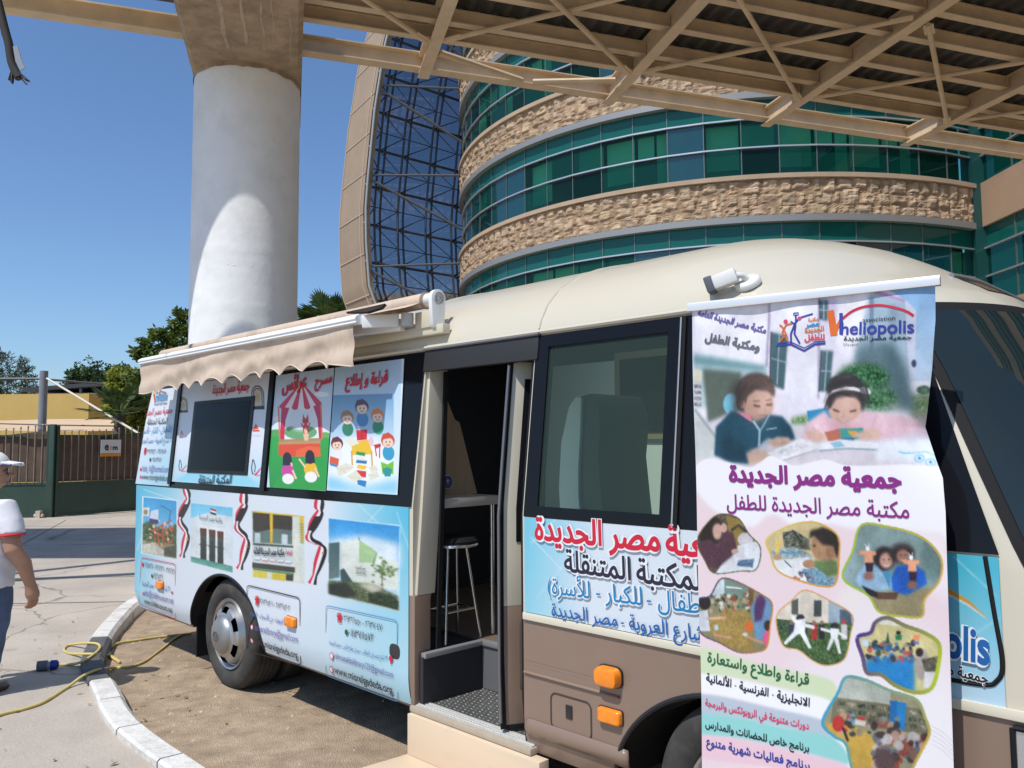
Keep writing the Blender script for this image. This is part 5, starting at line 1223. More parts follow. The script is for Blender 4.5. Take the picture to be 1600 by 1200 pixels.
# photo 1: fairground ride
P1_ = [(88, 755), (268, 775), (266, 1088), (82, 1055)]; art.poly([(82, 750), (272, 770), (270, 1094), (76, 1060)], (236, 246, 250)); art.poly(P1_, (46, 160, 220), col2=(170, 215, 235))
art.poly([(84, 950), (266, 930), (266, 1088), (82, 1055)], (150, 150, 120), soft=1, noise=25); art.poly([(84, 900), (130, 880), (160, 920), (210, 930), (268, 900), (266, 1010), (84, 990)], (62, 92, 52), soft=1.2, noise=40)
for (a, b) in (((150, 880), (150, 1010)), ((190, 900), (200, 1030)), ((130, 930), (240, 1000)), ((150, 930), (225, 890)), ((165, 960), (180, 1050)), ((215, 930), (225, 1010))): art.line([a, b], 8, (205, 82, 42))
art.crowd([(120, 880), (250, 1000)], 40, [(210, 90, 50), (180, 60, 40), (240, 160, 90), (60, 100, 60), (230, 225, 210)], 7, 3)
art.poly([(84, 1010), (150, 1000), (190, 1040), (266, 1050), (266, 1088), (82, 1055)], (206, 206, 190), noise=18, soft=.6); art.poly([(200, 1030), (268, 1010), (266, 1085), (200, 1074)], (70, 78, 60), soft=1, noise=15)
art.line([(185, 800), (235, 830), (225, 900)], 5, (70, 90, 120)); art.poly([(130, 830), (170, 820), (168, 880), (120, 880)], (215, 222, 235)); art.poly([(120, 870), (170, 878), (168, 900), (125, 896)], (40, 60, 120))
art.poly([(82, 812), (120, 810), (118, 860), (82, 855)], (228, 226, 216)); art.ell(100, 836, 12, 14, (150, 140, 110))
# photo 2: white building with three doors
P2_ = [(345, 788), (572, 812), (572, 1165), (345, 1105)]; art.poly(P2_, (110, 200, 235), col2=(230, 240, 246)); art.poly([(345, 870), (440, 840), (572, 862), (572, 1165), (345, 1105)], (222, 232, 236), soft=1)
art.poly([(390, 905), (530, 925), (525, 1135), (385, 1100)], (236, 240, 240))
for x0, x1, dy in ((397, 430, 0), (445, 478, 8), (490, 522, 16)):
    art.poly([(x0, 925 + dy), (x1, 928 + dy), (x1, 1105 + dy), (x0, 1098 + dy)], (70, 98, 100), col2=(28, 44, 44)); art.poly([(x0 - 2, 922 + dy), (x1 + 1, 926 + dy), (x1, 968 + dy), (x0, 964 + dy)], (88, 54, 46)); art.line([((x0 + x1) / 2, 980 + dy), ((x0 + x1) / 2, 1080 + dy)], 5, (30, 40, 40)); art.line([(x0 - 6, 1010 + dy), (x1 + 4, 1016 + dy)], 5, (40, 50, 50))
art.poly([(345, 1075), (572, 1130), (572, 1165), (345, 1105)], (70, 140, 130), col2=(120, 190, 175), noise=10)
for k, c in enumerate(((200, 30, 40), (245, 245, 245), (25, 25, 30))): art.poly([(452, 815 + k * 10), (482, 824 + k * 10), (482, 834 + k * 10), (452, 825 + k * 10)], c)
# photo 3: yellow framed building with a sign
P3_ = [(675, 828), (962, 860), (962, 1225), (680, 1190)]; art.poly(P3_, (226, 228, 216)); art.poly([(675, 828), (715, 832), (700, 1000), (680, 1000)], (190, 205, 190)); art.poly([(682, 836), (895, 856), (895, 1012), (682, 1000)], (72, 92, 92), col2=(110, 134, 128))
art.poly([(682, 838), (895, 856), (895, 935), (800, 925), (700, 945), (682, 930)], (58, 54, 50)); art.poly([(692, 948), (722, 950), (722, 1008), (692, 1005)], (198, 216, 220)); art.poly([(838, 955), (870, 958), (870, 1015), (838, 1012)], (205, 218, 222)); art.poly([(773, 842), (791, 844), (788, 1012), (776, 1010)], (232, 186, 42))
art.poly([(675, 828), (962, 858), (962, 866), (675, 836)], (226, 196, 60)); art.poly([(682, 1003), (900, 1018), (900, 1030), (682, 1015)], (60, 88, 90)); art.poly([(680, 1018), (903, 1034), (903, 1120), (680, 1100)], (214, 224, 224)); art.poly([(678, 1108), (910, 1135), (910, 1165), (678, 1138)], (60, 66, 62)); art.poly([(682, 1140), (905, 1168), (905, 1176), (682, 1148)], (60, 130, 60))
art.poly([(682, 1150), (760, 1160), (758, 1195), (682, 1186)], (222, 206, 80)); art.poly([(785, 1165), (860, 1172), (858, 1208), (785, 1200)], (226, 204, 60)); art.poly([(862, 1172), (902, 1176), (900, 1210), (860, 1206)], (56, 62, 56))
art.poly([(915, 858), (960, 862), (962, 1222), (940, 1222)], (214, 224, 216)); art.poly([(935, 862), (957, 862), (960, 1000), (938, 1000)], (232, 190, 60)); 
for k in range(8): art.poly([(938, 900 + k * 14), (958, 902 + k * 14), (958, 908 + k * 14), (938, 906 + k * 14)], (120, 150, 130))
for k, c in enumerate(((70, 90, 160), (190, 40, 60), (200, 70, 80), (60, 70, 120), (70, 80, 140))): x = 690 + 42 * k; y = 1085 + 4.5 * k; art.line([(x, y), (x + 30, y + 3)], 10, (244, 246, 246)); art.line([(x, y + 9), (x + 30, y + 12), (x + 36, y + 4)], 3, c)
# photo 4: modern library with lawn
P4_ = [(1093, 870), (1478, 912), (1470, 1368), (1093, 1278)]; art.poly([(1090, 866), (1482, 908), (1474, 1373), (1090, 1283)], (235, 246, 250)); art.poly(P4_, (40, 150, 222), col2=(232, 243, 250)); art.poly([(1093, 985), (1280, 960), (1478, 1010), (1478, 1130), (1093, 1060)], (236, 244, 248), soft=4, alpha=.9)
art.poly([(1155, 1000), (1255, 985), (1345, 1060), (1470, 1110), (1470, 1260), (1160, 1215)], (228, 236, 226)); art.poly([(1258, 985), (1352, 1050), (1330, 1112), (1258, 1108)], (172, 206, 152)); art.poly([(1330, 1112), (1352, 1050), (1356, 1058), (1340, 1120)], (120, 150, 120)); art.poly([(1093, 1005), (1155, 998), (1150, 1190), (1093, 1200)], (66, 98, 104), col2=(110, 134, 130)); art.poly([(1152, 995), (1168, 1000), (1166, 1150), (1150, 1150)], (214, 224, 224))
art.poly([(1155, 1150), (1175, 1140), (1225, 1218), (1160, 1215)], (60, 84, 86)); art.poly([(1093, 1205), (1230, 1215), (1330, 1225), (1470, 1290), (1470, 1368), (1093, 1278)], (92, 108, 74), noise=18, soft=1); art.poly([(1093, 1225), (1190, 1215), (1250, 1290), (1180, 1300), (1093, 1278)], (40, 48, 42), soft=1.5)
art.poly([(1250, 1225), (1330, 1220), (1400, 1255), (1330, 1275)], (206, 206, 186), soft=2); art.poly([(1308, 1280), (1360, 1268), (1440, 1290), (1472, 1320), (1470, 1368), (1310, 1322)], (38, 56, 36), noise=14, soft=.7)
art.line([(1382, 1160), (1384, 1290)], 5, (104, 92, 70)); rs7 = random.Random(4)
for k in range(46): art.ell(1382 + rs7.gauss(0, 26), 1145 + rs7.gauss(0, 24), 9, 6, rs7.choice([(92, 120, 66), (70, 100, 54), (120, 140, 90)]), alpha=.8)
for k in range(16): art.ell(1440 + rs7.gauss(0, 22), 1150 + rs7.gauss(0, 12), 8, 5, (110, 140, 80), alpha=.7)
art.line([(1258, 972), (1258, 990)], 5, (60, 90, 150))
for q in (P1_, P2_, P3_, P4_): art.grain(q, .022, 5., .3, 7)
# flag ribbons
def ribbon(pts, w_):
    sp = [(p.x, p.y) for p in smooth_path([(a, b, 0) for a, b in pts], 10)]; n = len(sp)
    ph = [math.sin(i / n * math.pi * 4.2 + .4) for i in range(n)]
    for k, c in ((0, (218, 40, 70)), (1, (240, 240, 242)), (2, (30, 28, 34))):
        off = [(k - 1) * w_ * .33 * (.45 + .55 * abs(h)) + h * 4 for h in ph]; art.line([(x + o, y + o * .25) for (x, y), o in zip(sp, off)], [w_ * (.20 + .18 * abs(h)) for h in ph], c)
    for i in range(int(n * .30), int(n * .42)): x, y = sp[i]; art.ell(x, y, w_ * .42, 7, (34, 32, 38))
    x, y = sp[int(n * .78)]; art.ell(x + 2, y, 6, 7, (206, 168, 60))
ribbon([(313, 705), (322, 740), (330, 775), (300, 840), (286, 890), (310, 930), (325, 965), (312, 1030), (294, 1080)], 40)
ribbon([(632, 730), (628, 780), (640, 800), (612, 860), (596, 920), (630, 960), (650, 1000), (632, 1080), (606, 1145)], 46)
ribbon([(1042, 762), (1036, 810), (1046, 840), (1012, 910), (985, 975), (1030, 1005), (1062, 1035), (1036, 1130), (1000, 1225)], 54)
def rr_px(T, x0, y0, x1, y1, x2, y2, x3, y3, r=10):
    P = [np.array(T(p), float) for p in ((x0, y0), (x1, y1), (x2, y2), (x3, y3))]; out = []
    for i in range(4):
        a, b, c = P[i - 1], P[i], P[(i + 1) % 4]; u = (a - b) / np.linalg.norm(a - b); v = (c - b) / np.linalg.norm(c - b)
        for t in np.linspace(0, 1, 6): out.append(tuple(b + u * r * (1 - t) ** 2 + v * r * t ** 2))
    return out + [out[0]]
zlo = lambda z: .0
side = art.build('side_panel', vinyl, bus, lambda a, b: surf(a, b, .0045)); side['label'] = 'printed side panel with four building photographs and flag ribbons'
# remove the part of the sheet over the wheel arch
bm = bmesh.new(); bm.from_mesh(side.data)
dl_ = [v for v in bm.verts if ((S0 - v.co.x - 5.45) / .558) ** 2 + ((v.co.z - .30) / .478) ** 2 < 1]; bmesh.ops.delete(bm, geom=dl_, context='VERTS'); bm.to_mesh(side.data); bm.free()
LT = Lettering(BA, bpos)
LT.line(rr_px(zz6, 80, 72, 264, 108, 266, 408, 66, 325, 3), .006, 'RED').line(rr_px(zz6, 655, 222, 942, 292, 948, 660, 655, 578, 6), .007, 'BLK').line(rr_px(zz6, 1085, 332, 1472, 415, 1476, 856, 1085, 712, 6), .005, 'SKY')
Z6 = zz6
LT.t('٣٧٦١٦٢١ - ٣٧٦١٦٢٦ - ٢٤٧٥٢٦١', Z6((100, 124)), Z6((260, 165)), 'BLK', 1.2, .0).t('٢٤٦١٨٢٦', Z6((148, 186)), Z6((196, 197)), 'BLK', 1.2, .0)
LT.t('٢١ شارع العروبة - مصر الجديدة', Z6((84, 222)), Z6((235, 258)), 'BLUE', 1.3, .0).t('info@childmuseum.net', Z6((96, 278)), Z6((254, 325)), 'PUR', 1.15, .0).t('www.childmuseum.net', Z6((98, 322)), Z6((250, 375)), 'BLK', 1.15, .01)
LT.disc(Z6((87, 110)), .018, 'RED').disc(Z6((138, 172)), .016, 'GRN').disc(Z6((90, 268)), .014, 'PNK').disc(Z6((246, 262)), .012, 'RED')
LT.t('٢٨٣٦٥٢٠٢ - ٢٨٣٦٥٢٠١', Z6((728, 322)), Z6((888, 362)), 'BLK', 1.15, .0).t('بنك الجوهرة - حي الأسمرات - المقطم', Z6((672, 384)), Z6((880, 440)), 'BLUE', 1.35, .0)
LT.t('asmaralibrary@gmail.com', Z6((698, 466)), Z6((932, 536)), 'PUR', 1.15, .0).t('www.misrelgededa.org', Z6((698, 540)), Z6((934, 624)), 'BLK', 1.15, .015)
LT.t('☎', Z6((698, 320)), Z6((722, 326)), 'RED', 1.2, .04).disc(Z6((682, 450)), .018, 'PNK').disc(Z6((682, 524)), .018, 'PNK').disc(Z6((682, 450)), .012, 'WHT', .0011).disc(Z6((682, 524)), .012, 'WHT', .0011)
LT.t('٢٦٣٧٠٤٧٠ - ٢٦٣٦٦٥٥٠', Z6((1182, 416)), Z6((1396, 470)), 'BLK', 1.1, .0).t('٠١١١٣٧١١٥٧٢', Z6((1212, 498)), Z6((1345, 528)), 'BLK', 1.1, .0)
LT.t('٢٣ شارع عمر ابن الخطاب - ميدان صلاح الدين - مصر الجديدة', Z6((1103, 540)), Z6((1420, 632)), 'BLUE', 1.5, .0).t('elmostakbalibrary123@gmail.com', Z6((1134, 618)), Z6((1450, 726)), 'PUR', 1.2, .0).t('www.misrelgededa.org', Z6((1134, 700)), Z6((1450, 814)), 'BLK', 1.1, .015)
LT.t('☎', Z6((1144, 412)), Z6((1172, 418)), 'RED', 1.2, .04).disc(Z6((1196, 478)), .016, 'GRN').disc(Z6((1116, 606)), .02, 'PNK').disc(Z6((1114, 680)), .02, 'PNK').disc(Z6((1116, 606)), .014, 'WHT', .0011).disc(Z6((1114, 680)), .014, 'WHT', .0011).disc(Z6((1438, 622)), .016, 'RED').line([Z6((1438, 624)), Z6((1438, 650))], .010, 'RED')
Z5 = zz5
LT.t('مكتبة مصر الجديدة العامة', Z5((692, 1060)), Z5((858, 1068)), 'NAVY', 1.5, .03).t('العامة', Z5((865, 1062)), Z5((900, 1066)), 'RED', 1.2, .02).t('مكتبة', Z5((700, 1036)), Z5((740, 1040)), 'GREY', 1., .0)
LT.t('مكتبة مصر الجديدة', Z5((395, 870)), Z5((520, 892)), 'GREY', 1.0, .0).t('مصر الجديدة', Z5((1246, 1140)), Z5((1300, 1146)), 'GREY', 1.2, .02).t('مكتبة المستقبل', Z5((1246, 1164)), Z5((1302, 1172)), 'BLK', 1.2, .02)
LT.done(side)

# ---- rear upper panel
def prectangle(name, quad, bgc, ra, rb):
    pass
def paneled(name, aLR, b0, b1, a0, a1, bg, ra=170, rb=240): return Art(BA, a0, a1, b0, b1, ra, rb, bg)
art = Art(BA, 7.17, 6.405, 1.362, 2.15, 170, 240, (232, 236, 244)); art.T = None
H_, W_ = art.buf.shape[:2]; X_, Y_ = np.meshgrid(np.linspace(0, 1, W_), np.linspace(0, 1, H_)); wt = np.clip(Y_ * .9 - .25 + (X_ - .5) * .5, 0, .8)[..., None]; art.buf = art.buf * (1 - wt) + np.array((150, 205, 228.)) * wt
rear = art.build('rear_panel', vinyl, bus, lambda a, b: surf(a + (b - 1.362) * .07, b, .012))
LT = Lettering(BA, lambda s, z, l: surf(s, z, .0175 + l))
LT.t('heliopolis', (246, 627), (264, 625), 'SKY', 1.5, .03).t('association', (250, 618), (262, 617), 'GREY', 1.2, .0).line([(243, 612), (245.5, 628)], .022, 'ORG').line([(247, 614), (254, 611), (262, 613)], .008, 'ORG').t('جمعية مصر الجديدة', (244, 633), (264, 631), 'GREY', 1.2)
LT.t('جمعية مصر الجديدة', (227, 649), (272, 645), 'RED', 1.0, .01).t('المكتبة المتنقلة', (233, 663.5), (264, 661.5), 'BLK', 1.0, .01).t('(للأطفال - للكبار - للأسرة)', (223, 677), (271, 675), 'CYAN', 1.1, .0).t('٢١ شارع العروبة - مصر الجديدة', (222, 692), (271, 691), 'BLUE', 1.1, .0)
LT.t('٢٤١٨٥٨٠ - ٢٩١٣٤١٢', (233, 709), (263, 708), 'BLK', 1.0, .0).t('٢٤١٨٣٤١٨', (241, 721), (255, 721), 'BLK', 1.0, .0).t('☎', (227.5, 708), (231.5, 708), 'RED', 1.2, .05).disc((238, 718), .016, 'GRN')
LT.t('hsbs_hl@hotmail.com', (225, 736), (267, 738), 'PUR', 1.15, .0).t('www.misrelgededa.org', (225, 748.5), (268, 751.5), 'BLK', 1.1, .0).disc((223, 733), .015, 'PNK').disc((223, 745), .015, 'PNK').done(rear)

# ---- television panel
TVS = [(287, 600), (424, 583), (413, 761), (276, 751)]
fr_m = mat('frame black', (.011, .011, .013), .35, spec=.2)
art = Art(BA, 6.40, 4.93, 1.400, 2.165, 150, 240, (226, 232, 242)); H_, W_ = art.buf.shape[:2]; X_, Y_ = np.meshgrid(np.linspace(0, 1, W_), np.linspace(0, 1, H_)); wt = np.clip(Y_ * 1.3 - .85, 0, .7)[..., None]; art.buf = art.buf * (1 - wt) + np.array((120, 200, 228.)) * wt
art.poly([(296, 738), (389, 743), (413, 761), (276, 751)], (150, 214, 235), soft=2)
for cx, cy, r, h in ((293, 632, 6.5, 12), (410, 620, 10, 19)):
    arch = lambda k: [(cx - r * k, cy + h), (cx - r * k, cy - h * .2)] + [(cx - r * k * math.cos(t), cy - h * .2 - h * .75 * k * math.sin(t)) for t in np.linspace(0, math.pi, 12)] + [(cx + r * k, cy + h)]
    art.poly(arch(1.0), (30, 32, 40)); art.poly(arch(.86), (236, 236, 232)); art.poly(arch(.74), (40, 42, 48)); art.poly(arch(.62), (214, 202, 178)); art.ell(cx, cy + h * .1, r * .35, h * .4, (196, 172, 130), soft=1); art.poly([(cx - r, cy + h * .78), (cx + r, cy + h * .74), (cx + r, cy + h * 1.02), (cx - r, cy + h * 1.06)], (24, 26, 34))
for cx, cy, k in ((289, 676, 3.2), (405.5, 669, 6)): art.poly([(cx, cy - k * 1.3), (cx + k, cy + k * .9), (cx - k, cy + k * .9)], (226, 84, 44)); art.line([(cx - k * .8, cy + k * .3), (cx + k * .8, cy + k * .3)], 1, (245, 220, 205)); art.line([(cx - k * 1.6, cy + k * 2), (cx + k * 1.6, cy + k * 2)], .8, (170, 180, 196))
for cx, cy, k in ((287, 728, .8), (402, 731, 1.1)):
    art.line([(cx - 3 * k, cy - 12 * k), (cx - 5 * k, cy), (cx - 4 * k, cy + 9 * k)], 1.4 * k, (50, 50, 60)); art.line([(cx - 2 * k, cy - 12 * k), (cx + .5 * k, cy - 2 * k), (cx - 1 * k, cy + 6 * k)], 1.3 * k, (60, 60, 70)); art.line([(cx - 4 * k, cy + 7 * k), (cx, cy + 10 * k), (cx + 10 * k, cy - 2 * k)], [1, 3 * k, .8], (214, 40, 70)); art.line([(cx + 2 * k, cy + 11 * k), (cx + 12 * k, cy + 9 * k)], 1.2, (220, 90, 110))
tvp = art.build('television_panel', vinyl, bus, lambda a, b: surf(a + (b - 1.40) * .075, b, .012))
g = MB(); g.rings([[surf(a + (z - 1.475) * .075, z, d) for a, z in ((6.11, 1.475), (5.14, 1.475), (5.14, 2.015), (6.11, 2.015))] for d in (.010, .017)]); g.rings([[surf(a + (z - 1.475) * .075, z, d) for a, z in ((6.06, 1.50), (5.19, 1.50), (5.19, 1.99), (6.06, 1.99))] for d in (.0174, .0182)], 1)
g.build('television', [fr_m, mat('screen', (.004, .004, .005), .14, spec=.10)], tvp)
LT = Lettering(BA, lambda s, z, l: surf(s, z, .0175 + l)); LT.t('جمعية مصر الجديدة', (335, 615.5), (392, 609.5), 'RED', 1.3, .03).t('المكتبة المتنقلة', (313, 755.5), (365, 755), 'NAVY', 1.0, .015).done(tvp)

# ---- puppet theatre and reading panels
art = Art(BA, 4.86, 4.155, 1.405, 2.14, 260, 260, (206, 222, 240)); art.T = zz5
art.poly([(780, 60), (1130, 60), (1130, 440), (780, 450)], (196, 218, 240), col2=(232, 240, 248)); art.ell(1085, 195, 40, 14, (250, 252, 254)); art.ell(840, 330, 26, 16, (240, 246, 250))
art.ell(830, 425, 60, 40, (96, 168, 92)); art.ell(1090, 430, 50, 30, (110, 180, 96)); art.poly([(780, 420), (1130, 432), (1130, 720), (780, 705)], (58, 172, 72), col2=(40, 150, 66)); art.poly([(900, 545), (1095, 545), (1095, 715), (790, 705)], (48, 160, 68))
art.poly([(868, 250), (1072, 240), (1068, 440), (862, 450)], (238, 238, 238)); art.ell(960, 400, 90, 40, (110, 170, 110)); art.poly([(862, 440), (1068, 432), (1068, 456), (858, 462)], (180, 140, 96)); art.ell(960, 330, 62, 62, (226, 234, 242), soft=3)
ap = (978, 128); base = [(850, 258), (884, 262), (918, 266), (952, 268), (986, 266), (1020, 262), (1050, 254), (1082, 240)]
for k in range(7): art.poly([ap, base[k], base[k + 1]], (222, 40, 78) if k % 2 == 0 else (248, 236, 240)); art.ell((base[k][0] + base[k + 1][0]) / 2, (base[k][1] + base[k + 1][1]) / 2, 17, 12, (222, 40, 78) if k % 2 == 0 else (248, 236, 240))
art.poly([(862, 265), (905, 268), (880, 340), (870, 440), (846, 440)], (206, 34, 86)); art.poly([(1072, 250), (1036, 258), (1056, 330), (1060, 435), (1078, 432)], (206, 34, 86)); art.line([(846, 262), (846, 450)], 8, (236, 120, 44)); art.line([(1078, 245), (1076, 440)], 8, (236, 120, 44))
art.poly([(838, 456), (1065, 450), (1064, 532), (836, 530)], (226, 78, 40)); art.poly([(838, 452), (1066, 446), (1066, 462), (838, 468)], (196, 150, 100)); art.poly([(930, 500), (1000, 476), (1062, 480), (1064, 532), (930, 532)], (240, 104, 52))
art.ell(990, 340, 18, 16, (226, 52, 40)); art.poly([(974, 330), (980, 300), (988, 328)], (226, 52, 40)); art.poly([(994, 328), (1004, 300), (1008, 330)], (226, 52, 40)); art.ell(990, 385, 16, 32, (226, 64, 44)); art.ell(990, 395, 9, 20, (246, 196, 170)); art.line([(976, 372), (966, 352)], 7, (226, 52, 40)); art.line([(1004, 372), (1014, 350)], 7, (226, 52, 40)); art.ell(984, 338, 3, 4, (40, 20, 20)); art.ell(997, 338, 3, 4, (40, 20, 20)); art.poly([(974, 410), (1006, 410), (1000, 446), (980, 446)], (240, 200, 160))
for cx, cy, top, r in ((882, 545, (206, 70, 160), 1.0), (1006, 535, (242, 188, 36), 1.05)):
    art.ell(cx, cy + 66, 34 * r, 40 * r, top); art.ell(cx, cy + 108, 32 * r, 28 * r, (246, 242, 240)); art.ell(cx, cy, 24 * r, 36 * r, (44, 30, 48)); art.poly([(cx - 24, cy), (cx + 24, cy), (cx + 26, cy + 32), (cx - 26, cy + 36)], (44, 30, 48)); art.line([(cx + 26, cy + 60), (cx + 44, cy + 108)], 11, (246, 206, 176)); art.line([(cx - 26, cy + 58), (cx - 60, cy + 10)] if cx > 900 else [(cx + 20, cy + 20), (cx + 24, cy + 40)], 10, (246, 206, 176))
pup = art.build('puppet_theatre_panel', vinyl, bus, lambda a, b: surf(a + (b - 1.405) * .085, b, .012))
LT = Lettering(BA, lambda s, z, l: surf(s, z, .0175 + l)); LT.t('مسرح', Z5((1026, 152)), Z5((1120, 128)), 'RED', 1.1, .04).t('عرائس', Z5((848, 182)), Z5((982, 152)), 'RED', 1.1, .04).done(pup)
art = Art(BA, 4.145, 3.46, 1.410, 2.14, 280, 260, (226, 238, 248)); art.T = zz5
art.poly([(1090, 60), (1530, 0), (1490, 760), (1090, 720)], (186, 214, 238), col2=(240, 246, 250)); art.poly([(1115, 200), (1480, 190), (1470, 420), (1115, 430)], (112, 160, 200), col2=(196, 222, 240)); art.poly([(1100, 640), (1490, 660), (1482, 740), (1092, 715)], (150, 208, 232), soft=5)
art.ell(1290, 560, 170, 130, (244, 248, 250), soft=7); art.poly([(1235, 455), (1330, 440), (1350, 520), (1240, 525)], (244, 196, 40)); art.line([(1236, 500), (1236, 580)], 8, (236, 160, 60)); art.line([(1344, 500), (1344, 585)], 8, (236, 160, 60))
def kid(cx, cy, r, hair, skin, top, body=True):
    if body: art.ell(cx, cy + r * 2.0, r * .95, r * 1.2, top)
    art.ell(cx, cy, r * 1.1, r * 1.15, hair); art.ell(cx, cy + r * .35, r * .86, r * .82, skin); art.ell(cx - r * .3, cy + r * .25, r * .09, r * .14, (50, 40, 40)); art.ell(cx + r * .3, cy + r * .25, r * .09, r * .14, (50, 40, 40)); art.line([(cx - r * .25, cy + r * .68), (cx, cy + r * .8), (cx + r * .25, cy + r * .68)], r * .12, (180, 60, 60)); art.poly([(cx - r * 1.0, cy - r * .1), (cx - r * .8, cy - r), (cx + r * .2, cy - r * 1.3), (cx + r * 1.0, cy - r * .3), (cx + r * .3, cy - r * .35)], hair)
sk = (246, 214, 190)
kid(1303, 262, 34, (98, 70, 88), sk, (84, 140, 190)); kid(1220, 320, 32, (170, 128, 84), sk, (60, 130, 100)); kid(1386, 310, 32, (226, 132, 52), sk, (50, 150, 110))
art.poly([(1266, 390), (1326, 385), (1322, 440), (1268, 446)], (214, 40, 50)); art.line([(1296, 390), (1294, 442)], 3, (150, 20, 30)); art.poly([(1205, 440), (1240, 430), (1280, 460), (1230, 480)], (238, 236, 214)); art.poly([(1355, 470), (1394, 462), (1398, 475), (1372, 490)], (206, 40, 50)); art.line([(1365, 480), (1370, 530)], 6, (206, 40, 50)); art.line([(1390, 476), (1386, 540)], 6, (206, 40, 50))
art.ell(1345, 450, 14, 26, (240, 200, 220)); kid(1158, 462, 30, (112, 40, 48), sk, (240, 240, 240)); art.poly([(1118, 530), (1165, 545), (1160, 580), (1112, 565)], (228, 90, 50)); art.poly([(1112, 565), (1160, 580), (1150, 590), (1116, 580)], (60, 130, 190))
kid(1436, 445, 34, (208, 84, 52), sk, (60, 160, 200)); art.poly([(1392, 560), (1428, 575), (1462, 555), (1456, 630), (1426, 615), (1398, 630)], (120, 196, 50)); art.poly([(1398, 600), (1426, 590), (1452, 602), (1440, 640), (1410, 640)], (50, 150, 150))
for (q, c) in ((((1262, 505), (1310, 512), (1306, 532), (1258, 524)), (60, 150, 70)), (((1260, 530), (1306, 538), (1306, 555), (1258, 546)), (236, 236, 226)), (((1260, 550), (1318, 556), (1312, 574), (1256, 568)), (60, 120, 180)), (((1266, 575), (1318, 585), (1300, 606), (1258, 596)), (246, 200, 50)), (((1258, 606), (1310, 612), (1306, 648), (1262, 640)), (214, 56, 44)), (((1256, 655), (1310, 665), (1300, 700), (1262, 686)), (50, 130, 190))): art.poly(q, c); art.line([q[3], q[2]], 3, (250, 250, 246))
for q in (((1145, 590), (1185, 575), (1205, 620), (1160, 640)), ((1170, 600), (1200, 565), (1245, 590), (1215, 615)), ((1205, 640), (1255, 605), (1290, 650), (1240, 670)), ((1320, 630), (1370, 610), (1380, 640), (1330, 665)), ((1325, 590), (1365, 580), (1375, 605), (1340, 620))): art.poly(q, (232, 228, 206)); art.line([q[0], q[2]], 2, (200, 190, 160))
rd = art.build('reading_panel', vinyl, bus, lambda a, b: surf(a + (b - 1.41) * .085, b, .012))
LT = Lettering(BA, lambda s, z, l: surf(s, z, .0175 + l)); LT.t('قراءة و إطلاع', Z5((1192, 152)), Z5((1422, 128)), 'RED', 1.1, .04).done(rd)
for a in (6.40, 4.905):
    g = MB(); g.rings([[surf(a + dz_ * .075 + da, 1.38 + dz_, d) for da, d in ((-.03, .011), (-.03, .024), (.03, .024), (.03, .011))] for dz_ in np.linspace(0, .79, 8)]); g.build('panel_frame', fr_m, bus)

# ---- front side panel and driver's door panel
art = Art(BA, 2.532, 1.0, .938, 1.350, 130, 200, (222, 232, 240)); H_, W_ = art.buf.shape[:2]; X_, Y_ = np.meshgrid(np.linspace(0, 1, W_), np.linspace(0, 1, H_)); wt = np.clip(.95 - X_ * 3.2 - Y_ * .25, 0, .9)[..., None]; art.buf = art.buf * (1 - wt) + np.array((110, 198, 224.)) * wt
art.line([(831, 850), (870, 812)], 1.4, (236, 246, 250), alpha=.6); art.line([(831, 840), (880, 890)], 1.4, (236, 246, 250), alpha=.5); art.line([(840, 935), (885, 880)], 1.2, (236, 246, 250), alpha=.4)
fp = art.build('front_panel', vinyl, bus, lambda a, b: surf(a, b, .0045)); fp['label'] = 'white and blue panel with large Arabic lettering'
F7 = lambda p: (640 + p[0] / 3.478, 800 + p[1] / 3.478)
LT = Lettering(BA, bpos)
def row(words, col, hs, bold, halo):
    ref, p, q = words[0]; p, q = F7(p), F7(q); LT.t(ref, p, q, col, hs, bold, halo); a, b = np.array(p), np.array(q)
    for wd, st_ in words[1:]: LT.nat(wd, ref, p, q, F7(st_), col, hs, bold, halo)
row([('مصر الجديدة', (690, 145), (1372, 212)), ('جمعية', (1402, 222))], 'RED', 1.08, .03, 'WHT')
row([('المتنقلة', (850, 318), (1212, 368)), ('المكتبة', (1243, 376))], 'NAVY', 1.08, .02, 'WHT')
row([('للكبار - للأسرة)', (762, 438), (1275, 505)), ('(للأطفال -', (1300, 512))], 'CYAN', 1.1, .01, 'WHT')
row([('مصر الجديدة', (782, 560), (1140, 620)), ('٢١ شارع العروبة -', (1158, 624))], 'BLUE', 1.1, .012, None)
LT.done(fp)
art = Art(BA, 1.0, .672, .925, 1.345, 200, 200, (80, 188, 212)); H_, W_ = art.buf.shape[:2]; Y_ = np.linspace(0, 1, H_)[:, None, None]; art.buf = art.buf * (1 - np.clip(Y_ * 1.1 - .1, 0, 1)) + np.array((196, 222, 240.)) * np.clip(Y_ * 1.1 - .1, 0, 1)
for a, b in (((1490, 870), (1556, 932)), ((1510, 1000), (1560, 965))): art.line([a, b], 1.6, (215, 240, 246), alpha=.7)
art.line([(1440, 912), (1482, 924), (1512, 940), (1541, 965)], [5, 8, 5, 1], (226, 150, 34)); art.line([(1440, 915), (1482, 929), (1512, 945), (1541, 966)], [1, 2, 2, 1], (245, 245, 240))
dp_ = art.build('door_panel', vinyl, bus, lambda a, b: surf(a, b, .0045)); G8 = lambda p: (1400 + p[0] / 3, 800 + p[1] / 3)
LT = Lettering(BA, bpos); LT.t('heliopolis', (1362, 998), G8((446, 712)), 'BLUE', 1.55, .035, 'WHT').t('جمعية مصر الجديدة', (1405, 1032), G8((436, 800)), 'BLK', 1.3, .03, 'WHT').done(dp_)

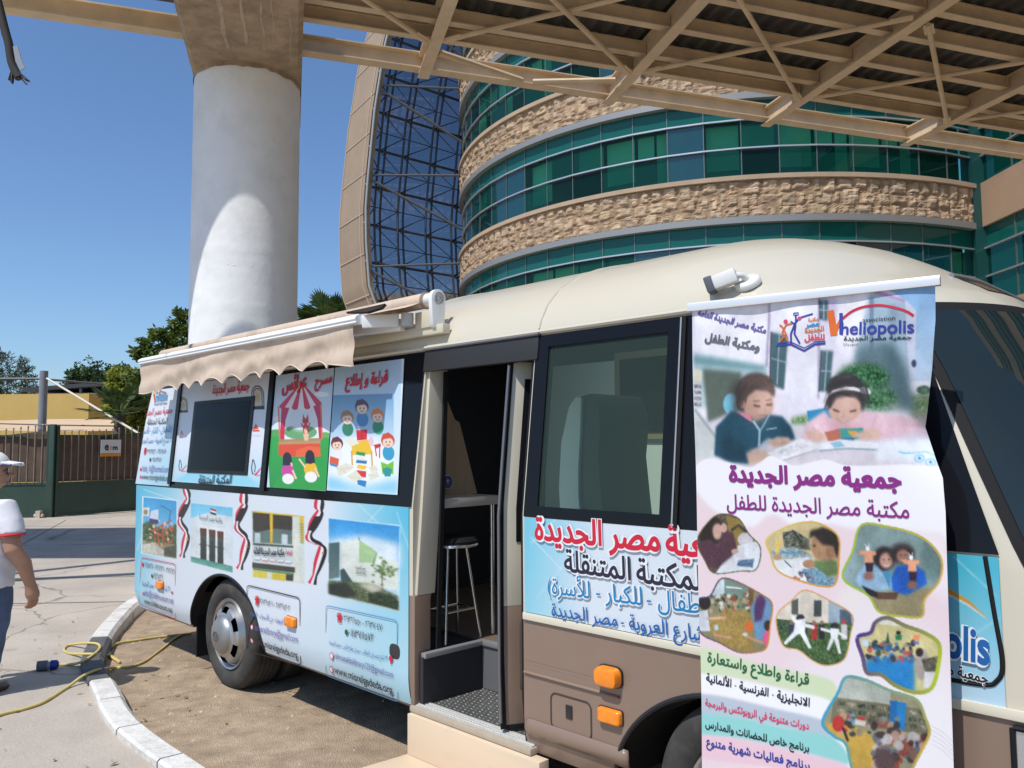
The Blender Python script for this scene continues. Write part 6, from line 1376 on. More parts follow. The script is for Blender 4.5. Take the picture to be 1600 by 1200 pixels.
# ================================================================== ROLL-UP BANNER
BL_, BR_ = np.array((.6137, 2.72, 0)), np.array((1.211, 2.30, 0)); BU = (BR_ - BL_) / np.linalg.norm(BR_ - BL_); BN = np.array((BU[1], -BU[0], 0)); BWd = float(np.linalg.norm(BR_ - BL_)); BTOP = 2.125
def ban_at(p): d = ray(p); t = (BL_ @ BN) / (d @ BN); P = CAM + d * t; return float((P - BL_) @ BU), float(P[2])
ban = thing('rollup_banner', 'tall printed roll-up banner standing in front of the bus nose', 'banner', (.0, 0, 0))
art = Art(ban_at, -.01, .76, .09, 2.122, 430, 310, (246, 240, 244))
c1 = lambda p: (1060 + p[0] / 3.636, 420 + p[1] / 3.636); c2 = lambda p: (1060 + p[0] / 3.636, 700 + p[1] / 3.636); c3 = lambda p: (1060 + p[0] / 3.636, 920 + p[1] / 3.636)
art.T = c1
art.poly([(60, 60), (1560, 60), (1560, 1180), (60, 1180)], (236, 231, 242)); art.poly([(80, 150), (1560, 60), (1560, 230), (80, 330)], (206, 188, 224), soft=12)  # lavender top band is the rail's shade, tinted into the print
art.poly([(90, 230), (520, 210), (505, 560), (90, 490)], (244, 241, 248), soft=2); art.poly([(90, 480), (500, 550), (500, 760), (420, 760), (90, 800)], (150, 186, 190), col2=(196, 212, 214), soft=2); art.poly([(90, 500), (480, 560), (480, 580), (90, 540)], (110, 150, 156), soft=2)
art.poly([(140, 570), (360, 590), (340, 800), (170, 880)], (92, 104, 92), soft=2); art.poly([(92, 570), (136, 580), (130, 760), (92, 770)], (206, 206, 206)); art.poly([(92, 575), (136, 582), (134, 640), (92, 640)], (222, 214, 190))
for k in range(4): art.poly([(92, 660 + k * 34), (132, 662 + k * 34), (132, 680 + k * 34), (92, 680 + k * 34)], (130, 130, 140), noise=30)
art.poly([(510, 180), (800, 160), (800, 720), (640, 740), (560, 640)], (242, 239, 247), soft=2); art.line([(515, 190), (500, 560)], 10, (150, 140, 170), soft=1); art.line([(800, 160), (796, 740)], 9, (150, 144, 172), soft=1); art.line([(985, 150), (985, 480)], 8, (170, 160, 186), soft=1)
for q in (((525, 360), (622, 385), (600, 690), (520, 660)), ((812, 465), (880, 470), (860, 700), (800, 700)), ((800, 180), (850, 180), (846, 300), (806, 290)), ((970, 170), (1020, 175), (1012, 230), (972, 225))): art.poly(q, (84, 112, 122), col2=(60, 92, 96), soft=1); art.line([q[0], q[3]], 8, (70, 66, 84)); art.line([((q[0][0] + q[1][0]) / 2, q[0][1]), ((q[3][0] + q[2][0]) / 2, q[3][1])], 5, (200, 206, 214)); art.line([((q[0][0]) , (q[0][1] + q[3][1]) / 2), (q[1][0], (q[1][1] + q[2][1]) / 2)], 5, (196, 200, 206))
art.poly([(900, 160), (1110, 140), (1110, 500), (980, 520), (900, 480)], (244, 241, 248), soft=2); art.poly([(1085, 140), (1290, 185), (1350, 240), (1335, 620), (1290, 660), (1000, 520)], (164, 186, 202), soft=2); art.poly([(1110, 120), (1290, 180), (1290, 196), (1110, 142)], (178, 150, 186)); art.poly([(1085, 170), (1110, 170), (1110, 480), (1085, 480)], (118, 140, 160)); art.poly([(1200, 210), (1240, 215), (1240, 600), (1200, 560)], (142, 166, 184), soft=2)
art.poly([(1110, 70), (1480, 60), (1480, 640), (1335, 640), (1352, 240), (1290, 180)], (136, 180, 222), col2=(196, 214, 232)); art.poly([(1290, 180), (1352, 240), (1340, 640), (1310, 640)], (206, 210, 226)); art.ell(1338, 540, 14, 22, (50, 60, 90)); art.ell(1390, 690, 40, 26, (70, 100, 84), noise=20); art.poly([(1300, 720), (1480, 700), (1480, 880), (1320, 880)], (104, 130, 92), noise=16, soft=3)
art.poly([(1010, 450), (1180, 410), (1290, 520), (1330, 800), (1180, 780), (1000, 600)], (92, 116, 124), soft=5, alpha=.95); art.poly([(1150, 430), (1220, 440), (1300, 640), (1340, 800), (1260, 800)], (72, 98, 106), soft=4, alpha=.9)
art.ell(1050, 620, 150, 78, (36, 92, 42), soft=3, noise=30); art.ell(1130, 740, 110, 70, (44, 98, 50), soft=4, noise=30); art.line([(940, 590), (1100, 690), (1260, 800)], 34, (150, 172, 150), soft=5, alpha=.6)
art.poly([(640, 850), (740, 830), (740, 890), (640, 890)], (110, 150, 90), noise=26, soft=2); art.poly([(730, 810), (850, 790), (880, 850), (740, 880)], (44, 140, 190)); art.poly([(80, 900), (220, 880), (640, 900), (1500, 850), (1560, 1180), (80, 1180)], (220, 212, 220), soft=4); art.poly([(90, 780), (220, 960), (220, 1080), (90, 1080)], (206, 210, 208), soft=2); art.line([(95, 800), (215, 960)], 16, (170, 176, 178))
# girl in the teal jacket
art.ell(300, 770, 45, 60, (120, 190, 214)); art.ell(370, 720, 40, 90, (44, 36, 34), soft=1.5); art.ell(440, 682, 106, 90, (74, 58, 52), soft=1.5, noise=5); art.poly([(340, 690), (330, 760), (345, 810), (385, 820), (380, 740)], (62, 48, 44), soft=2); art.line([(360, 640), (430, 610), (500, 625)], 12, (112, 92, 84), soft=2, alpha=.7); art.ell(455, 770, 86, 98, (206, 166, 146), soft=1.2); art.poly([(350, 700), (420, 640), (548, 690), (546, 735), (520, 700), (440, 690), (390, 730), (372, 800)], (70, 55, 50), soft=1.2); art.ell(500, 800, 26, 22, (226, 176, 158), soft=4, alpha=.6); art.poly([(375, 790), (400, 850), (455, 868), (420, 800)], (184, 142, 124), soft=5, alpha=.7); art.ell(362, 770, 17, 26, (196, 150, 130))
art.line([(428, 775), (465, 783)], 7, (70, 50, 46)); art.line([(500, 772), (532, 768)], 7, (70, 50, 46)); art.line([(424, 755), (462, 752)], 6, (84, 62, 56)); art.line([(495, 750), (530, 745)], 6, (84, 62, 56)); art.line([(490, 780), (498, 808), (484, 812)], 5, (176, 126, 108)); art.line([(458, 838), (482, 832), (506, 838)], 7, (170, 96, 92)); art.ell(470, 862, 34, 12, (196, 150, 132), soft=2)
art.poly([(215, 900), (300, 810), (390, 830), (440, 870), (520, 830), (590, 840), (640, 900), (665, 970), (560, 985), (510, 960), (430, 1030), (400, 1110), (300, 1100), (205, 1060)], (26, 72, 92), soft=1.2, noise=3); art.poly([(430, 870), (520, 850), (560, 960), (510, 960), (440, 1010)], (36, 88, 108), soft=5, alpha=.7); art.poly([(590, 860), (650, 950), (600, 970)], (18, 56, 74), soft=4); art.poly([(330, 815), (400, 830), (430, 880), (395, 860)], (226, 130, 160)); art.line([(425, 865), (462, 920), (458, 1010)], 12, (176, 206, 220)); art.line([(520, 825), (478, 900), (462, 925)], 8, (150, 190, 206)); art.line([(500, 915), (560, 905)], 5, (230, 236, 240)); art.poly([(240, 960), (300, 950), (380, 1020), (380, 1090), (260, 1080)], (18, 56, 74), soft=3)
art.poly([(385, 1050), (420, 1025), (520, 1040), (580, 1060), (520, 1100), (400, 1110)], (214, 178, 160), soft=1.5); art.poly([(500, 990), (560, 955), (630, 960), (635, 990), (560, 1020)], (210, 170, 150), soft=1)
for k in range(4): art.line([(560 + k * 18, 985), (575 + k * 18, 1010)], 4, (176, 132, 116))
art.poly([(500, 1050), (700, 965), (800, 1000), (780, 1030), (590, 1090)], (240, 238, 240)); art.poly([(560, 1040), (690, 985), (740, 1010), (610, 1066)], (222, 220, 226), noise=12); art.line([(590, 1092), (780, 1032)], 4, (150, 150, 160))
art.ell(505, 745, 40, 62, (228, 188, 168), soft=9, alpha=.75); art.poly([(380, 720), (400, 840), (470, 872), (430, 800), (415, 720)], (168, 124, 106), soft=7, alpha=.75); art.ell(478, 800, 16, 10, (236, 198, 180), soft=4, alpha=.8); art.ell(445, 785, 24, 9, (156, 112, 98), soft=4, alpha=.6); art.ell(515, 780, 20, 8, (160, 116, 100), soft=4, alpha=.6); art.poly([(440, 845), (520, 842), (500, 870), (470, 876)], (180, 138, 120), soft=5, alpha=.6)
art.strands([(360, 760), (372, 690), (420, 640), (500, 640)], 26, (88, 68, 60), 4, 3, 12, .5); art.strands([(350, 790), (345, 730), (380, 660)], 16, (60, 46, 42), 4, 4, 12, .5); art.strands([(420, 640), (480, 630), (540, 680)], 12, (104, 84, 74), 3, 5, 9, .5); art.ell(335, 700, 34, 56, (58, 46, 42), soft=5, alpha=.9); art.poly([(330, 740), (300, 800), (330, 830), (356, 780)], (56, 44, 40), soft=4, alpha=.9)
art.line([(426, 778), (445, 785), (467, 784)], 5, (54, 36, 34), soft=.6); art.line([(498, 774), (516, 779), (534, 772)], 5, (54, 36, 34), soft=.6)
for k in range(9): x = 230 + k * 44; art.line([(x, 900 + (k % 3) * 20), (x + 12, 980), (x - 6, 1060)], 8, (16, 54, 72) if k % 2 else (40, 92, 112), soft=3, alpha=.5)
# girl in the pink hood
art.ell(948, 685, 104, 88, (44, 38, 38), soft=1.5, noise=4); art.ell(1044, 760, 18, 56, (40, 34, 34), soft=2); art.ell(945, 790, 92, 100, (220, 178, 160), soft=1.2); art.poly([(840, 760), (870, 680), (950, 650), (1040, 700), (1050, 770), (990, 720), (900, 740), (860, 800)], (44, 38, 38), soft=1.2); art.line([(838, 735), (880, 700), (950, 682), (1000, 684), (1092, 712)], [6, 14, 18, 20, 10], (232, 230, 238)); art.ell(1060, 695, 36, 18, (226, 224, 232), rot=.3)
art.ell(890, 835, 22, 18, (236, 178, 164), soft=4, alpha=.7); art.ell(1000, 832, 22, 18, (236, 178, 164), soft=4, alpha=.7); art.line([(880, 800), (915, 814)], 7, (64, 46, 44)); art.line([(975, 814), (1012, 806)], 7, (64, 46, 44)); art.line([(935, 812), (942, 840), (926, 845)], 5, (190, 140, 122)); art.line([(900, 858), (940, 876), (985, 856)], 10, (232, 226, 224)); art.line([(898, 854), (940, 880), (988, 852)], 4, (170, 90, 90))
art.poly([(700, 960), (730, 880), (830, 810), (862, 850), (930, 895), (1010, 870), (1050, 815), (1200, 830), (1330, 850), (1385, 920), (1150, 970), (1080, 960), (900, 960), (760, 980)], (236, 196, 206), soft=1.2, noise=2); art.poly([(1060, 840), (1200, 850), (1330, 870), (1200, 900)], (246, 214, 222), soft=5, alpha=.8); art.poly([(1080, 940), (1300, 920), (1380, 925), (1150, 968)], (206, 160, 176), soft=5, alpha=.7); art.poly([(740, 900), (830, 830), (800, 960)], (246, 214, 222), soft=5, alpha=.7); art.poly([(850, 880), (1020, 880), (1000, 960), (880, 950)], (222, 170, 186), soft=3); art.line([(1130, 830), (1100, 900), (1180, 950)], 6, (206, 160, 176), soft=1); art.line([(760, 900), (800, 940)], 7, (214, 168, 182), soft=1)
art.ell(945, 760, 58, 48, (234, 196, 178), soft=9, alpha=.7); art.poly([(860, 780), (880, 860), (950, 892), (905, 820)], (186, 138, 122), soft=7, alpha=.7); art.poly([(1020, 770), (1030, 850), (970, 888), (1005, 820)], (196, 148, 132), soft=7, alpha=.6); art.ell(898, 806, 24, 9, (176, 128, 114), soft=4, alpha=.6); art.ell(994, 806, 24, 9, (176, 128, 114), soft=4, alpha=.6); art.ell(935, 838, 12, 9, (240, 204, 188), soft=3, alpha=.8)
art.strands([(848, 790), (870, 720), (930, 700), (1000, 720)], 22, (56, 48, 48), 4, 7, 12, .5); art.strands([(870, 640), (960, 610), (1050, 660), (1075, 760)], 26, (58, 50, 50), 4, 8, 14, .5); art.strands([(900, 620), (980, 610)], 10, (96, 90, 96), 3, 9, 9, .4); art.line([(878, 800), (896, 810), (916, 812)], 5, (48, 34, 34), soft=.6); art.line([(974, 812), (994, 811), (1013, 804)], 5, (48, 34, 34), soft=.6)
for k in range(8): x = 1080 + k * 38; art.line([(x, 845), (x + 20, 900), (x + 6, 950)], 9, (214, 168, 182) if k % 2 else (248, 220, 228), soft=3, alpha=.5)
art.poly([(1330, 830), (1480, 840), (1480, 960), (1380, 920)], (150, 130, 140), soft=5)
art.poly([(915, 910), (1050, 905), (1060, 960), (930, 990)], (70, 160, 150)); art.poly([(960, 920), (1020, 925), (1000, 970)], (230, 170, 60)); art.poly([(830, 930), (915, 910), (930, 985), (850, 980)], (186, 110, 90)); art.poly([(925, 965), (1000, 960), (1000, 985), (935, 990)], (60, 110, 170))
art.poly([(720, 930), (790, 915), (850, 960), (800, 985), (735, 970)], (222, 184, 166), soft=1); art.poly([(985, 945), (1100, 905), (1150, 920), (1150, 965), (1050, 975)], (222, 184, 166), soft=1); art.poly([(780, 1000), (920, 970), (1140, 990), (1142, 1028), (960, 1020), (800, 1036)], (238, 238, 242)); art.line([(800, 1036), (960, 1022), (1142, 1030)], 6, (96, 140, 150)); art.poly([(860, 990), (920, 980), (950, 1010), (890, 1020)], (150, 200, 220))
art.poly([(1110, 1090), (1150, 980), (1420, 970), (1480, 1100)], (234, 238, 244), soft=2)
for cx, cy in ((1368, 1078), (1430, 1100)): art.ell(cx, cy, 28, 22, (96, 190, 222)); art.ell(cx, cy, 22, 16, (236, 242, 246)); art.ell(cx, cy, 9, 8, (50, 120, 160))
art.line([(1250, 1040), (1290, 1050), (1320, 1046)], 8, (110, 200, 226)); art.line([(1310, 1050), (1400, 1040), (1470, 1070)], 5, (110, 200, 226))
art.grain([(60, 60), (1560, 60), (1560, 1180), (60, 1180)], .022, 3.0, .25, 5)
# white wave and pink ground
art.T = c2
sm = lambda P: [(p.x, p.y) for p in smooth_path([(a, b, 0) for a, b in P], 8)]
smc = lambda P: [(p.x, p.y) for p in smooth_path([(a, b, 0) for a, b in (P[-1:] + P + P[:2])], 8)][8:-8]
art.poly(sm([(80, 130), (130, 75), (200, 60), (290, 85), (400, 110), (460, 85), (520, 45), (580, 65), (660, 100), (780, 75), (850, 68), (960, 100), (1140, 100), (1300, 95), (1560, 112)]) + [(1700, 2600), (60, 2600)], (248, 246, 249), soft=.6)
art.poly(sm([(60, 170), (130, 280), (200, 350), (320, 420), (420, 450), (500, 390), (560, 385), (640, 440), (720, 460), (840, 430), (1000, 460), (1200, 470), (1500, 490)]) + [(1700, 900), (1600, 2600), (60, 2600)], (240, 218, 222), soft=2); art.poly(sm([(1100, 480), (1300, 470), (1500, 490)]) + [(1600, 900), (1300, 760)], (244, 234, 236), soft=4)
art.poly([(1000, 770), (1180, 820), (1500, 1100), (1640, 1500), (1640, 2600), (400, 2600), (500, 1500)], (242, 232, 236), soft=14); art.ell(980, 860, 70, 60, (240, 232, 228), soft=3)
art.T = c3
art.poly([(900, 640), (1640, 500), (1640, 2600), (300, 2600), (600, 1000)], (246, 242, 244), soft=16)
for q, c in (([(90, 330), (200, 345), (500, 440), (860, 520), (860, 645), (600, 570), (300, 500), (90, 475)], (214, 228, 190)), ([(90, 475), (300, 505), (600, 575), (855, 640), (830, 760), (500, 670), (250, 610), (90, 590)], (250, 250, 252)), ([(90, 590), (250, 612), (500, 672), (830, 756), (880, 860), (600, 790), (300, 725), (90, 710)], (190, 202, 214)), ([(90, 706), (300, 722), (600, 790), (880, 856), (960, 1000), (700, 930), (350, 850), (90, 820)], (150, 216, 212)), ([(90, 820), (350, 850), (700, 932), (960, 1010), (900, 1100), (500, 1010), (90, 945)], (240, 204, 214))): art.poly(sm(q + [q[0]]), c, soft=1.2)
for k in range(5): art.line(sm([(1440 + 0 * k, 780 + k * 26), (1500, 815 + k * 26), (1570, 880 + k * 26)]), 2.5, (200, 196, 206)); art.line(sm([(130 + k * 22, 950), (150 + k * 22, 1010), (150 + k * 22, 1120)]), 2, (216, 214, 222))
for k in range(6): art.line(sm([(1040 + k * 30, 470 - k * 10), (1200 + k * 40, 190 + k * 6), (1420 + k * 20, 60 + k * 10), (1560, -40 + k * 16)]), 2, (226, 206, 216))
# photo blobs
def blob(P, rim, w_, paint, rim2=None):
    S = smc(P); S = S + [S[0]]; m0 = art.buf.copy(); paint(); art.grain(S, .04, 5., .12, len(P)); r = art.mask(S, 0.)
    if r is None: art.buf = m0; return
    A_, x0, x1, y0, y1 = r; A_ = A_[..., None]; new = m0.copy(); new[y0:y1, x0:x1] = m0[y0:y1, x0:x1] * (1 - A_) + art.buf[y0:y1, x0:x1] * A_; art.buf = new; n = len(S)
    for i in range(0, n - 1, 2):
        t = abs(2 * i / n - 1); c = np.array(rim) * t + np.array(rim2 or rim) * (1 - t); art.line([S[j % n] for j in range(i, min(n, i + 3) + 1)], w_, tuple(c))
art.T = c2
B1 = [(105, 525), (180, 410), (250, 375), (340, 400), (400, 490), (465, 570), (440, 690), (350, 700), (205, 712), (150, 640)]
def pb1():
    art.poly([(90, 360), (480, 360), (480, 730), (90, 730)], (92, 84, 70), noise=12); art.poly([(270, 380), (420, 440), (400, 560), (300, 560)], (150, 124, 60)); art.line([(300, 470), (340, 440), (390, 480)], 18, (70, 66, 58)); art.ell(380, 520, 44, 38, (212, 206, 210)); art.poly([(320, 560), (480, 520), (480, 730), (200, 730), (260, 640)], (226, 230, 234)); art.poly([(340, 640), (430, 630), (420, 680), (330, 670)], (90, 120, 150), noise=20)
    art.ell(195, 470, 62, 82, (44, 34, 32), soft=1); art.ell(222, 475, 30, 46, (206, 166, 150), soft=1); art.poly([(130, 540), (110, 500), (180, 420), (200, 520), (190, 560)], (44, 34, 32), soft=1.5); art.poly([(105, 540), (180, 520), (230, 560), (250, 470), (310, 480), (335, 570), (300, 620), (210, 690), (150, 660)], (84, 54, 66), soft=1, noise=2); art.ell(258, 455, 18, 26, (206, 166, 150)); art.ell(320, 588, 20, 14, (206, 166, 150))
blob(B1, (140, 120, 90), 5, pb1, (60, 70, 40))
B2 = [(500, 520), (590, 460), (700, 425), (800, 430), (905, 500), (912, 620), (890, 770), (800, 785), (640, 740), (555, 690), (520, 600)]
def pb2():
    art.poly([(480, 400), (930, 400), (930, 800), (480, 800)], (206, 188, 140)); art.poly([(590, 480), (660, 470), (740, 520), (750, 580), (600, 570)], (96, 100, 86), noise=24); art.line([(600, 500), (650, 470), (700, 540)], 9, (40, 44, 44)); art.poly([(510, 590), (650, 560), (760, 610), (760, 640), (600, 630), (530, 640)], (150, 168, 170), noise=20); art.line([(580, 590), (640, 600), (700, 590)], 10, (80, 140, 180)); art.poly([(540, 640), (740, 620), (760, 780), (560, 720)], (230, 232, 232)); art.line([(600, 640), (640, 680)], 6, (50, 60, 90))
    art.poly([(560, 520), (572, 520), (566, 620), (552, 620)], (226, 186, 60)); art.ell(560, 620, 24, 18, (190, 150, 120)); art.ell(835, 560, 84, 90, (166, 128, 96), soft=1); art.poly([(740, 520), (750, 470), (820, 450), (900, 480), (915, 560), (905, 640), (880, 560), (820, 550), (770, 500)], (40, 34, 30), soft=1.2); art.ell(860, 590, 22, 32, (150, 112, 84)); art.ell(772, 556, 7, 6, (40, 30, 28)); art.poly([(770, 640), (900, 640), (915, 720), (830, 740), (770, 690)], (100, 124, 78), soft=1); art.poly([(700, 690), (780, 680), (860, 740), (900, 730), (880, 790), (740, 775)], (120, 160, 180), noise=18); art.ell(740, 660, 36, 24, (170, 128, 100)); art.crowd([(640, 700), (760, 770)], 26, [(60, 70, 100), (200, 90, 60), (90, 140, 170)], 9)
blob(B2, (222, 206, 100), 9, pb2, (214, 140, 60))
B3 = [(935, 740), (990, 590), (1040, 440), (1180, 445), (1350, 490), (1450, 560), (1500, 650), (1480, 760), (1400, 860), (1385, 955), (1270, 955), (1140, 930), (1080, 840)]
def pb3():
    art.poly([(900, 400), (1530, 400), (1530, 1000), (900, 1000)], (128, 152, 150)); art.poly([(1380, 520), (1530, 540), (1530, 760), (1390, 740)], (96, 122, 120), soft=4); art.poly([(900, 560), (1010, 540), (1000, 780), (900, 780)], (150, 172, 176), soft=3); art.poly([(1100, 820), (1530, 780), (1530, 1000), (1060, 1000)], (144, 134, 100), soft=2); art.ell(1170, 630, 62, 72, (36, 28, 30), soft=1.5); art.ell(1182, 640, 38, 46, (196, 150, 132), soft=1); art.line([(1168, 664), (1184, 672), (1200, 664)], 6, (226, 220, 216)); art.ell(1272, 600, 74, 58, (44, 36, 36), soft=2); art.ell(1278, 616, 36, 40, (160, 116, 98), soft=1); art.line([(1265, 634), (1280, 640), (1296, 634)], 5, (216, 206, 200))
    for cx in (1168, 1196, 1264, 1292): art.ell(cx, 634 if cx < 1250 else 608, 5, 4, (40, 28, 28))
    art.poly([(1000, 750), (1060, 660), (1130, 670), (1170, 720), (1210, 690), (1220, 800), (1120, 810), (1020, 780)], (150, 186, 214), soft=1, noise=3); art.poly([(1160, 700), (1210, 700), (1200, 800)], (70, 150, 190)); art.poly([(1210, 740), (1240, 670), (1340, 660), (1400, 700), (1414, 770), (1300, 835), (1220, 815)], (22, 92, 190), soft=1, noise=3); art.poly([(1050, 790), (1130, 820), (1250, 820), (1240, 860), (1130, 860)], (90, 62, 52)); art.poly([(1040, 780), (1130, 820), (1130, 850), (1080, 840)], (34, 34, 46))
    for cx, cy in ((1082, 610), (1330, 660)): art.poly([(cx - 52, cy - 26), (cx + 40, cy - 24), (cx + 44, cy - 6), (cx + 22, cy + 4), (cx + 26, cy + 44), (cx - 26, cy + 40), (cx - 20, cy + 2), (cx - 50, cy - 4)], (232, 160, 122)); art.ell(cx - 6, cy - 38, 12, 14, (236, 240, 242)); art.line([(cx - 10, cy - 46), (cx - 22, cy - 66)], 4, (236, 240, 242)); art.line([(cx - 2, cy - 46), (cx + 4, cy - 68)], 4, (236, 240, 242)); art.poly([(cx - 20, cy + 42), (cx + 28, cy + 42), (cx + 22, cy + 96), (cx - 14, cy + 96)], (48, 30, 50)); art.ell(cx, cy + 118, 30, 24, (150, 104, 88), soft=1)
blob(B3, (150, 196, 50), 12, pb3, (214, 164, 80))
B4 = [(110, 870), (180, 840), (240, 745), (330, 760), (480, 840), (530, 890), (520, 1000), (500, 1130), (440, 1160), (340, 1160), (240, 1110), (120, 1040)]
def pb4():
    art.poly([(90, 720), (550, 720), (550, 1180), (90, 1180)], (134, 132, 100)); art.poly([(180, 740), (420, 740), (400, 840), (180, 850)], (112, 134, 124)); art.poly([(190, 750), (260, 745), (260, 830), (190, 840)], (190, 206, 210)); art.line([(270, 790), (360, 800)], 7, (236, 238, 232)); art.poly([(400, 770), (430, 780), (420, 900), (390, 900)], (120, 84, 50)); art.crowd([(180, 830), (400, 930)], 60, [(60, 60, 50), (190, 160, 130), (220, 220, 210), (150, 60, 50), (60, 110, 90), (170, 150, 110)], 12, 5)
    art.poly([(150, 1000), (260, 920), (400, 930), (430, 1160), (250, 1130)], (160, 134, 72), noise=8, soft=1); art.poly([(410, 900), (470, 800), (530, 880), (520, 1100), (440, 1090)], (104, 144, 180), soft=1); art.ell(455, 870, 22, 28, (206, 166, 146)); art.poly([(440, 850), (470, 830), (495, 870), (470, 980), (430, 990), (430, 900)], (86, 52, 100), soft=1); art.ell(150, 880, 34, 40, (44, 36, 34)); art.poly([(115, 930), (165, 920), (180, 1040), (120, 1040)], (214, 216, 222)); art.line([(160, 970), (270, 965)], 14, (206, 166, 140)); art.ell(515, 1085, 36, 52, (232, 90, 140)); art.ell(505, 1010, 22, 30, (60, 44, 40)); art.ell(400, 1015, 24, 30, (222, 110, 50)); art.line([(200, 1060), (300, 1080)], 14, (196, 150, 120)); art.line([(380, 1070), (480, 1110)], 14, (196, 150, 120)); art.ell(215, 1020, 12, 16, (170, 200, 214)); art.ell(378, 1060, 14, 10, (200, 210, 220))
blob(B4, (60, 52, 120), 8, pb4, (222, 150, 60))
art.T = c3
B5 = [(555, 160), (640, 70), (720, 10), (860, 70), (985, 150), (975, 260), (940, 400), (840, 438), (760, 410), (680, 350), (590, 320)]
def pb5():
    art.poly([(530, 0), (1000, 0), (1000, 460), (530, 460)], (222, 212, 196)); art.poly([(850, 60), (1000, 120), (1000, 260), (850, 230)], (150, 168, 182)); art.poly([(640, 70), (678, 55), (678, 150), (640, 150)], (84, 92, 88)); art.poly([(768, 66), (812, 68), (810, 160), (766, 160)], (64, 76, 78)); art.poly([(915, 120), (980, 120), (980, 230), (915, 220)], (74, 96, 110)); art.poly([(540, 190), (1000, 200), (1000, 460), (540, 460)], (70, 100, 58), noise=16); art.poly([(540, 170), (640, 180), (640, 250), (540, 250)], (64, 90, 62), noise=18)
    for x, c in ((640, (50, 60, 80)), (712, (60, 50, 46)), (768, (170, 50, 50)), (812, (40, 40, 44)), (940, (210, 206, 206))): art.ell(x, 195, 11, 14, (150, 110, 90)); art.poly([(x - 18, 205), (x + 18, 205), (x + 16, 290), (x - 16, 290)], c)
    art.ell(938, 186, 12, 10, (190, 50, 50)); wh_ = (236, 238, 240)
    art.ell(690, 168, 24, 22, (44, 46, 50)); art.poly([(660, 180), (720, 170), (715, 260), (650, 260)], wh_); art.line([(700, 205), (770, 222)], 20, wh_); art.line([(660, 190), (640, 150)], 16, wh_); art.line([(665, 250), (600, 315)], [30, 16], wh_); art.line([(700, 250), (745, 340)], [30, 16], wh_); art.ell(885, 215, 24, 22, (44, 46, 50)); art.poly([(860, 225), (912, 230), (900, 295), (862, 290)], wh_); art.line([(865, 245), (805, 230)], 16, wh_); art.line([(905, 250), (955, 280)], 14, wh_); art.line([(870, 290), (845, 350)], [24, 14], wh_); art.line([(895, 290), (915, 370)], [24, 14], wh_); art.line([(770, 224), (850, 222)], 2, (200, 200, 200))
blob(B5, (214, 160, 90), 6, pb5)
B6 = [(1015, 280), (1090, 250), (1120, 190), (1190, 165), (1290, 210), (1400, 250), (1480, 310), (1480, 420), (1440, 560), (1350, 590), (1230, 550), (1150, 490), (1070, 480), (1045, 390)]
def pb6():
    art.poly([(1000, 150), (1500, 150), (1500, 610), (1000, 610)], (206, 196, 140)); art.poly([(1060, 400), (1340, 390), (1340, 600), (1060, 600)], (32, 134, 200), soft=2); art.poly([(1030, 150), (1200, 150), (1330, 220), (1150, 200)], (224, 226, 206)); art.crowd([(1050, 300), (1340, 410)], 70, [(40, 44, 60), (60, 90, 140), (44, 110, 180), (190, 80, 70), (120, 110, 90), (40, 60, 60), (170, 140, 120)], 14, 8); art.poly([(1040, 290), (1080, 290), (1080, 330), (1040, 325)], (200, 216, 226)); art.ell(1250, 250, 14, 12, (40, 30, 30)); art.poly([(1232, 262), (1270, 262), (1268, 292), (1234, 292)], (30, 130, 76)); art.poly([(1334, 260), (1372, 262), (1368, 296), (1336, 292)], (232, 140, 90)); art.poly([(1336, 296), (1370, 298), (1366, 316), (1338, 312)], (90, 110, 180)); art.poly([(1190, 240), (1200, 310), (1176, 310)], (40, 84, 60)); art.ell(1385, 430, 44, 90, (168, 158, 150), soft=1); art.ell(1370, 360, 22, 26, (44, 36, 34)); art.poly([(1400, 460), (1470, 460), (1460, 580), (1390, 560)], (222, 222, 220)); art.poly([(1380, 400), (1480, 380), (1480, 470), (1400, 470)], (96, 92, 80), noise=14)
blob(B6, (74, 46, 136), 22, pb6, (186, 204, 40))
B7 = [(815, 760), (900, 600), (950, 505), (1060, 520), (1200, 580), (1350, 630), (1400, 730), (1425, 820), (1380, 920), (1330, 1020), (1280, 1160), (1150, 1180), (1000, 1060), (950, 890), (880, 840)]
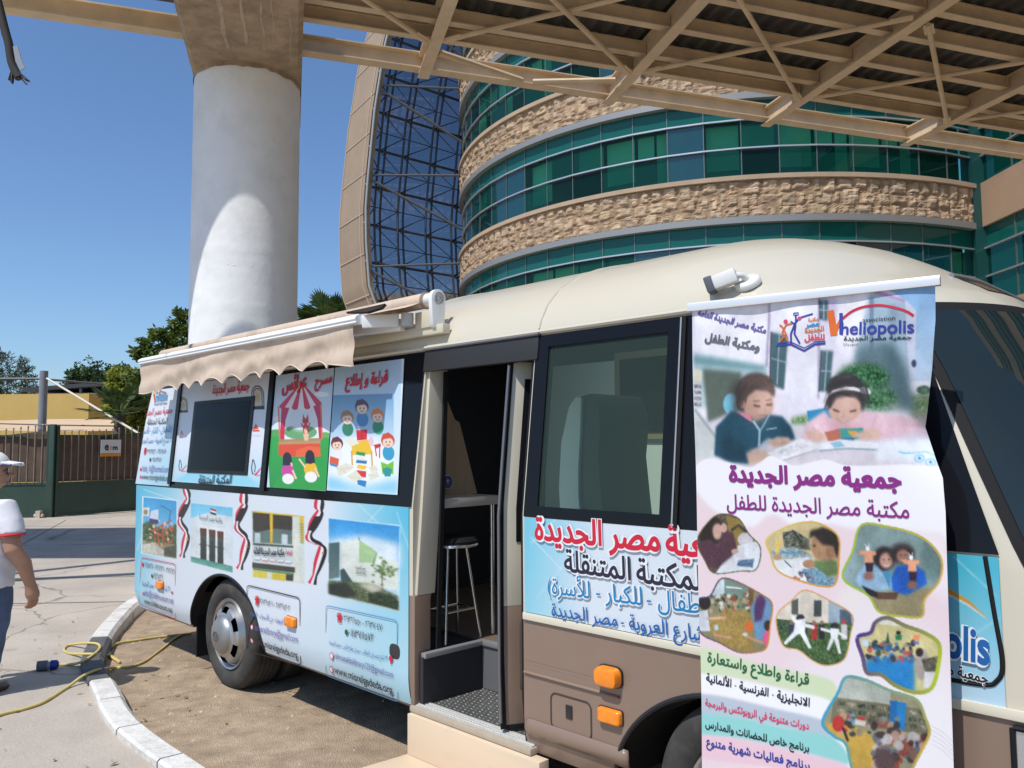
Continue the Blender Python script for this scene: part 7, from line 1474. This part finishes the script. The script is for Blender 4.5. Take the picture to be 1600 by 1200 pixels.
def pb7():
    art.poly([(800, 480), (1450, 480), (1450, 1220), (800, 1220)], (150, 146, 118)); art.poly([(920, 500), (1210, 560), (1200, 660), (900, 620)], (176, 182, 170)); art.poly([(880, 620), (1430, 690), (1420, 830), (860, 760)], (112, 112, 88))
    for k in range(9):
        for j in range(3): art.poly([(900 + k * 58, 640 + j * 40 + k * 7), (944 + k * 58, 645 + j * 40 + k * 7), (944 + k * 58, 668 + j * 40 + k * 7), (900 + k * 58, 664 + j * 40 + k * 7)], ((84, 86, 72), (140, 132, 110), (70, 76, 70))[(k + j) % 3], noise=22)
    art.poly([(1200, 635), (1295, 650), (1285, 800), (1200, 805)], (34, 126, 190)); art.poly([(1200, 635), (1240, 640), (1236, 800), (1200, 800)], (24, 106, 172)); art.poly([(830, 770), (1000, 780), (1160, 880), (1150, 1200), (940, 1010)], (196, 160, 70), soft=1); art.crowd([(880, 720), (1240, 830)], 40, [(190, 50, 50), (50, 46, 46), (120, 150, 170), (90, 80, 70), (190, 150, 120), (140, 130, 110)], 18, 4); art.crowd([(1110, 810), (1410, 1010)], 60, [(60, 46, 44), (190, 160, 140), (130, 100, 80), (90, 100, 120), (196, 190, 190), (150, 60, 50)], 24, 6); art.poly([(1120, 910), (1200, 920), (1230, 1010), (1180, 1100), (1110, 1000)], (90, 72, 74), soft=1); art.line([(1000, 760), (1060, 770)], 30, (216, 212, 200)); art.ell(905, 770, 34, 46, (186, 54, 48)); art.line([(930, 790), (960, 870)], 14, (50, 44, 44))
blob(B7, (50, 160, 206), 16, pb7, (206, 170, 60))
# sheet, rail and foot
RE = [(1461, 440), (1461.5, 500), (1456, 575), (1447, 640), (1443, 667), (1461, 717), (1473, 747), (1478, 800), (1490, 1200), (1496, 1420)]; REB = [ban_at(p) for p in RE]
rb_ = np.array([b for a, b in REB])[::-1]; ra_ = np.array([a for a, b in REB])[::-1]
def aLR(b): return (.0 + .0015 * math.sin(b * 9), float(np.interp(b, rb_, ra_)))
Wmax = float(max(ra_))
def bpos2(a, b, l=0.):
    aL, aR = aLR(b); u = a / max(.1, aR); notch = math.exp(-((b - 1.72) / .13) ** 2)
    off = .004 * math.sin(b * 4.2 + a * 3) - .035 * notch * max(0, (u - .82) / .18) ** 1.5 + .006 * math.exp(-((b - 2.05) / .05) ** 2) * math.sin(a * 22) + .004 * math.sin(a * 7 + b * 1.7)
    return tuple(BL_ + BU * a + BN * (off + l) + np.array((0, 0, b)))
sheet = art.build('printed_sheet', attr_mat('banner print', .38, .08), ban, bpos2, aLR); sheet['label'] = 'sheet printed with two girls reading, Arabic titles and activity photographs'
LT = Lettering(ban_at, lambda a, b, l: bpos2(a, b, .0012 + l))
LT.t('جمعية مصر الجديدة', c2((288, 188)), c2((1272, 226)), 'MAG', 1.15, .05).t('مكتبة مصر الجديدة للطفل', c2((276, 344)), c2((1315, 398)), 'MAG', 1.25, .015)
LT.t('قراءة واطلاع واستعارة', c3((165, 412)), c3((738, 548)), 'GRN', 1.2, .02).t('الانجليزية - الفرنسية - الألمانية', c3((158, 522)), c3((742, 672)), 'NAVY', 1.3, .025).t('دورات متنوعة في الروبوتكس والبرمجة', c3((154, 660)), c3((738, 800)), 'PNK', 1.4, .02).t('برنامج خاص للحضانات والمدارس', c3((156, 780)), c3((740, 928)), 'BLK', 1.3, .02).t('برنامج فعاليات شهرية متنوع', c3((162, 884)), c3((745, 1030)), 'LGO', 1.2, .025)
LT.t('مكتبة مصر الجديدة العامة', c1((108, 262)), c1((492, 366)), 'PUR', 1.25, .045).t('ومكتبة الطفل', c1((152, 408)), c1((458, 466)), 'GREY', 1.1, .05)
LT.t('مكتبة', c1((740, 302)), c1((798, 292)), 'ORG', 1.1, .03).t('مصر', c1((726, 332)), c1((800, 322)), 'SKY', 1., .06).t('الجديدة', c1((720, 364)), c1((828, 350)), 'ORG', 1., .05, 'WHT').t('للطفل', c1((716, 408)), c1((832, 402)), 'PNK', 1., .06, 'WHT')
LT.line([c1(p) for p in ((556, 436), (640, 430), (715, 466), (775, 430), (836, 424))], .006, 'LGO').line([c1(p) for p in ((560, 424), (640, 416), (715, 450), (775, 416), (836, 412))], .003, 'LGO')
for P_, c_ in ((((575, 415), (612, 370), (590, 330), (575, 318)), 'ORG'), (((625, 415), (590, 360), (612, 320), (648, 310)), 'ORG'), (((640, 425), (640, 370), (665, 310), (690, 280), (765, 256)), 'LGO'), (((690, 425), (660, 370), (668, 320), (640, 300)), 'LGO'), (((668, 262), (670, 300), (655, 345)), 'LGO')): LT.line([c1(p) for p in P_], .0055, c_)
LT.disc(c1((610, 300)), .007, 'PNK').disc(c1((690, 282)), .006, 'PNK').line([c1(p) for p in ((656, 252), (684, 250), (684, 262), (656, 264), (656, 252))], .003, 'LGO')
LT.t('heliopolis', c1((922, 374)), c1((1340, 364)), 'LGO', 1.0, .022).line([c1((922, 250)), c1((924, 372))], .010, 'LGO').t('association', c1((1046, 303)), c1((1234, 293)), 'BLK', .9, .0).t('جمعية مصر الجديدة', c1((940, 408)), c1((1326, 400)), 'BLK', .8, .02).t('سوريانا', c1((938, 436)), c1((1020, 432)), 'GREY', .7, .0)
LT.line([c1(p) for p in ((862, 236), (874, 310), (884, 378))], .020, 'ORG').line([c1(p) for p in ((884, 378), (905, 320), (922, 290))], .010, 'ORG').line([c1(p) for p in sm([(930, 282), (985, 240), (1060, 214), (1150, 208), (1240, 224), (1300, 244), (1338, 268)])], .007, 'RED')
LT.done(sheet)
railm = mat('banner rail', (.72, .72, .72), .3, metal=.35)
g = MB(); a = lambda u, o, z: tuple(BL_ + BU * u + BN * o + np.array((0, 0, z)))
W_top = float(np.interp(2.12, rb_, ra_))
g.rings([[a(u, o, z) for o, z in ((-.012, 2.116), (-.012, 2.138), (-.004, 2.146), (.010, 2.144), (.014, 2.132), (.012, 2.116))] for u in (-.012, W_top + .014)]); g.build('top_rail', railm, ban, smooth=.5)
g = MB(); g.tube([a(W_top / 2, -.03, .08), a(W_top / 2, -.03, 2.13)], .011, 10); g.build('pole', railm, ban, smooth=.8)
g = MB(); g.box((0, 0, 0), (1, 1, 1), 0, lambda x, y, z: a(-.03 + (Wmax + .06) * x, -.09 + .14 * y, .012 + .078 * z)); g.build('base', railm, ban, bevel=.012)
for u in (.12, Wmax - .12): g = MB(); g.box((0, 0, 0), (1, 1, 1), 0, lambda x, y, z: a(u - .02 + .04 * x, -.2 + .4 * y, .0 + .012 * z)); g.build('foot', railm, ban)

# ================================================================== SMALL THINGS AROUND THE BUS
ply = mat('pale plywood', (.66, .52, .37), .6, var=.08, vscale=3, stretch=(1, 1, 5), dirt=(.5, .37, .24), dscale=3, damount=.4)
t = thing('wooden_step', 'pale plywood step box standing under the open bus door', 'step', tuple(bo), TH - math.pi / 2)
g = MB(); g.box(Bb(3.325, -.04, .135), Bb(2.42, .02, .332)); g.build('riser_board', ply, t, bevel=.003)
g = MB(); g.prism([Bb(3.40, -.95, .112), Bb(2.42, -.95, .112), Bb(2.42, .02, .112), Bb(3.325, .02, .112)], (0, 0, .022)); g.build('tread_board', ply, t, bevel=.003)
g = MB()
for s0, s1, y0_, y1_ in ((3.38, 3.34, -.93, 0), (2.46, 2.42, -.93, 0), (3.34, 2.46, -.93, -.89)): g.box(Bb(s0, y0_, 0), Bb(s1, y1_, .1115))
g.build('frame', ply, t)
yel = mat('yellow cable sheath', (.60, .47, .15), .5, var=.12, vscale=9, dirt=(.35, .28, .14), dscale=6, damount=.4); blk = mat('black cable', (.02, .02, .02), .6)
def gz(x, y):                                        # floor height: pavement, kerb or earth bed
    best = min(range(len(KP)), key=lambda i: (KP[i] - Vector((x, y, 0))).length); p = KP[best]; q = KP[min(best + 1, len(KP) - 1)]; d = (q - KP[max(0, best - 1)]).normalized(); sd = (Vector((x, y, 0)) - p).dot(Vector((d.y, -d.x, 0)))
    return PAVE if sd < -.05 else (.122 if sd < .15 else .026)
def cable(name, pxs, r, m, label, lift=None):
    P = []
    for p in pxs:
        h = .1
        for k in range(4): q = on_ground(p[:2], h); h = (gz(q[0], q[1]) if len(p) < 3 else p[2]) + r
        P.append(tuple(q))
    g = MB(); g.tube(smooth_path(P, 7), r, 8); return tag(g.build(name, m, smooth=1), label, 'cable', 'yellow power cables')
cable('power_cable', [(-40, 1135), (0, 1117), (40, 1107), (70, 1096), (105, 1074), (130, 1056), (152, 1047), (178, 1043), (200, 1042), (225, 1034), (245, 1020), (258, 1010), (270, 1000), (284, 992), (300, 990)], .010, yel, 'longer yellow cable running from the left edge to the bus')
pc = cable('power_cable', [(88, 1039), (110, 1038), (128, 1034), (147, 1022), (156, 1012), (151, 1006), (130, 1005), (108, 1008), (100, 1015), (110, 1021), (145, 1022), (170, 1024), (183, 1031), (187, 1035), (172, 1024), (171, 1014), (185, 1005), (215, 1000), (250, 995), (300, 990)], .010, yel, 'looped yellow cable ending in the blue plug on the pavement')
q0, q1 = on_ground((58, 1041), PAVE + .035), on_ground((92, 1038), PAVE + .035); t = thing('cable_plug', 'blue and grey industrial plug lying on the pavement', 'plug', tuple(q0 * np.array((1, 1, 0)) + np.array((0, 0, PAVE))))
g = MB(); L0 = lambda q: tuple(np.array(q) - q0 + np.array((0, 0, .035)))
mid = q0 + (q1 - q0) * .48; m2 = q0 + (q1 - q0) * .62
g.tube([L0(q0), L0(mid)], .036, 16); g.build('socket', mat('grey plug', (.10, .11, .14), .5), t, smooth=.7); g = MB(); g.tube([L0(mid), L0(m2)], .026, 16); g.build('collar', mat('pale plug', (.35, .36, .40), .5), t, smooth=.7)
g = MB(); g.tube([L0(m2), L0(m2 + (q1 - m2) * .8), L0(q1)], [.034, .032, .016], 16); g.build('plug', mat('blue plug', (.012, .03, .24), .4), t, smooth=.7)
g = MB(); g.box((-.1, -.14, 0), (.1, .14, .22)) if False else None
# street lantern on the side panel's far end: a small box lamp fixed by the rear window
g = MB(); g.rings([[surf(a, b, d) for a, b in ((6.98, 1.07), (6.80, 1.07), (6.80, 1.205), (6.98, 1.205))] for d in (.0, .0)]) if False else None

# ================================================================== THE MAN AT THE LEFT EDGE
skin = mat('skin', (.36, .195, .125), .55, var=.08, vscale=12); shirt_m = mat('white polo cloth', (.66, .66, .69), .9, var=.04, vscale=5, bump=.6, bscale=7); denim = mat('denim', (.075, .115, .205), .9, var=.30, vscale=6, bump=.5, bscale=16); redm = mat('red trim', (.55, .03, .05), .8)
man = thing('person', 'man in white red-edged polo, jeans and white cap with his back to the camera', 'person', (-3.515, 5.36, PAVE), math.radians(-10))
man.scale = (1.14, 1.05, 1)
HT = math.radians(-62)
def headturn(vs):
    out = []
    for x, y, z in vs:
        t_ = min(1, max(0, (z - 1.27) / .08)); a = HT * t_; y0_ = .03 * t_; dy = y - y0_
        out.append((.03 * t_ + x * math.cos(a) - dy * math.sin(a), y0_ + x * math.sin(a) + dy * math.cos(a), z))
    return out
# local frame: +y is the way he faces, +x his right hand side
def loft(g, rows, n=28):
    rs_ = []
    for z, cx, cy, rx, ry in rows: rs_.append([(cx + rx * math.copysign(abs(math.cos(a)) ** .85, math.cos(a)), cy + ry * math.copysign(abs(math.sin(a)) ** .85, math.sin(a)), z) for a in np.linspace(0, 2 * math.pi, n, endpoint=False)])
    g.rings(rs_)
SK = 1.50
g = MB()
loft(g, [(.64, 0, 0, .17, .12), (.80, 0, 0, .18, .13), (1.0, 0, .0, .18, .12), (1.16, 0, 0, .19, .11), (1.24, 0, 0, .12, .08), (1.28, 0, .01, .062, .062), (1.34, 0, .025, .058, .06)])
loft(g, [(1.27, 0, .015, .058, .058), (1.32, 0, .035, .060, .068), (1.35, 0, .05, .068, .084), (1.40, 0, .05, .078, .098), (1.45, 0, .045, .080, .102), (1.50, 0, .04, .074, .094), (1.535, 0, .035, .05, .065), (1.55, 0, .03, .02, .03)])
g.tube([(0, .13, 1.425), (0, .165, 1.40), (0, .155, 1.388)], [.012, .017, .012], 8)                          # nose
for sx_ in (-1, 1):
    g.tube([(sx_ * .08, .04, 1.40), (sx_ * .092, .03, 1.43), (sx_ * .09, .025, 1.46)], [.012, .018, .012], 8)  # ears
    sh = (sx_ * .185, -.005, 1.19); ox = .055 if sx_ > 0 else 0; el = (sx_ * (.245 + ox * .4), -.03, .93); wr = (sx_ * (.262 + ox), .045, .715)
    g.tube([(sx_ * .12, 0, 1.18), sh, (sx_ * .225, -.02, 1.06), el, (sx_ * (.258 + ox * .75), .01, .84), wr, (sx_ * (.262 + ox), .06, .685)], [.06, .062, .058, .050, .046, .032, .03], 16)
    pc_ = Vector((sx_ * (.262 + ox), .072, .635))
    g.tube([wr, (sx_ * (.262 + ox), .06, .68), tuple(pc_), (sx_ * (.260 + ox), .082, .605)], [.028, .034, .040, .034], 14)
    for k, (dy, ln) in enumerate(((-.032, .058), (-.011, .070), (.011, .074), (.032, .068))):                    # curled fingers
        b = Vector((sx_ * (.260 + ox), .082 + dy, .606)); g.tube([b, b + Vector((sx_ * -.004, .006, -ln * .45)), b + Vector((sx_ * -.016, .008, -ln * .8)), b + Vector((sx_ * -.032, .004, -ln * 1.0))], [.011, .0105, .0095, .008], 8)
    b = Vector((sx_ * (.250 + ox), .112, .655)); g.tube([b, b + Vector((sx_ * -.012, .022, -.024)), b + Vector((sx_ * -.022, .026, -.052))], [.014, .012, .010], 8)
g.v = [v for v in g.v]; g.v = [h if v[2] > 1.27 else v for v, h in zip(g.v, headturn(g.v))]; bodyo = g.build('body', skin, man); remesh(bodyo, .0065, 4)
g = MB()
loft(g, [(.685, 0, -.005, .215, .165), (.70, 0, -.01, .218, .168), (.80, 0, -.005, .222, .170), (.90, 0, .01, .220, .172), (1.0, 0, .01, .215, .160), (1.10, 0, 0, .212, .140), (1.18, 0, -.005, .20, .118), (1.235, 0, -.005, .145, .092), (1.262, 0, 0, .082, .078), (1.275, 0, .005, .070, .072)], 40)
for sx_ in (-1, 1): g.tube([(sx_ * .10, 0, 1.17), (sx_ * .18, -.005, 1.185), (sx_ * .222, -.015, 1.10), (sx_ * .238, -.022, 1.05), (sx_ * .243, -.025, 1.025)], [.08, .078, .073, .070, .070], 22)
sh_o = g.build('polo_shirt', shirt_m, man); remesh(sh_o, .009, 6)
for v in sh_o.data.vertices:                          # cloth folds
    x, y, z = v.co; a = math.atan2(y, x); f = .006 * math.sin(z * 46 + a * 3.0 + 2 * math.sin(a * 2)) * max(0, 1 - abs(z - .86) / .22) + .005 * math.sin(z * 30 + x * 26) * max(0, 1 - abs(z - 1.06) / .15) + .003 * math.sin(a * 14 + z * 6) * max(0, (.82 - z) / .13)
    v.co += v.normal * f
def torus(c, nrm, R1, r, name, m, n=30, sq=1.):
    nrm = Vector(nrm).normalized(); x = nrm.orthogonal().normalized(); y = nrm.cross(x); g = MB(); g.tube([Vector(c) + x * R1 * math.cos(t) + y * R1 * sq * math.sin(t) for t in np.linspace(0, 2 * math.pi, n)], r, 8, caps=False); return g.build(name, m, man, smooth=1)
for sx_ in (-1, 1): torus((sx_ * .2435, -.0255, 1.022), (sx_ * .12, -.05, -1), .069, .0085, 'sleeve_cuff', redm)
g = MB(); loft(g, [(1.255, 0, .003, .080, .078), (1.285, 0, .008, .073, .075), (1.30, 0, .01, .071, .073), (1.297, 0, .01, .066, .068), (1.27, 0, .005, .066, .068)]); g.build('collar', redm, man, smooth=1)
g = MB()
loft(g, [(.50, -.092, .0, .10, .125), (.60, -.07, -.01, .125, .15), (.70, -.03, -.01, .17, .158), (.745, 0, -.01, .19, .155)]); loft(g, [(.50, .092, .0, .10, .125), (.60, .07, -.01, .125, .15), (.70, .03, -.01, .17, .158), (.745, 0, -.01, .19, .155)])
for sx_, fy in ((-1, .05), (1, -.02)): loft(g, [(.035, sx_ * .105, fy - .01, .062, .075), (.06, sx_ * .105, fy - .01, .066, .078), (.15, sx_ * .103, fy - .01, .068, .08), (.30, sx_ * .10, fy * .7, .082, .095), (.42, sx_ * .096, fy * .3, .096, .112), (.56, sx_ * .09, 0, .112, .135), (.66, sx_ * .07, -.005, .13, .15)])
je = g.build('jeans', denim, man); remesh(je, .010, 5)
for v in je.data.vertices:
    x, y, z = v.co; a = math.atan2(y, x - (.1 if x > 0 else -.1)); v.co += v.normal * (.005 * math.sin(z * 60 + a * 2) * max(0, 1 - abs(z - .12) / .14) + .004 * math.sin(z * 38 + a * 4) * max(0, 1 - abs(z - .42) / .2))
g = MB(); P_ = [(.06, -.172, .665), (.145, -.150, .665), (.150, -.150, .575), (.10, -.170, .55), (.055, -.178, .575)]; g.tube([Vector(p) for p in P_ + P_[:1]], .004, 5); g.build('back_pocket', mat('denim seam', (.04, .06, .12), .9), je)
g = MB(); loft(g, [(.690, 0, -.01, .208, .166), (.725, 0, -.01, .206, .164)]); g.build('belt', mat('dark belt', (.02, .02, .022), .6), man, smooth=1)
shoe = mat('brown leather', (.07, .035, .022), .5)
for sx_, fy in ((-1, .05), (1, -.02)):
    g = MB(); rs_ = []
    for y, wd, h, z0 in ((-.10, .032, .06, 0), (-.085, .040, .075, 0), (-.03, .042, .085, 0), (.03, .043, .070, 0), (.09, .047, .055, 0), (.14, .042, .045, .0), (.165, .024, .03, .004)): rs_.append([(sx_ * .11 + wd * math.cos(a), fy + y, max(0, z0 + h * .5 + h * .5 * math.sin(a))) for a in np.linspace(0, 2 * math.pi, 18, endpoint=False)])
    g.rings(rs_); g.build('shoe', shoe, man, smooth=1)
capm = mat('white cap cloth', (.74, .74, .74), .85)
g = MB(); loft(g, [(1.475, 0, .035, .086, .108), (1.50, 0, .033, .084, .106), (1.53, 0, .03, .074, .094), (1.555, 0, .028, .052, .068), (1.565, 0, .027, .012, .018)]); g.v = headturn(g.v); cp = g.build('cap', capm, man, smooth=1)
g = MB(); rs_ = []
for t_ in np.linspace(0, 1, 8): yy = .11 + .105 * t_; wd = .078 * math.sqrt(max(.02, 1 - (t_ * .96) ** 2.2)); rs_.append([(wd * k, yy, 1.486 - .02 * t_ + .016 * (1 - k * k) + dz) for dz, ks in ((.004, np.linspace(-1, 1, 9)), (-.003, np.linspace(1, -1, 9))) for k in ks])
g.rings(rs_); g.v = headturn(g.v); g.build('cap_brim', [capm], cp, smooth=.6)
g = MB(); g.tube([(.078 * k, .11 + .105 * math.sqrt(max(0, 1 - k * k)) * .96, 1.474 + .006 * (1 - k * k)) for k in np.linspace(-1, 1, 16)], .004, 5); g.v = headturn(g.v); g.build('brim_edge', mat('blue edge', (.03, .07, .30), .8), cp)
# head turned to his right
for o in (cp,): pass
g = MB(); loft(g, [(1.40, 0, -.0, .083, .075), (1.44, 0, .0, .086, .085), (1.48, 0, .01, .085, .098)]); g.v = headturn(g.v); g.build('hair', mat('dark hair', (.02, .016, .014), .7), man, smooth=1)
g = MB()
for sx_ in (-1, 1): g.lathe([(.001, 0), (.022, .002), (.024, .008), (.001, .012)], (sx_ * .033, .135, 1.43), 'y', 14); g.bar((sx_ * .055, .13, 1.435), (sx_ * .085, .04, 1.44), .004, .006)
g.v = headturn(g.v); g.build('sunglasses', mat('dark lens', (.012, .012, .014), .15), man, smooth=.8)
g = MB(); g.tube([(-.026, .137, 1.352), (0, .145, 1.35), (.026, .137, 1.352)], .006, 6); g.v = headturn(g.v); g.build('mouth', mat('lips', (.30, .12, .09), .5), man, smooth=1)
